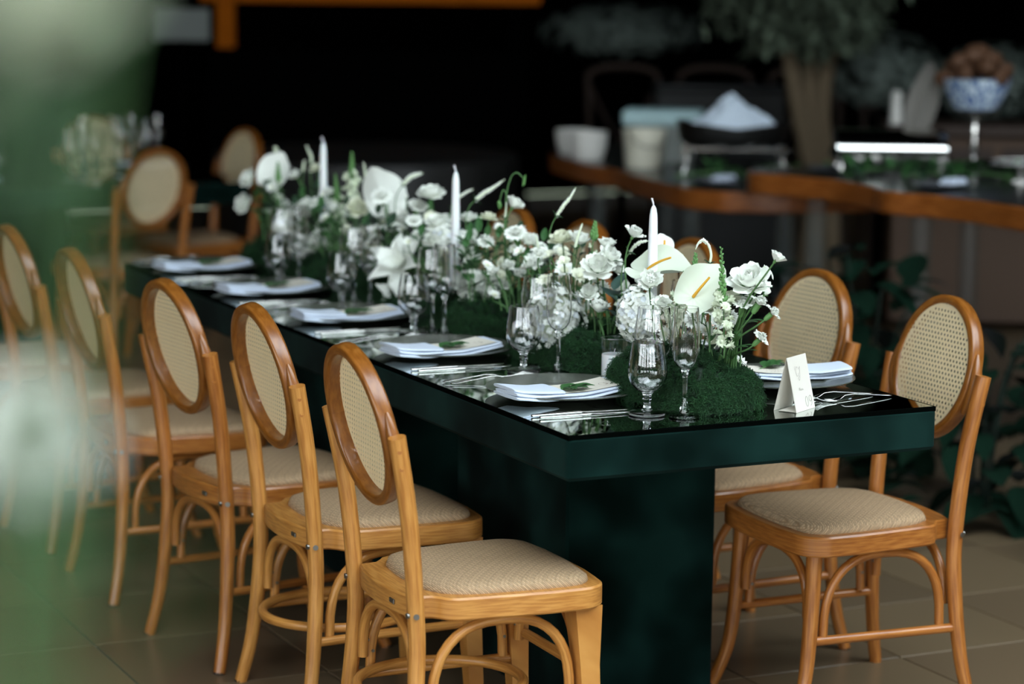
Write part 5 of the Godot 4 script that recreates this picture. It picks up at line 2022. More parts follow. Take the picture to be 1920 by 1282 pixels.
func arrangement() -> void:
	bloom("rose0", Vector3(0.470, 1.034, -0.114), 0.0470, Vector3(-0.359, 0.855, 0.375), Vector3(0.458, 0.835, -0.160), "large open white rose at the right end of the flower row, above the carnations", "", 2)
	bloom("lisianthus2", Vector3(0.470, 1.088, -0.005), 0.0193, Vector3(0.511, 0.831, 0.218), Vector3(0.458, 0.835, -0.160), "half open white lisianthus highest at the right end, beside a cane back", "", 2)
	bloom("lisianthus0", Vector3(0.490, 1.020, -0.098), 0.0251, Vector3(0.342, 0.823, 0.454), Vector3(0.470, 0.835, -0.160), "white lisianthus just right of the large front rose", "", 2)
	bloom("bud0", Vector3(0.480, 1.009, -0.060), 0.0163, Vector3(0.536, 0.721, 0.439), Vector3(0.464, 0.835, -0.160), "small white bud below right of the large front rose", "", 2)
	bloom("carnation0", Vector3(0.460, 0.991, -0.053), 0.0249, Vector3(0.478, 0.855, 0.201), Vector3(0.452, 0.835, -0.160), "white carnation below the large front rose", "", 2)
	bloom("carnation1", Vector3(0.470, 0.974, -0.017), 0.0215, Vector3(0.672, 0.664, 0.329), Vector3(0.458, 0.835, -0.160), "white carnation leaning right against the cane back", "", 2)
	bloom("carnation2", Vector3(0.470, 0.916, -0.062), 0.0217, Vector3(0.497, 0.716, 0.490), Vector3(0.458, 0.835, -0.160), "low white carnation nearest the number card", "", 2)
	bloom("carnation0", Vector3(0.450, 0.978, -0.106), 0.0229, Vector3(0.013, 0.981, 0.192), Vector3(0.446, 0.835, -0.160), "white carnation on a green calyx left of the leaning stems", "", 2)
	bloom("stock0", Vector3(0.420, 0.961, -0.181), 0.0232, Vector3(-0.332, 0.652, 0.681), Vector3(0.428, 0.835, -0.196), "white stock blossom above the moss right of the flute", "", 0)
	bloom("stock1", Vector3(0.450, 0.984, -0.149), 0.0242, Vector3(-0.287, 0.758, 0.585), Vector3(0.446, 0.835, -0.164), "white stock blossom between the front snapdragon and rose", "", 0)
	bloom("stock0", Vector3(0.450, 0.906, -0.249), 0.0191, Vector3(-0.332, 0.652, 0.681), Vector3(0.446, 0.835, -0.261), "cream stock blossom low behind the flute bowl", "", 0)
	bloom("stock0", Vector3(0.560, 0.823, -0.299), 0.0195, Vector3(0.008, 0.871, 0.490), Vector3(0.512, 0.835, -0.310), "white blossom lying on the moss behind the stems", "", 0)
	bloom("stock0", Vector3(0.470, 0.926, -0.239), 0.0247, Vector3(-0.137, 0.640, 0.756), Vector3(0.458, 0.835, -0.252), "white stock blossom behind the front snapdragon florets", "", 0)
	bloom("carnation1", Vector3(0.450, 0.921, -0.299), 0.0249, Vector3(-0.425, 0.648, 0.632), Vector3(0.446, 0.835, -0.310), "white carnation seen through the champagne flute, upper", "", 0)
	bloom("stock1", Vector3(0.450, 0.908, -0.379), 0.0229, Vector3(-0.512, 0.636, 0.578), Vector3(0.446, 0.835, -0.388), "cream stock blossom left of the flute under the anthurium", "", 0)
	bloom("lisianthus1", Vector3(0.440, 0.875, -0.305), 0.0227, Vector3(-0.332, 0.652, 0.681), Vector3(0.440, 0.835, -0.316), "white lisianthus seen through the champagne flute, lower", "", 0)
	bloom("stock0", Vector3(0.440, 0.876, -0.398), 0.0219, Vector3(-0.625, 0.544, 0.560), Vector3(0.440, 0.835, -0.406), "white stock blossom low between goblet and flute", "", 0)
	bloom("carnation2", Vector3(0.470, 0.942, -0.189), 0.0233, Vector3(-0.089, 0.743, 0.663), Vector3(0.458, 0.835, -0.204), "white carnation right of the front snapdragon florets", "", 0)
	bloom("lisianthus0", Vector3(0.480, 0.980, -0.135), 0.0209, Vector3(-0.136, 0.845, 0.517), Vector3(0.464, 0.835, -0.160), "white lisianthus tucked under the large front rose", "", 0)
	bloom("stock1", Vector3(0.460, 0.884, -0.240), 0.0191, Vector3(-0.274, 0.538, 0.797), Vector3(0.452, 0.835, -0.253), "cream stock blossom just above the front moss", "", 0)
	bloom("rose2", Vector3(0.450, 0.949, -0.349), 0.0228, Vector3(-0.512, 0.636, 0.578), Vector3(0.446, 0.835, -0.358), "cream rose under the left lobe of the heart-shaped anthurium", "", 0)
	bloom("lisianthus2", Vector3(0.500, 0.935, -0.726), 0.0244, Vector3(-0.472, 0.739, 0.481), Vector3(0.476, 0.835, -0.725), "white lisianthus between the middle rose and the front hydrangea", "", 0)
	snapdragon(Vector3(0.422, 0.835, -0.160), Vector3(0.410, 0.889, -0.106), Vector3(0.416, 1.093, -0.138), 16, 0.0170, "front snapdragon spike rising beside the large white rose", "petal_green")
	snapdragon(Vector3(0.416, 0.835, -0.315), Vector3(0.400, 0.923, -0.305), Vector3(0.427, 1.022, -0.308), 9, 0.0150, "snapdragon with pale buds left of the large heart-shaped anthurium", "petal_green")
	snapdragon(Vector3(0.476, 0.835, -0.403), Vector3(0.500, 0.953, -0.395), Vector3(0.510, 1.048, -0.407), 9, 0.0150, "small snapdragon behind the heart-shaped anthurium", "petal_green")
	anthurium(Vector3(0.400, 0.995, -0.203), 0.111, Vector3(-0.396, 0.411, 0.822), Vector3(0.537, 0.769, 0.347), Vector3(0.416, 0.835, -0.217), "large heart-shaped white anthurium above the champagne flute, yellow spadix", 1.05, "petal_pale", true)
	anthurium(Vector3(0.450, 1.005, -0.483), 0.137, Vector3(-0.273, 0.912, 0.306), Vector3(0.718, 0.006, 0.696), Vector3(0.446, 0.835, -0.489), "wide white anthurium held flat around the front taper candle", 0.90, "petal_pale", true)
	anthurium(Vector3(0.520, 1.039, -0.571), 0.057, Vector3(-0.006, 0.500, 0.866), Vector3(0.060, 0.993, 0.102), Vector3(0.488, 0.835, -0.574), "small white anthurium behind the front taper with a yellow-green spadix", 0.80, "petal", true)
	bloom("lisianthus1", Vector3(0.390, 0.998, -0.390), 0.0297, Vector3(-0.307, 0.714, 0.629), Vector3(0.410, 0.835, -0.398), "ruffled white lisianthus in front of the front taper candle", "", 2)
	hydrangea(Vector3(0.410, 0.913, -0.479), 0.045, 0.064, Vector3(0.422, 0.835, -0.485), 200, "white hydrangea head behind the front goblet and wine glass")
	bloom("rose1", Vector3(0.400, 0.952, -0.350), 0.0250, Vector3(-0.137, 0.640, 0.756), Vector3(0.416, 0.835, -0.359), "white rose between the front hydrangea and the snapdragon", "", 2)
	bloom("lisianthus2", Vector3(0.450, 1.082, -0.572), 0.0248, Vector3(0.324, 0.884, 0.338), Vector3(0.446, 0.835, -0.575), "single white lisianthus on a tall stem left of the front taper", "", 2)
	veronica(Vector3(0.452, 0.835, -0.616), [Vector3(0.460, 1.032, -0.614), Vector3(0.470, 1.045, -0.611), Vector3(0.484, 1.054, -0.606), Vector3(0.499, 1.057, -0.600)], 0.0055, "white veronica spike pointing right beside the front taper")
	veronica(Vector3(0.458, 0.835, -0.288), [Vector3(0.470, 1.046, -0.276), Vector3(0.473, 1.062, -0.277), Vector3(0.470, 1.081, -0.282), Vector3(0.460, 1.092, -0.288), Vector3(0.450, 1.086, -0.292), Vector3(0.444, 1.073, -0.293)], 0.0055, "arched white veronica spike in front of the cane back")
	veronica(Vector3(0.488, 0.835, -0.172), [Vector3(0.520, 1.032, -0.157), Vector3(0.531, 1.048, -0.154), Vector3(0.542, 1.036, -0.147), Vector3(0.545, 1.022, -0.143)], 0.0040, "faint veronica tip drooping behind the large front rose")
	foliage_stem(Vector3(0.460, 0.850, -0.648), Vector3(0.449, 0.939, -0.668), 5, 0.060, 0.030, "leaf_blue", "blue-green leaves beside the middle rose stem", "")
	foliage_stem(Vector3(0.470, 0.828, -0.628), Vector3(0.483, 0.905, -0.635), 4, 0.050, 0.026, "leaf_blue", "blue-green leaves left of the front hydrangea", "")
	foliage_stem(Vector3(0.450, 0.832, -0.212), Vector3(0.428, 0.975, -0.247), 6, 0.040, 0.012, "leaf", "green leaf stems behind the champagne flute", "")
	foliage_stem(Vector3(0.360, 0.800, -0.163), Vector3(0.404, 0.843, -0.155), 3, 0.030, 0.014, "bud_green", "bright leaf tip lying on the front moss", "")
	bloom("rose0", Vector3(0.420, 0.996, -0.688), 0.0396, Vector3(-0.240, 0.761, 0.602), Vector3(0.428, 0.835, -0.687), "large open white rose facing us in the middle of the front half", "", 2)
	bloom("rose1", Vector3(0.460, 1.017, -0.698), 0.0314, Vector3(0.358, 0.751, 0.555), Vector3(0.452, 0.835, -0.697), "white rose behind right of the large middle rose", "", 2)
	bloom("lisianthus0", Vector3(0.480, 0.987, -0.709), 0.0254, Vector3(0.614, 0.291, 0.734), Vector3(0.464, 0.835, -0.707), "white lisianthus turned right behind the large middle rose", "", 2)
	bloom("lisianthus1", Vector3(0.480, 1.035, -0.763), 0.0244, Vector3(0.008, 0.973, 0.230), Vector3(0.464, 0.835, -0.760), "white lisianthus beside the green snapdragon tip", "", 2)
	snapdragon(Vector3(0.446, 0.835, -0.775), Vector3(0.450, 1.011, -0.778), Vector3(0.461, 1.082, -0.785), 3, 0.0080, "short green snapdragon tip above the large middle rose", "petal_green")
	bloom("rose2", Vector3(0.450, 1.034, -0.937), 0.0313, Vector3(-0.316, 0.936, 0.157), Vector3(0.446, 0.835, -0.929), "closed white rose left of the veronica, near the middle", "", 2)
	bloom("lisianthus2", Vector3(0.480, 1.033, -0.899), 0.0299, Vector3(0.111, 0.955, 0.274), Vector3(0.464, 0.835, -0.892), "white lisianthus behind the upright veronica", "", 2)
	veronica(Vector3(0.434, 0.835, -0.820), [Vector3(0.430, 1.020, -0.825), Vector3(0.436, 1.040, -0.826), Vector3(0.442, 1.057, -0.826), Vector3(0.449, 1.076, -0.826)], 0.0075, "upright white veronica spike beside the closed rose")
	veronica(Vector3(0.446, 0.835, -0.952), [Vector3(0.450, 1.081, -0.961), Vector3(0.465, 1.103, -0.957), Vector3(0.481, 1.123, -0.953), Vector3(0.494, 1.146, -0.951)], 0.0065, "tall white veronica spike standing out against the dark hall")
	bloom("rose1", Vector3(0.400, 0.937, -0.692), 0.0228, Vector3(-0.396, 0.710, 0.583), Vector3(0.416, 0.835, -0.691), "small ruffled white rose above the hydrangea edge", "", 2)
	bloom("lisianthus0", Vector3(0.410, 0.906, -0.660), 0.0264, Vector3(0.013, 0.948, 0.317), Vector3(0.422, 0.835, -0.661), "white lisianthus cup low beside the moss", "", 2)
	hydrangea(Vector3(0.370, 0.851, -0.804), 0.072, 0.086, Vector3(0.398, 0.835, -0.800), 290, "big white hydrangea head hanging over the moss behind the flute")
	bloom("stock0", Vector3(0.430, 0.960, -0.878), 0.0273, Vector3(-0.332, 0.652, 0.681), Vector3(0.434, 0.835, -0.872), "white stock blossom above the hydrangea", "", 2)
	bloom("stock1", Vector3(0.430, 0.956, -0.804), 0.0245, Vector3(-0.089, 0.743, 0.663), Vector3(0.434, 0.835, -0.800), "cream stock blossom above the hydrangea, right one", "", 2)
	bloom("carnation1", Vector3(0.420, 0.966, -1.022), 0.0266, Vector3(-0.332, 0.652, 0.681), Vector3(0.428, 0.835, -1.011), "white carnation above the rims of the wine glasses", "", 2)
	bloom("carnation2", Vector3(0.440, 1.019, -1.159), 0.0323, Vector3(-0.331, 0.843, 0.424), Vector3(0.440, 0.835, -1.144), "large ruffled white carnation left of the little veronica", "", 2)
	bloom("lisianthus1", Vector3(0.450, 1.008, -1.105), 0.0244, Vector3(-0.048, 0.787, 0.615), Vector3(0.446, 0.835, -1.092), "white lisianthus right of the large ruffled carnation", "", 2)
	veronica(Vector3(0.434, 0.835, -1.007), [Vector3(0.430, 0.997, -1.017), Vector3(0.429, 1.015, -1.021), Vector3(0.426, 1.032, -1.025)], 0.0060, "small white veronica spike leaning on a lisianthus")
	bloom("lisianthus2", Vector3(0.470, 1.086, -1.230), 0.0275, Vector3(0.426, 0.857, 0.291), Vector3(0.458, 0.835, -1.213), "white lisianthus high in the middle under the nodding buds", "", 2)
	veronica(Vector3(0.446, 0.835, -1.227), [Vector3(0.450, 1.048, -1.245), Vector3(0.453, 1.068, -1.246), Vector3(0.456, 1.087, -1.249)], 0.0050, "small veronica spike beside the high middle lisianthus")
	drooping_bud(Vector3(0.452, 0.835, -1.245), [Vector3(0.460, 1.063, -1.263), Vector3(0.465, 1.106, -1.268), Vector3(0.476, 1.144, -1.269), Vector3(0.489, 1.156, -1.265), Vector3(0.499, 1.149, -1.259), Vector3(0.505, 1.142, -1.255)], "nodding green flower bud on a long arched stem, the highest")
	drooping_bud(Vector3(0.452, 0.835, -1.239), [Vector3(0.460, 1.057, -1.257), Vector3(0.463, 1.094, -1.261), Vector3(0.457, 1.114, -1.268), Vector3(0.451, 1.104, -1.269), Vector3(0.446, 1.086, -1.268)], "nodding green flower bud hanging left under the highest bud")
	veronica(Vector3(0.452, 0.835, -1.417), [Vector3(0.460, 1.075, -1.440), Vector3(0.480, 1.091, -1.433), Vector3(0.502, 1.105, -1.425), Vector3(0.529, 1.126, -1.416)], 0.0062, "white veronica spike slanting up right in the middle")
	veronica(Vector3(0.488, 0.835, -1.687), [Vector3(0.520, 1.023, -1.719), Vector3(0.532, 1.048, -1.717), Vector3(0.553, 1.065, -1.710), Vector3(0.574, 1.076, -1.702)], 0.0050, "veronica spike curving behind the middle taper")
	bloom("rose2", Vector3(0.460, 1.041, -1.359), 0.0227, Vector3(0.060, 0.975, 0.213), Vector3(0.452, 0.835, -1.338), "white rose bud right of the middle taper, right one", "", 2)
	bloom("rose0", Vector3(0.460, 1.029, -1.481), 0.0244, Vector3(-0.176, 0.979, 0.102), Vector3(0.452, 0.835, -1.457), "white rose bud right of the middle taper, left one", "", 2)
	bloom("carnation0", Vector3(0.420, 0.993, -1.383), 0.0240, Vector3(-0.472, 0.739, 0.481), Vector3(0.428, 0.835, -1.362), "white carnation beside the middle taper, upper left of a trio", "", 2)
	bloom("carnation1", Vector3(0.420, 0.985, -1.291), 0.0250, Vector3(-0.188, 0.755, 0.628), Vector3(0.428, 0.835, -1.272), "white carnation of the trio by the middle taper, on the right", "", 2)
	bloom("carnation2", Vector3(0.410, 0.950, -1.386), 0.0254, Vector3(-0.726, 0.438, 0.529), Vector3(0.422, 0.835, -1.365), "white carnation of the trio by the middle taper, lowest", "", 2)
	bloom("rose2", Vector3(0.520, 0.917, -1.377), 0.0269, Vector3(-0.298, 0.736, 0.608), Vector3(0.488, 0.835, -1.356), "cream rose deep in the shade behind stems", "", 2)
	bloom("bud1", Vector3(0.400, 0.917, -1.389), 0.0107, Vector3(-0.136, 0.845, 0.517), Vector3(0.416, 0.835, -1.368), "tiny cream spray bud right of the middle glasses", "", 0)
	bloom("bud2", Vector3(0.400, 0.897, -1.441), 0.0121, Vector3(-0.235, 0.849, 0.473), Vector3(0.416, 0.835, -1.418), "tiny cream spray bud, lower left one", "", 0)
	bloom("lily1", Vector3(0.420, 0.885, -1.276), 0.0554, Vector3(-0.211, -0.320, 0.924), Vector3(0.428, 0.835, -1.258), "creamy curled flower hanging left of the wine glass rims", "", 0)
	bloom("rose1", Vector3(0.390, 0.879, -1.360), 0.0320, Vector3(-0.849, 0.409, 0.334), Vector3(0.410, 0.835, -1.339), "creamy white rose low beside the crystal candlestick", "", 2)
	bloom("rose0", Vector3(0.410, 0.893, -1.324), 0.0265, Vector3(-0.137, 0.640, 0.756), Vector3(0.422, 0.835, -1.304), "white rose of the low group above the moss", "", 2)
	bloom("lisianthus0", Vector3(0.380, 0.851, -1.286), 0.0329, Vector3(-0.406, -0.307, 0.861), Vector3(0.404, 0.835, -1.268), "white lisianthus drooping over the moss", "", 2)
	bloom("stock1", Vector3(0.420, 0.911, -1.199), 0.0169, Vector3(0.044, 0.531, 0.846), Vector3(0.428, 0.835, -1.183), "tiny cream stock blossom at the edge of the dark gap", "", 2)
	foliage_stem(Vector3(0.500, 0.853, -1.184), Vector3(0.547, 0.959, -1.179), 5, 0.070, 0.035, "leaf_dark", "broad dark leaves behind the wine glass rims", "")
	foliage_stem(Vector3(0.470, 0.870, -1.498), Vector3(0.532, 0.939, -1.471), 5, 0.040, 0.020, "leaf_dark", "small dark leaves among the carnation trio", "")
	bloom("rose0", Vector3(0.440, 1.003, -1.634), 0.0360, Vector3(-0.273, 0.912, 0.306), Vector3(0.440, 0.835, -1.605), "white rose with pointed petals left of the middle taper", "", 2)
	bloom("rose1", Vector3(0.460, 1.072, -1.723), 0.0393, Vector3(-0.102, 0.976, 0.192), Vector3(0.452, 0.835, -1.691), "flat open white rose high left of the middle taper", "", 2)
	bloom("bud0", Vector3(0.460, 1.043, -1.887), 0.0129, Vector3(0.013, 0.999, -0.052), Vector3(0.452, 0.835, -1.850), "small white bud on a green stem near the high open rose", "", 2)
	bloom("carnation1", Vector3(0.440, 1.030, -1.761), 0.0310, Vector3(0.008, 0.871, 0.490), Vector3(0.440, 0.835, -1.728), "white carnation below the high open rose, upper", "", 2)
	bloom("carnation0", Vector3(0.420, 0.993, -1.742), 0.0253, Vector3(-0.287, 0.758, 0.585), Vector3(0.428, 0.835, -1.710), "round white carnation below the high open rose, lower", "", 2)
	bloom("lisianthus1", Vector3(0.420, 0.993, -1.829), 0.0270, Vector3(-0.552, 0.718, 0.424), Vector3(0.428, 0.835, -1.794), "white lisianthus left of the round carnation", "", 2)
	anthurium(Vector3(0.460, 1.024, -2.036), 0.141, Vector3(0.508, 0.217, -0.833), Vector3(-0.276, 0.945, -0.175), Vector3(0.452, 0.835, -1.995), "big white anthurium in the far half, seen from its back", 0.50, "petal", false)
	bloom("carnation2", Vector3(0.400, 1.043, -1.914), 0.0330, Vector3(-0.396, 0.710, 0.583), Vector3(0.416, 0.835, -1.877), "ruffled white carnation in front of the big far anthurium", "", 2)
	veronica(Vector3(0.464, 0.835, -1.921), [Vector3(0.480, 1.067, -1.960), Vector3(0.494, 1.083, -1.956), Vector3(0.512, 1.094, -1.950), Vector3(0.532, 1.099, -1.941)], 0.0080, "fat white veronica spike right of the big far anthurium")
	veronica(Vector3(0.452, 0.835, -2.127), [Vector3(0.460, 1.042, -2.172), Vector3(0.460, 1.067, -2.177), Vector3(0.459, 1.089, -2.181), Vector3(0.456, 1.113, -2.186)], 0.0080, "upright white veronica spike left of the big far anthurium")
	snapdragon(Vector3(0.446, 0.835, -2.208), Vector3(0.450, 1.005, -2.256), Vector3(0.457, 1.132, -2.274), 12, 0.0190, "tallest green snapdragon in the far half", "petal_green")
	snapdragon(Vector3(0.440, 0.835, -2.279), Vector3(0.440, 0.926, -2.329), Vector3(0.438, 1.064, -2.353), 9, 0.0160, "green snapdragon beside the farthest taper", "petal_green")
	bloom("rose2", Vector3(0.420, 0.995, -2.133), 0.0340, Vector3(-0.089, 0.743, 0.663), Vector3(0.428, 0.835, -2.089), "cream rose below the tallest snapdragon", "", 2)
	bloom("stock0", Vector3(0.420, 0.903, -2.046), 0.0293, Vector3(-0.332, 0.652, 0.681), Vector3(0.428, 0.835, -2.005), "white stock blossom cluster above the far votive", "", 2)
	bloom("stock1", Vector3(0.400, 0.892, -1.951), 0.0260, Vector3(-0.367, 0.540, 0.758), Vector3(0.416, 0.835, -1.913), "cream stock blossom just above the far votive", "", 2)
	bloom("stock0", Vector3(0.400, 0.925, -2.036), 0.0263, Vector3(-0.512, 0.636, 0.578), Vector3(0.416, 0.835, -1.995), "white stock blossom left above the far votive", "", 2)
	bloom("lisianthus0", Vector3(0.430, 0.957, -1.915), 0.0245, Vector3(-0.262, 0.806, 0.531), Vector3(0.434, 0.835, -1.878), "small white lisianthus in the far half among dark leaves", "", 2)
	bloom("lily0", Vector3(0.370, 0.887, -1.724), 0.0784, Vector3(-0.741, 0.471, 0.479), Vector3(0.398, 0.835, -1.692), "large white flower with curled pointed petals beside the far votive", "", 0)
	bloom("lily1", Vector3(0.360, 0.808, -1.721), 0.0490, Vector3(-0.675, -0.228, 0.702), Vector3(0.392, 0.835, -1.689), "lower white flower with curled petals over the moss edge", "", 0)
	hydrangea(Vector3(0.460, 0.956, -1.624), 0.046, 0.043, Vector3(0.452, 0.835, -1.595), 120, "pale green hydrangea head behind the middle glasses")
	bloom("rose1", Vector3(0.420, 0.962, -1.616), 0.0290, Vector3(-0.472, 0.739, 0.481), Vector3(0.428, 0.835, -1.587), "white rose over the rims of the third setting glasses", "", 2)
	bloom("rose0", Vector3(0.320, 1.025, -2.780), 0.0303, Vector3(-0.861, 0.477, 0.177), Vector3(0.368, 0.835, -2.716), "white rose farthest left in the flower row, upper", "", 2)
	bloom("rose1", Vector3(0.320, 0.944, -2.824), 0.0321, Vector3(-0.910, 0.294, 0.292), Vector3(0.368, 0.835, -2.760), "white rose farthest left in the flower row, lower", "", 2)
	anthurium(Vector3(0.380, 1.036, -2.721), 0.111, Vector3(0.325, 0.167, -0.931), Vector3(0.388, 0.910, 0.149), Vector3(0.404, 0.835, -2.660), "white anthurium at the far left end behind a green spike", 0.60, "petal", false)
	bloom("bud2", Vector3(0.400, 1.108, -2.743), 0.0191, Vector3(-0.029, 0.999, 0.036), Vector3(0.416, 0.835, -2.681), "pale bud highest at the far left end", "", 2)
	snapdragon(Vector3(0.404, 0.835, -2.603), Vector3(0.380, 0.971, -2.662), Vector3(0.383, 1.075, -2.679), 4, 0.0080, "thin green snapdragon at the far left end", "petal_green")
	bloom("lisianthus1", Vector3(0.420, 1.043, -2.634), 0.0205, Vector3(-0.616, 0.758, 0.216), Vector3(0.428, 0.835, -2.575), "small white lisianthus left of the farthest taper", "", 2)
	bloom("rose2", Vector3(0.440, 1.074, -2.515), 0.0217, Vector3(-0.334, 0.927, 0.172), Vector3(0.440, 0.835, -2.459), "small white rose touching the farthest taper", "", 2)
	veronica(Vector3(0.458, 0.835, -2.574), [Vector3(0.470, 1.075, -2.633), Vector3(0.472, 1.094, -2.635), Vector3(0.466, 1.109, -2.640), Vector3(0.460, 1.128, -2.646)], 0.0080, "faint veronica spike left of the farthest taper, upper")
	veronica(Vector3(0.458, 0.835, -2.639), [Vector3(0.470, 1.045, -2.700), Vector3(0.473, 1.063, -2.702), Vector3(0.475, 1.079, -2.703)], 0.0080, "faint veronica spike left of the farthest taper, lower")
	bloom("lisianthus2", Vector3(0.420, 1.018, -2.361), 0.0198, Vector3(-0.030, 0.961, 0.275), Vector3(0.428, 0.835, -2.310), "small white lisianthus right of the farthest taper", "", 2)
	bloom("lily0", Vector3(0.400, 0.846, -2.442), 0.0571, Vector3(-0.610, -0.067, 0.790), Vector3(0.416, 0.835, -2.388), "drooping white curled flower beside the far end votives", "", 0)
	hydrangea(Vector3(0.400, 0.888, -2.640), 0.049, 0.046, Vector3(0.416, 0.835, -2.581), 110, "greyish hydrangea head behind the far end glasses")
	bloom("lisianthus2", Vector3(0.449, 0.922, -1.155), 0.0178, Vector3(-0.264, 0.834, 0.484), Vector3(0.445, 0.835, -1.141), "small white lisianthus right of the hanging creamy flower", "small white blossoms filling the flower row", 1)
	bloom("lisianthus1", Vector3(0.434, 0.947, -2.665), 0.0210, Vector3(-0.325, 0.874, 0.363), Vector3(0.436, 0.835, -2.605), "small white lisianthus above the greyish hydrangea", "small white blossoms filling the flower row", 1)
	bloom("carnation1", Vector3(0.468, 0.891, -1.692), 0.0159, Vector3(0.079, 0.718, 0.692), Vector3(0.457, 0.835, -1.661), "small white carnation below the pale green hydrangea", "small white blossoms filling the flower row", 1)
	bloom("lisianthus2", Vector3(0.495, 0.892, -0.654), 0.0153, Vector3(-0.048, 0.868, 0.495), Vector3(0.473, 0.835, -0.654), "small white lisianthus some way below and left of the wide front anthurium", "small white blossoms filling the flower row", 1)
	bloom("lisianthus0", Vector3(0.459, 0.999, -1.226), 0.0193, Vector3(0.074, 0.721, 0.689), Vector3(0.451, 0.835, -1.209), "small white lisianthus just below and left of the large ruffled carnation", "small white blossoms filling the flower row", 1)
	bloom("stock0", Vector3(0.429, 1.001, -2.422), 0.0156, Vector3(-0.746, 0.586, 0.315), Vector3(0.433, 0.835, -2.369), "small white stock blossom below the farthest taper candle", "small white blossoms filling the flower row", 1)
	bloom("stock0", Vector3(0.427, 0.958, -2.792), 0.0175, Vector3(-0.010, 0.802, 0.598), Vector3(0.432, 0.835, -2.729), "small white stock blossom below the far left anthurium", "small white blossoms filling the flower row", 1)
	bloom("stock0", Vector3(0.422, 0.903, -1.822), 0.0191, Vector3(0.082, 0.845, 0.528), Vector3(0.429, 0.835, -1.787), "small white stock blossom just above the large curled flower", "small white blossoms filling the flower row", 1)
	bloom("stock0", Vector3(0.474, 0.893, -2.850), 0.0208, Vector3(0.060, 0.783, 0.619), Vector3(0.461, 0.835, -2.784), "small white stock blossom just above the greyish hydrangea", "small white blossoms filling the flower row", 1)
	bloom("lisianthus2", Vector3(0.382, 0.986, -2.226), 0.0166, Vector3(-0.675, 0.692, 0.256), Vector3(0.405, 0.835, -2.179), "small white lisianthus left of the far cream rose", "small white blossoms filling the flower row", 1)
	bloom("stock1", Vector3(0.437, 0.918, -2.057), 0.0175, Vector3(-0.715, 0.627, 0.309), Vector3(0.438, 0.835, -2.015), "small cream stock blossom below and right of the far cream rose", "small white blossoms filling the flower row", 1)
	bloom("lisianthus2", Vector3(0.515, 0.876, -2.350), 0.0196, Vector3(-0.460, 0.802, 0.381), Vector3(0.485, 0.835, -2.299), "small white lisianthus below the far cream rose", "small white blossoms filling the flower row", 1)
	bloom("lisianthus1", Vector3(0.524, 0.909, -1.859), 0.0210, Vector3(-0.664, 0.573, 0.481), Vector3(0.491, 0.835, -1.824), "small white lisianthus just below and left of the pale green hydrangea", "small white blossoms filling the flower row", 1)
	bloom("lisianthus0", Vector3(0.346, 0.898, -1.969), 0.0167, Vector3(-0.524, 0.800, 0.292), Vector3(0.384, 0.835, -1.930), "small white lisianthus some way below the far cream rose", "small white blossoms filling the flower row", 1)
	bloom("lisianthus1", Vector3(0.408, 0.920, -2.825), 0.0204, Vector3(-0.492, 0.764, 0.416), Vector3(0.421, 0.835, -2.760), "small white lisianthus above and left of the greyish hydrangea", "small white blossoms filling the flower row", 1)
	bloom("lisianthus2", Vector3(0.469, 0.953, -1.790), 0.0156, Vector3(0.118, 0.825, 0.553), Vector3(0.457, 0.835, -1.756), "small white lisianthus just below and left of the pointed rose by the middle taper", "small white blossoms filling the flower row", 1)
	bloom("stock0", Vector3(0.467, 0.970, -1.230), 0.0176, Vector3(-0.638, 0.669, 0.380), Vector3(0.456, 0.835, -1.214), "small white stock blossom just below the large ruffled carnation", "small white blossoms filling the flower row", 1)
	bloom("stock0", Vector3(0.498, 1.008, -1.383), 0.0151, Vector3(-0.224, 0.841, 0.492), Vector3(0.475, 0.835, -1.361), "small white stock blossom just left of the large ruffled carnation", "small white blossoms filling the flower row", 1)
	bloom("carnation1", Vector3(0.465, 0.935, -0.755), 0.0205, Vector3(-0.291, 0.727, 0.622), Vector3(0.455, 0.835, -0.753), "small white carnation below the large middle rose", "small white blossoms filling the flower row", 1)
	bloom("stock1", Vector3(0.458, 1.004, -1.721), 0.0208, Vector3(-0.598, 0.727, 0.338), Vector3(0.451, 0.835, -1.690), "small cream stock blossom just above and left of the pointed rose by the middle taper", "small white blossoms filling the flower row", 1)
	bloom("stock0", Vector3(0.404, 0.921, -1.954), 0.0195, Vector3(-0.012, 0.689, 0.725), Vector3(0.418, 0.835, -1.915), "small white stock blossom above and left of the large curled flower", "small white blossoms filling the flower row", 1)
	bloom("lisianthus2", Vector3(0.361, 0.984, -2.391), 0.0191, Vector3(-0.666, 0.701, 0.257), Vector3(0.393, 0.835, -2.340), "small white lisianthus above and right of the greyish hydrangea", "small white blossoms filling the flower row", 1)
	bloom("carnation1", Vector3(0.394, 0.916, -2.091), 0.0176, Vector3(-0.208, 0.635, 0.744), Vector3(0.412, 0.835, -2.048), "small white carnation below the far cream rose", "small white blossoms filling the flower row", 1)
	bloom("lisianthus0", Vector3(0.407, 0.987, -1.344), 0.0199, Vector3(0.114, 0.561, 0.820), Vector3(0.420, 0.835, -1.324), "small white lisianthus right of the pale green hydrangea", "small white blossoms filling the flower row", 1)
	bloom("stock0", Vector3(0.384, 0.950, -2.290), 0.0164, Vector3(-0.663, 0.707, 0.246), Vector3(0.406, 0.835, -2.241), "small white stock blossom above and right of the drooping curled flower", "small white blossoms filling the flower row", 1)
	bloom("lisianthus1", Vector3(0.501, 0.987, -1.049), 0.0202, Vector3(-0.432, 0.850, 0.302), Vector3(0.477, 0.835, -1.038), "small white lisianthus some way left of the large middle rose", "small white blossoms filling the flower row", 1)
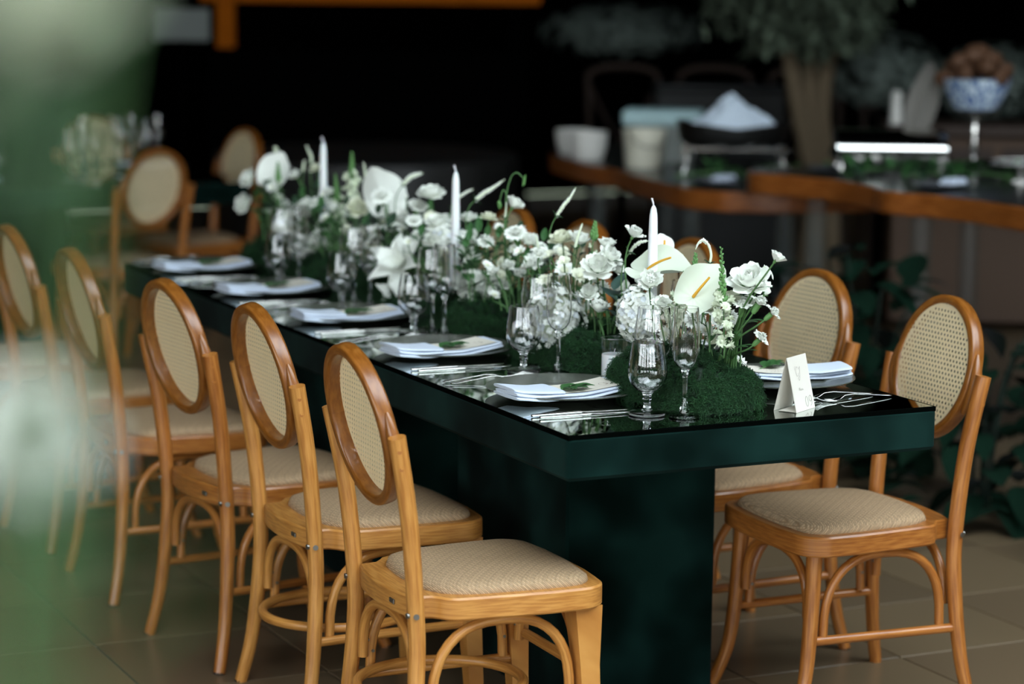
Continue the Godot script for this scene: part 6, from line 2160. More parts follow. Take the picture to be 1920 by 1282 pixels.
	bloom("lisianthus0", Vector3(0.464, 0.953, -0.812), 0.0168, Vector3(-0.070, 0.704, 0.707), Vector3(0.454, 0.835, -0.808), "small white lisianthus just below and left of the large middle rose", "small white blossoms filling the flower row", 1)
	bloom("lisianthus0", Vector3(0.423, 0.929, -1.399), 0.0152, Vector3(-0.530, 0.667, 0.524), Vector3(0.430, 0.835, -1.377), "small white lisianthus above the low creamy rose", "small white blossoms filling the flower row", 1)
	bloom("lisianthus2", Vector3(0.507, 0.957, -1.694), 0.0176, Vector3(0.098, 0.853, 0.512), Vector3(0.480, 0.835, -1.663), "small white lisianthus just above and right of the pale green hydrangea", "small white blossoms filling the flower row", 1)
	bloom("carnation1", Vector3(0.489, 0.987, -1.120), 0.0195, Vector3(0.114, 0.759, 0.641), Vector3(0.469, 0.835, -1.106), "small white carnation below and right of the large ruffled carnation", "small white blossoms filling the flower row", 1)
	bloom("stock0", Vector3(0.512, 0.990, -2.622), 0.0157, Vector3(-0.728, 0.527, 0.439), Vector3(0.483, 0.835, -2.563), "small white stock blossom below and left of the tallest snapdragon", "small white blossoms filling the flower row", 1)
	bloom("lisianthus0", Vector3(0.442, 0.898, -2.427), 0.0185, Vector3(-0.662, 0.733, 0.158), Vector3(0.441, 0.835, -2.374), "small white lisianthus above and right of the drooping curled flower", "small white blossoms filling the flower row", 1)
	bloom("lisianthus2", Vector3(0.400, 0.963, -1.007), 0.0182, Vector3(-0.598, 0.787, 0.154), Vector3(0.416, 0.835, -0.996), "small white lisianthus below the large ruffled carnation", "small white blossoms filling the flower row", 1)
	bloom("lisianthus2", Vector3(0.365, 1.006, -0.876), 0.0179, Vector3(-0.077, 0.739, 0.669), Vector3(0.395, 0.835, -0.869), "small white lisianthus below and right of the large ruffled carnation", "small white blossoms filling the flower row", 1)
	bloom("lisianthus1", Vector3(0.447, 0.984, -1.064), 0.0164, Vector3(-0.467, 0.846, 0.257), Vector3(0.444, 0.835, -1.052), "small white lisianthus some way above and right of the hanging creamy flower", "small white blossoms filling the flower row", 1)
	bloom("lisianthus2", Vector3(0.524, 0.938, -0.909), 0.0202, Vector3(-0.776, 0.580, 0.249), Vector3(0.490, 0.835, -0.902), "small white lisianthus just below the large middle rose", "small white blossoms filling the flower row", 1)
	bloom("lisianthus0", Vector3(0.445, 0.929, -1.224), 0.0169, Vector3(-0.012, 0.868, 0.497), Vector3(0.443, 0.835, -1.208), "small white lisianthus above and right of the hanging creamy flower", "small white blossoms filling the flower row", 1)
	bloom("lisianthus0", Vector3(0.349, 0.877, -2.364), 0.0208, Vector3(-0.008, 0.596, 0.803), Vector3(0.386, 0.835, -2.313), "small white lisianthus just above and left of the drooping curled flower", "small white blossoms filling the flower row", 1)
	bloom("stock0", Vector3(0.403, 0.914, -1.750), 0.0173, Vector3(-0.525, 0.709, 0.472), Vector3(0.418, 0.835, -1.717), "small white stock blossom just above and right of the large curled flower", "small white blossoms filling the flower row", 1)
	bloom("lisianthus1", Vector3(0.538, 0.930, -1.216), 0.0183, Vector3(-0.150, 0.760, 0.632), Vector3(0.499, 0.835, -1.200), "small white lisianthus some way below and right of the large ruffled carnation", "small white blossoms filling the flower row", 1)
	bloom("lisianthus2", Vector3(0.376, 0.922, -0.800), 0.0189, Vector3(-0.297, 0.840, 0.454), Vector3(0.401, 0.835, -0.796), "small white lisianthus above the big hydrangea", "small white blossoms filling the flower row", 1)
	bloom("carnation1", Vector3(0.517, 0.877, -0.718), 0.0180, Vector3(-0.160, 0.776, 0.610), Vector3(0.486, 0.835, -0.716), "small white carnation some way below and left of the wide front anthurium", "small white blossoms filling the flower row", 1)
	bloom("lisianthus2", Vector3(0.432, 0.904, -2.182), 0.0166, Vector3(-0.224, 0.876, 0.427), Vector3(0.435, 0.835, -2.136), "small white lisianthus some way right of the drooping curled flower", "small white blossoms filling the flower row", 1)
	bloom("stock0", Vector3(0.366, 0.874, -1.125), 0.0172, Vector3(0.055, 0.839, 0.541), Vector3(0.396, 0.835, -1.111), "small white stock blossom just below and right of the hanging creamy flower", "small white blossoms filling the flower row", 1)
	bloom("carnation1", Vector3(0.433, 0.887, -1.210), 0.0190, Vector3(0.046, 0.842, 0.537), Vector3(0.436, 0.835, -1.194), "small white carnation just right of the hanging creamy flower", "small white blossoms filling the flower row", 1)
	bloom("stock1", Vector3(0.487, 0.949, -2.122), 0.0199, Vector3(-0.139, 0.792, 0.595), Vector3(0.468, 0.835, -2.078), "small cream stock blossom below the big far anthurium", "small white blossoms filling the flower row", 1)
	bloom("lisianthus2", Vector3(0.418, 0.944, -1.151), 0.0156, Vector3(0.026, 0.639, 0.769), Vector3(0.427, 0.835, -1.136), "small white lisianthus some way right of the low creamy rose", "small white blossoms filling the flower row", 1)
	bloom("stock1", Vector3(0.508, 0.887, -0.673), 0.0190, Vector3(0.006, 0.881, 0.474), Vector3(0.481, 0.835, -0.673), "small cream stock blossom some way below and left of the wide front anthurium", "small white blossoms filling the flower row", 1)
	bloom("lisianthus2", Vector3(0.500, 0.875, -1.923), 0.0181, Vector3(-0.185, 0.635, 0.750), Vector3(0.476, 0.835, -1.885), "small white lisianthus just right of the large curled flower", "small white blossoms filling the flower row", 1)
	bloom("stock0", Vector3(0.527, 0.879, -2.305), 0.0202, Vector3(-0.759, 0.530, 0.378), Vector3(0.492, 0.835, -2.256), "small white stock blossom below the far cream rose", "small white blossoms filling the flower row", 1)
	bloom("carnation1", Vector3(0.469, 0.934, -2.866), 0.0195, Vector3(-0.503, 0.735, 0.455), Vector3(0.458, 0.835, -2.800), "small white carnation above the greyish hydrangea", "small white blossoms filling the flower row", 1)
	bloom("stock1", Vector3(0.410, 0.929, -1.512), 0.0173, Vector3(-0.484, 0.843, 0.232), Vector3(0.422, 0.835, -1.487), "small cream stock blossom just below the pale green hydrangea", "small white blossoms filling the flower row", 1)
	bloom("lisianthus2", Vector3(0.533, 0.928, -2.518), 0.0195, Vector3(-0.180, 0.809, 0.560), Vector3(0.496, 0.835, -2.463), "small white lisianthus just below and left of the far cream rose", "small white blossoms filling the flower row", 1)
	bloom("lisianthus1", Vector3(0.469, 0.996, -1.708), 0.0160, Vector3(-0.371, 0.794, 0.481), Vector3(0.457, 0.835, -1.677), "small white lisianthus just left of the pointed rose by the middle taper", "small white blossoms filling the flower row", 1)
	bloom("lisianthus1", Vector3(0.530, 0.952, -2.192), 0.0158, Vector3(-0.132, 0.651, 0.747), Vector3(0.494, 0.835, -2.146), "small white lisianthus below the big far anthurium", "small white blossoms filling the flower row", 1)
	bloom("lisianthus2", Vector3(0.527, 0.989, -1.780), 0.0207, Vector3(-0.496, 0.813, 0.306), Vector3(0.492, 0.835, -1.747), "small white lisianthus just right of the pointed rose by the middle taper", "small white blossoms filling the flower row", 1)
	bloom("stock0", Vector3(0.511, 0.952, -1.550), 0.0203, Vector3(-0.609, 0.670, 0.424), Vector3(0.482, 0.835, -1.523), "small white stock blossom right of the pale green hydrangea", "small white blossoms filling the flower row", 1)
	bloom("lisianthus1", Vector3(0.380, 0.950, -2.429), 0.0169, Vector3(-0.105, 0.646, 0.756), Vector3(0.404, 0.835, -2.376), "small white lisianthus above the drooping curled flower", "small white blossoms filling the flower row", 1)
	bloom("lisianthus0", Vector3(0.436, 0.954, -2.850), 0.0185, Vector3(0.058, 0.807, 0.588), Vector3(0.438, 0.835, -2.785), "small white lisianthus below the far left anthurium", "small white blossoms filling the flower row", 1)
	bloom("lisianthus0", Vector3(0.539, 0.880, -0.682), 0.0197, Vector3(0.023, 0.565, 0.825), Vector3(0.499, 0.835, -0.682), "small white lisianthus some way below the wide front anthurium", "small white blossoms filling the flower row", 1)
	bloom("carnation1", Vector3(0.518, 0.961, -2.670), 0.0154, Vector3(-0.683, 0.634, 0.364), Vector3(0.487, 0.835, -2.609), "small white carnation below the farthest taper candle", "small white blossoms filling the flower row", 1)
	bloom("lisianthus2", Vector3(0.495, 0.889, -2.623), 0.0192, Vector3(0.023, 0.868, 0.496), Vector3(0.473, 0.835, -2.564), "small white lisianthus right of the greyish hydrangea", "small white blossoms filling the flower row", 1)
	bloom("lisianthus0", Vector3(0.513, 0.914, -1.194), 0.0155, Vector3(-0.076, 0.627, 0.775), Vector3(0.484, 0.835, -1.178), "small white lisianthus some way right of the hanging creamy flower", "small white blossoms filling the flower row", 1)
	bloom("lisianthus0", Vector3(0.523, 0.875, -1.214), 0.0185, Vector3(-0.252, 0.580, 0.775), Vector3(0.490, 0.835, -1.198), "small white lisianthus above and left of the big hydrangea", "small white blossoms filling the flower row", 1)
	bloom("lisianthus1", Vector3(0.427, 0.938, -1.373), 0.0189, Vector3(-0.110, 0.794, 0.599), Vector3(0.432, 0.835, -1.352), "small white lisianthus above and right of the low creamy rose", "small white blossoms filling the flower row", 1)
	bloom("stock1", Vector3(0.404, 0.994, -0.902), 0.0190, Vector3(-0.572, 0.800, 0.183), Vector3(0.418, 0.835, -0.895), "small cream stock blossom some way below and right of the large ruffled carnation", "small white blossoms filling the flower row", 1)
	bloom("stock0", Vector3(0.359, 1.002, -2.665), 0.0191, Vector3(-0.504, 0.759, 0.413), Vector3(0.392, 0.835, -2.605), "small white stock blossom just below the far left anthurium", "small white blossoms filling the flower row", 1)
	bloom("stock0", Vector3(0.474, 1.002, -2.112), 0.0156, Vector3(0.098, 0.692, 0.716), Vector3(0.460, 0.835, -2.068), "small white stock blossom just below and left of the big far anthurium", "small white blossoms filling the flower row", 1)
	bloom("lisianthus2", Vector3(0.445, 0.963, -1.894), 0.0171, Vector3(-0.117, 0.846, 0.520), Vector3(0.443, 0.835, -1.857), "small white lisianthus below and right of the big far anthurium", "small white blossoms filling the flower row", 1)
	bloom("carnation1", Vector3(0.376, 0.960, -1.894), 0.0159, Vector3(-0.389, 0.872, 0.296), Vector3(0.402, 0.835, -1.858), "small white carnation below and right of the far cream rose", "small white blossoms filling the flower row", 1)
	bloom("stock0", Vector3(0.362, 0.948, -1.642), 0.0189, Vector3(-0.220, 0.780, 0.586), Vector3(0.393, 0.835, -1.613), "small white stock blossom below and left of the pointed rose by the middle taper", "small white blossoms filling the flower row", 1)
	bloom("lisianthus1", Vector3(0.377, 0.938, -1.296), 0.0192, Vector3(-0.772, 0.558, 0.303), Vector3(0.402, 0.835, -1.277), "small white lisianthus above and left of the hanging creamy flower", "small white blossoms filling the flower row", 1)
	bloom("stock1", Vector3(0.455, 0.925, -1.866), 0.0166, Vector3(-0.389, 0.867, 0.313), Vector3(0.449, 0.835, -1.830), "small cream stock blossom above and right of the large curled flower", "small white blossoms filling the flower row", 1)
	bloom("lisianthus2", Vector3(0.441, 0.905, -0.715), 0.0171, Vector3(-0.548, 0.733, 0.404), Vector3(0.441, 0.835, -0.713), "small white lisianthus below the large middle rose", "small white blossoms filling the flower row", 1)
	bloom("stock1", Vector3(0.494, 0.919, -1.838), 0.0159, Vector3(-0.242, 0.852, 0.464), Vector3(0.473, 0.835, -1.803), "small cream stock blossom left of the pale green hydrangea", "small white blossoms filling the flower row", 1)
	bloom("carnation1", Vector3(0.522, 0.886, -1.890), 0.0161, Vector3(-0.389, 0.848, 0.360), Vector3(0.489, 0.835, -1.853), "small white carnation below and left of the pale green hydrangea", "small white blossoms filling the flower row", 1)
	bloom("lisianthus1", Vector3(0.490, 0.953, -2.455), 0.0202, Vector3(-0.047, 0.801, 0.597), Vector3(0.470, 0.835, -2.402), "small white lisianthus just left of the far cream rose", "small white blossoms filling the flower row", 1)
	bloom("stock0", Vector3(0.376, 0.992, -1.003), 0.0197, Vector3(-0.638, 0.754, 0.158), Vector3(0.401, 0.835, -0.993), "small white stock blossom some way above and right of the hanging creamy flower", "small white blossoms filling the flower row", 1)
	bloom("lisianthus2", Vector3(0.530, 0.924, -2.625), 0.0204, Vector3(-0.541, 0.759, 0.364), Vector3(0.494, 0.835, -2.566), "small white lisianthus some way below the farthest taper candle", "small white blossoms filling the flower row", 1)
	bloom("carnation1", Vector3(0.481, 0.995, -1.810), 0.0179, Vector3(-0.225, 0.862, 0.455), Vector3(0.465, 0.835, -1.776), "small white carnation just left of the pointed rose by the middle taper", "small white blossoms filling the flower row", 1)
	bloom("lisianthus0", Vector3(0.494, 0.963, -0.625), 0.0160, Vector3(-0.286, 0.690, 0.664), Vector3(0.472, 0.835, -0.627), "small white lisianthus just below and left of the wide front anthurium", "small white blossoms filling the flower row", 1)
	bloom("carnation1", Vector3(0.382, 0.984, -2.380), 0.0207, Vector3(-0.741, 0.608, 0.286), Vector3(0.405, 0.835, -2.328), "small white carnation above and right of the greyish hydrangea", "small white blossoms filling the flower row", 1)
	bloom("stock1", Vector3(0.371, 0.935, -2.099), 0.0187, Vector3(-0.750, 0.618, 0.235), Vector3(0.398, 0.835, -2.056), "small cream stock blossom below and left of the far cream rose", "small white blossoms filling the flower row", 1)
	bloom("stock0", Vector3(0.356, 0.945, -1.145), 0.0169, Vector3(0.029, 0.824, 0.565), Vector3(0.389, 0.835, -1.131), "small white stock blossom just above the hanging creamy flower", "small white blossoms filling the flower row", 1)
	bloom("stock1", Vector3(0.512, 0.954, -0.922), 0.0193, Vector3(-0.127, 0.743, 0.657), Vector3(0.483, 0.835, -0.915), "small cream stock blossom just left of the large middle rose", "small white blossoms filling the flower row", 1)
	bloom("lisianthus0", Vector3(0.526, 0.991, -2.435), 0.0192, Vector3(-0.662, 0.662, 0.352), Vector3(0.492, 0.835, -2.382), "small white lisianthus just above and left of the far cream rose", "small white blossoms filling the flower row", 1)
	bloom("carnation1", Vector3(0.422, 0.988, -2.390), 0.0160, Vector3(-0.327, 0.850, 0.413), Vector3(0.429, 0.835, -2.339), "small white carnation left of the far cream rose", "small white blossoms filling the flower row", 1)
	bloom("stock0", Vector3(0.424, 0.961, -1.829), 0.0151, Vector3(-0.365, 0.843, 0.395), Vector3(0.431, 0.835, -1.794), "small white stock blossom above the large curled flower", "small white blossoms filling the flower row", 1)
	bloom("stock0", Vector3(0.431, 0.875, -1.606), 0.0172, Vector3(-0.480, 0.785, 0.392), Vector3(0.435, 0.835, -1.578), "small white stock blossom above and left of the low creamy rose", "small white blossoms filling the flower row", 1)
	bloom("lisianthus1", Vector3(0.385, 0.870, -1.962), 0.0166, Vector3(-0.403, 0.861, 0.310), Vector3(0.407, 0.835, -1.923), "small white lisianthus left of the large curled flower", "small white blossoms filling the flower row", 1)
	bloom("lisianthus2", Vector3(0.372, 0.873, -1.821), 0.0174, Vector3(-0.781, 0.497, 0.379), Vector3(0.399, 0.835, -1.786), "small white lisianthus just left of the large curled flower", "small white blossoms filling the flower row", 1)
	bloom("stock1", Vector3(0.374, 0.939, -0.868), 0.0200, Vector3(-0.508, 0.718, 0.477), Vector3(0.400, 0.835, -0.862), "small cream stock blossom some way above the big hydrangea", "small white blossoms filling the flower row", 1)
	bloom("stock1", Vector3(0.483, 0.903, -0.694), 0.0174, Vector3(-0.599, 0.789, 0.136), Vector3(0.466, 0.835, -0.693), "small cream stock blossom some way below and right of the large middle rose", "small white blossoms filling the flower row", 1)
	bloom("lisianthus1", Vector3(0.359, 0.936, -1.113), 0.0170, Vector3(-0.563, 0.806, 0.181), Vector3(0.391, 0.835, -1.099), "small white lisianthus just above and right of the hanging creamy flower", "small white blossoms filling the flower row", 1)
	bloom("lisianthus0", Vector3(0.501, 0.911, -1.957), 0.0197, Vector3(0.113, 0.742, 0.661), Vector3(0.477, 0.835, -1.919), "small white lisianthus above and right of the large curled flower", "small white blossoms filling the flower row", 1)
	bloom("stock0", Vector3(0.346, 0.917, -1.883), 0.0169, Vector3(-0.726, 0.650, 0.226), Vector3(0.384, 0.835, -1.846), "small white stock blossom some way below the big far anthurium", "small white blossoms filling the flower row", 1)
	bloom("carnation1", Vector3(0.464, 0.885, -0.821), 0.0155, Vector3(-0.777, 0.503, 0.379), Vector3(0.454, 0.835, -0.816), "small white carnation above and right of the big hydrangea", "small white blossoms filling the flower row", 1)
	bloom("lisianthus1", Vector3(0.471, 0.996, -0.741), 0.0204, Vector3(-0.107, 0.739, 0.665), Vector3(0.459, 0.835, -0.739), "small white lisianthus just above and right of the large middle rose", "small white blossoms filling the flower row", 1)
	bloom("lisianthus0", Vector3(0.410, 0.962, -1.697), 0.0168, Vector3(-0.190, 0.899, 0.394), Vector3(0.422, 0.835, -1.666), "small white lisianthus below and left of the pointed rose by the middle taper", "small white blossoms filling the flower row", 1)
	bloom("stock1", Vector3(0.399, 0.989, -0.818), 0.0180, Vector3(-0.310, 0.814, 0.491), Vector3(0.415, 0.835, -0.813), "small cream stock blossom left of the large middle rose", "small white blossoms filling the flower row", 1)
	bloom("carnation1", Vector3(0.421, 0.987, -2.371), 0.0173, Vector3(0.091, 0.702, 0.706), Vector3(0.428, 0.835, -2.320), "small white carnation below and left of the tallest snapdragon", "small white blossoms filling the flower row", 1)
	bloom("lisianthus0", Vector3(0.500, 0.931, -1.034), 0.0197, Vector3(-0.441, 0.712, 0.546), Vector3(0.476, 0.835, -1.023), "small white lisianthus left of the large middle rose", "small white blossoms filling the flower row", 1)
	bloom("carnation1", Vector3(0.484, 0.955, -1.002), 0.0192, Vector3(0.102, 0.543, 0.834), Vector3(0.466, 0.835, -0.992), "small white carnation left of the large middle rose", "small white blossoms filling the flower row", 1)
	bloom("stock1", Vector3(0.490, 0.985, -1.006), 0.0196, Vector3(-0.236, 0.634, 0.736), Vector3(0.470, 0.835, -0.996), "small cream stock blossom some way below the tall leaning veronica", "small white blossoms filling the flower row", 1)
	bloom("lisianthus2", Vector3(0.509, 0.960, -1.154), 0.0202, Vector3(-0.331, 0.881, 0.338), Vector3(0.481, 0.835, -1.139), "small white lisianthus some way below the tall leaning veronica", "small white blossoms filling the flower row", 1)
	foliage_stem(Vector3(0.413, 0.840, -2.292), Vector3(0.384, 0.968, -2.328), 7, 0.045, 0.018, "leaf_dark", "green leaf stem above and right of the greyish hydrangea", "leaf stems filling the flower row")
	foliage_stem(Vector3(0.507, 0.840, -2.395), Vector3(0.498, 0.968, -2.421), 7, 0.045, 0.018, "leaf_dark", "green leaf stem just left of the far cream rose", "leaf stems filling the flower row")
	foliage_stem(Vector3(0.464, 0.840, -1.054), Vector3(0.435, 0.960, -1.088), 7, 0.045, 0.018, "leaf", "green leaf stem below the large ruffled carnation", "leaf stems filling the flower row")
	foliage_stem(Vector3(0.383, 0.840, -2.677), Vector3(0.358, 1.005, -2.717), 7, 0.045, 0.018, "leaf_dark", "green leaf stem just below and left of the far left anthurium", "leaf stems filling the flower row")
	foliage_stem(Vector3(0.395, 0.840, -2.738), Vector3(0.396, 0.981, -2.762), 7, 0.045, 0.018, "leaf", "green leaf stem just below the far left anthurium", "leaf stems filling the flower row")
	foliage_stem(Vector3(0.501, 0.840, -1.506), Vector3(0.508, 0.994, -1.529), 7, 0.045, 0.018, "leaf", "green leaf stem below and right of the middle taper candle", "leaf stems filling the flower row")
	foliage_stem(Vector3(0.492, 0.840, -1.050), Vector3(0.461, 0.952, -1.084), 7, 0.045, 0.018, "leaf", "green leaf stem below and right of the large ruffled carnation", "leaf stems filling the flower row")
	foliage_stem(Vector3(0.503, 0.840, -1.279), Vector3(0.508, 0.953, -1.296), 7, 0.045, 0.018, "leaf", "green leaf stem just below the large ruffled carnation", "leaf stems filling the flower row")
	foliage_stem(Vector3(0.469, 0.840, -2.468), Vector3(0.474, 0.955, -2.485), 7, 0.045, 0.018, "leaf", "green leaf stem left of the far cream rose", "leaf stems filling the flower row")
	foliage_stem(Vector3(0.415, 0.840, -2.556), Vector3(0.419, 0.984, -2.579), 7, 0.045, 0.018, "leaf", "green leaf stem below and left of the farthest taper candle", "leaf stems filling the flower row")
	foliage_stem(Vector3(0.511, 0.840, -1.455), Vector3(0.510, 0.974, -1.478), 7, 0.045, 0.018, "leaf", "green leaf stem left of the large ruffled carnation", "leaf stems filling the flower row")
	foliage_stem(Vector3(0.434, 0.840, -1.924), Vector3(0.408, 0.990, -1.963), 7, 0.045, 0.018, "leaf_dark", "green leaf stem just below the big far anthurium", "leaf stems filling the flower row")
	foliage_stem(Vector3(0.481, 0.840, -1.265), Vector3(0.507, 1.004, -1.280), 7, 0.045, 0.018, "leaf_dark", "green leaf stem just right of the large ruffled carnation", "leaf stems filling the flower row")
	foliage_stem(Vector3(0.464, 0.840, -1.703), Vector3(0.449, 0.983, -1.735), 7, 0.045, 0.018, "leaf_dark", "green leaf stem just left of the pointed rose by the middle taper", "leaf stems filling the flower row")
	foliage_stem(Vector3(0.370, 0.840, -2.492), Vector3(0.371, 0.962, -2.512), 7, 0.045, 0.018, "leaf_dark", "green leaf stem above the greyish hydrangea", "leaf stems filling the flower row")
	foliage_stem(Vector3(0.386, 0.840, -1.314), Vector3(0.416, 1.004, -1.328), 7, 0.045, 0.018, "leaf", "green leaf stem right of the pale green hydrangea", "leaf stems filling the flower row")
	foliage_stem(Vector3(0.509, 0.840, -2.063), Vector3(0.511, 0.980, -2.086), 7, 0.045, 0.018, "leaf", "green leaf stem just below and right of the big far anthurium", "leaf stems filling the flower row")
	foliage_stem(Vector3(0.512, 0.840, -2.616), Vector3(0.543, 0.978, -2.625), 7, 0.045, 0.018, "leaf_dark", "green leaf stem above and left of the far cream rose", "leaf stems filling the flower row")
	foliage_stem(Vector3(0.454, 0.840, -1.792), Vector3(0.499, 0.952, -1.790), 7, 0.045, 0.018, "leaf", "green leaf stem just below the pointed rose by the middle taper", "leaf stems filling the flower row")
	foliage_stem(Vector3(0.375, 0.840, -1.251), Vector3(0.368, 0.990, -1.280), 7, 0.045, 0.018, "leaf", "green leaf stem below and right of the pointed rose by the middle taper", "leaf stems filling the flower row")
	foliage_stem(Vector3(0.436, 0.840, -1.017), Vector3(0.420, 0.958, -1.044), 7, 0.045, 0.018, "leaf_dark", "green leaf stem some way above and right of the hanging creamy flower", "leaf stems filling the flower row")
	foliage_stem(Vector3(0.415, 0.840, -1.722), Vector3(0.445, 0.993, -1.733), 7, 0.045, 0.018, "leaf_dark", "green leaf stem above and left of the pale green hydrangea", "leaf stems filling the flower row")
	foliage_stem(Vector3(0.431, 0.840, -1.172), Vector3(0.437, 1.001, -1.196), 7, 0.045, 0.018, "leaf", "green leaf stem just below and left of the large ruffled carnation", "leaf stems filling the flower row")
	foliage_stem(Vector3(0.482, 0.840, -1.191), Vector3(0.531, 0.992, -1.194), 7, 0.045, 0.018, "leaf", "green leaf stem right of the large ruffled carnation", "leaf stems filling the flower row")
	foliage_stem(Vector3(0.386, 0.840, -1.608), Vector3(0.390, 0.966, -1.627), 7, 0.045, 0.018, "leaf", "green leaf stem below and left of the pointed rose by the middle taper", "leaf stems filling the flower row")
	foliage_stem(Vector3(0.396, 0.840, -2.797), Vector3(0.386, 1.004, -2.830), 7, 0.045, 0.018, "leaf", "green leaf stem some way above and left of the greyish hydrangea", "leaf stems filling the flower row")
	foliage_stem(Vector3(0.502, 0.840, -1.780), Vector3(0.495, 0.995, -1.810), 7, 0.045, 0.018, "leaf", "green leaf stem just above and left of the pointed rose by the middle taper", "leaf stems filling the flower row")
	foliage_stem(Vector3(0.443, 0.840, -2.667), Vector3(0.460, 0.950, -2.678), 7, 0.045, 0.018, "leaf", "green leaf stem some way above the drooping curled flower", "leaf stems filling the flower row")
	foliage_stem(Vector3(0.387, 0.840, -1.918), Vector3(0.368, 0.950, -1.946), 7, 0.045, 0.018, "leaf_dark", "green leaf stem below the far cream rose", "leaf stems filling the flower row")
	foliage_stem(Vector3(0.515, 0.840, -1.574), Vector3(0.527, 0.970, -1.590), 7, 0.045, 0.018, "leaf_dark", "green leaf stem right of the pointed rose by the middle taper", "leaf stems filling the flower row")
	foliage_stem(Vector3(0.362, 0.840, -1.252), Vector3(0.357, 0.973, -1.276), 7, 0.045, 0.018, "leaf", "green leaf stem below and right of the pale green hydrangea", "leaf stems filling the flower row")
	foliage_stem(Vector3(0.490, 0.840, -2.047), Vector3(0.478, 0.974, -2.075), 7, 0.045, 0.018, "leaf", "green leaf stem right of the far cream rose", "leaf stems filling the flower row")
	foliage_stem(Vector3(0.427, 0.840, -2.424), Vector3(0.395, 0.962, -2.460), 7, 0.045, 0.018, "leaf_dark", "green leaf stem above the drooping curled flower", "leaf stems filling the flower row")
	foliage_stem(Vector3(0.519, 0.840, -0.971), Vector3(0.549, 0.959, -0.977), 7, 0.045, 0.018, "leaf", "green leaf stem just left of the large middle rose", "leaf stems filling the flower row")
	foliage_stem(Vector3(0.382, 0.840, -1.370), Vector3(0.415, 0.994, -1.380), 7, 0.045, 0.018, "leaf", "green leaf stem some way left of the large ruffled carnation", "leaf stems filling the flower row")
	foliage_stem(Vector3(0.414, 0.840, -2.326), Vector3(0.379, 0.954, -2.362), 7, 0.045, 0.018, "leaf", "green leaf stem some way below the farthest taper candle", "leaf stems filling the flower row")
	foliage_stem(Vector3(0.463, 0.840, -0.932), Vector3(0.507, 1.003, -0.939), 7, 0.045, 0.018, "leaf_dark", "green leaf stem above and left of the large middle rose", "leaf stems filling the flower row")
	foliage_stem(Vector3(0.481, 0.840, -1.890), Vector3(0.530, 1.001, -1.894), 7, 0.045, 0.018, "leaf", "green leaf stem just below the high flat open rose", "leaf stems filling the flower row")
	foliage_stem(Vector3(0.443, 0.840, -1.687), Vector3(0.424, 0.957, -1.716), 7, 0.045, 0.018, "leaf", "green leaf stem left of the pale green hydrangea", "leaf stems filling the flower row")
	foliage_stem(Vector3(0.493, 0.840, -1.165), Vector3(0.523, 0.955, -1.170), 7, 0.045, 0.018, "leaf_dark", "green leaf stem some way left of the large middle rose", "leaf stems filling the flower row")
	foliage_stem(Vector3(0.488, 0.840, -1.764), Vector3(0.535, 0.977, -1.765), 7, 0.045, 0.018, "leaf", "green leaf stem just right of the pointed rose by the middle taper", "leaf stems filling the flower row")
	foliage_stem(Vector3(0.382, 0.840, -1.997), Vector3(0.388, 0.950, -2.013), 7, 0.045, 0.018, "leaf", "green leaf stem below and left of the big far anthurium", "leaf stems filling the flower row")
	foliage_stem(Vector3(0.509, 0.840, -2.472), Vector3(0.477, 0.983, -2.512), 7, 0.045, 0.018, "leaf", "green leaf stem below the farthest taper candle", "leaf stems filling the flower row")
	foliage_stem(Vector3(0.379, 0.840, -2.036), Vector3(0.409, 0.957, -2.041), 7, 0.045, 0.018, "leaf_dark", "green leaf stem just below and right of the far cream rose", "leaf stems filling the flower row")
	foliage_stem(Vector3(0.467, 0.840, -1.095), Vector3(0.477, 0.970, -1.112), 7, 0.045, 0.018, "leaf", "green leaf stem some way below and left of the tall leaning veronica", "leaf stems filling the flower row")
	foliage_stem(Vector3(0.410, 0.840, -1.751), Vector3(0.430, 0.969, -1.763), 7, 0.045, 0.018, "leaf_dark", "green leaf stem left of the pointed rose by the middle taper", "leaf stems filling the flower row")
	foliage_stem(Vector3(0.403, 0.840, -1.501), Vector3(0.450, 1.006, -1.507), 7, 0.045, 0.018, "leaf_dark", "green leaf stem above and right of the pale green hydrangea", "leaf stems filling the flower row")
	foliage_stem(Vector3(0.449, 0.840, -2.060), Vector3(0.448, 0.950, -2.079), 7, 0.045, 0.018, "leaf_dark", "green leaf stem below and right of the far cream rose", "leaf stems filling the flower row")
	foliage_stem(Vector3(0.373, 0.840, -2.762), Vector3(0.353, 0.961, -2.792), 7, 0.045, 0.018, "leaf", "green leaf stem below and left of the far left anthurium", "leaf stems filling the flower row")
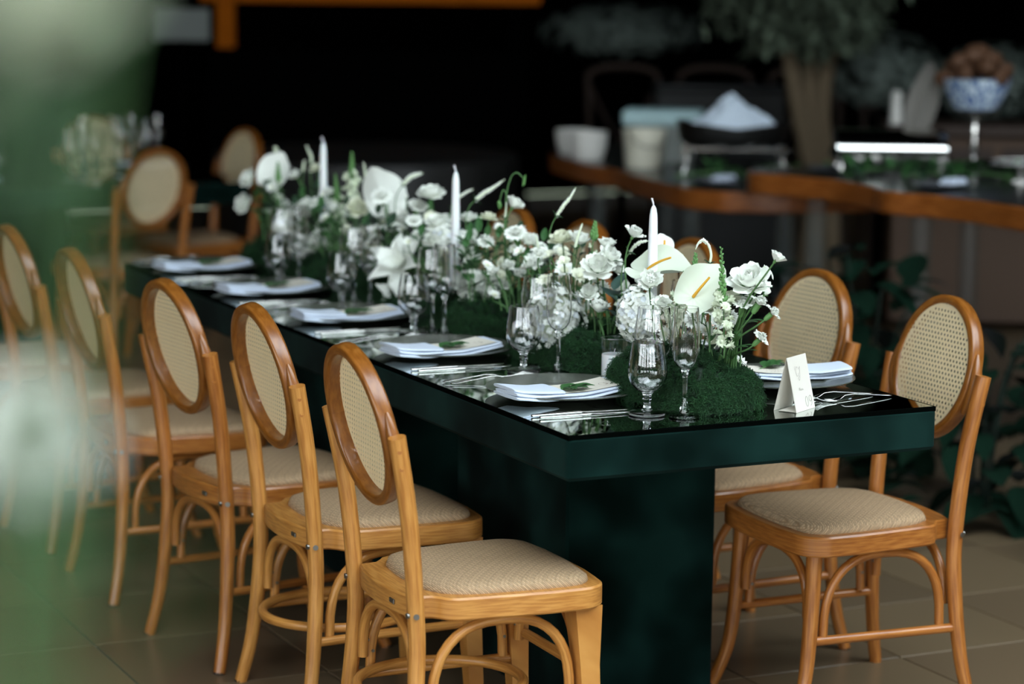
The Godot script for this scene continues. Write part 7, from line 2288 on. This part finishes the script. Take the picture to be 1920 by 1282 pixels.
	foliage_stem(Vector3(0.378, 0.840, -2.227), Vector3(0.355, 0.984, -2.262), 7, 0.045, 0.018, "leaf", "green leaf stem some way below and left of the tallest snapdragon", "leaf stems filling the flower row")
	foliage_stem(Vector3(0.516, 0.840, -2.690), Vector3(0.518, 0.989, -2.714), 7, 0.045, 0.018, "leaf_dark", "green leaf stem just below the farthest taper candle", "leaf stems filling the flower row")
	foliage_stem(Vector3(0.406, 0.840, -1.777), Vector3(0.387, 0.980, -1.810), 7, 0.045, 0.018, "leaf_dark", "green leaf stem below the big far anthurium", "leaf stems filling the flower row")
	foliage_stem(Vector3(0.383, 0.840, -2.719), Vector3(0.364, 1.001, -2.756), 7, 0.045, 0.018, "leaf_dark", "green leaf stem some way left of the farthest taper candle", "leaf stems filling the flower row")
	foliage_stem(Vector3(0.464, 0.840, -2.182), Vector3(0.433, 0.955, -2.216), 7, 0.045, 0.018, "leaf", "green leaf stem just below and left of the far cream rose", "leaf stems filling the flower row")
	foliage_stem(Vector3(0.390, 0.840, -1.235), Vector3(0.431, 0.998, -1.242), 7, 0.045, 0.018, "leaf", "green leaf stem just left of the large ruffled carnation", "leaf stems filling the flower row")
	foliage_stem(Vector3(0.384, 0.840, -1.896), Vector3(0.415, 0.962, -1.902), 7, 0.045, 0.018, "leaf_dark", "green leaf stem above the large curled flower", "leaf stems filling the flower row")
	moss(Vector3(0.412, TOP, -0.275), 0.116, 0.185, 0.110, 6000, "dense dark green moss mound at the front end of the table", 1.3)
	moss(Vector3(0.445, TOP, -0.800), 0.125, 0.205, 0.100, 4200, "moss mound behind the front votive candle, under the hydrangea", 3.4)
	moss(Vector3(0.455, TOP, -1.300), 0.120, 0.190, 0.100, 3200, "moss mound right of the beaded crystal candlestick", 5.5)
	moss(Vector3(0.455, TOP, -1.820), 0.115, 0.200, 0.090, 2000, "moss mound below the large curled anthurium", 7.6)
	moss(Vector3(0.450, TOP, -2.360), 0.115, 0.220, 0.090, 1600, "moss mound under the far roses", 9.7)
	moss(Vector3(0.440, TOP, -2.780), 0.105, 0.150, 0.080, 900, "moss mound at the far end of the table", 11.8)
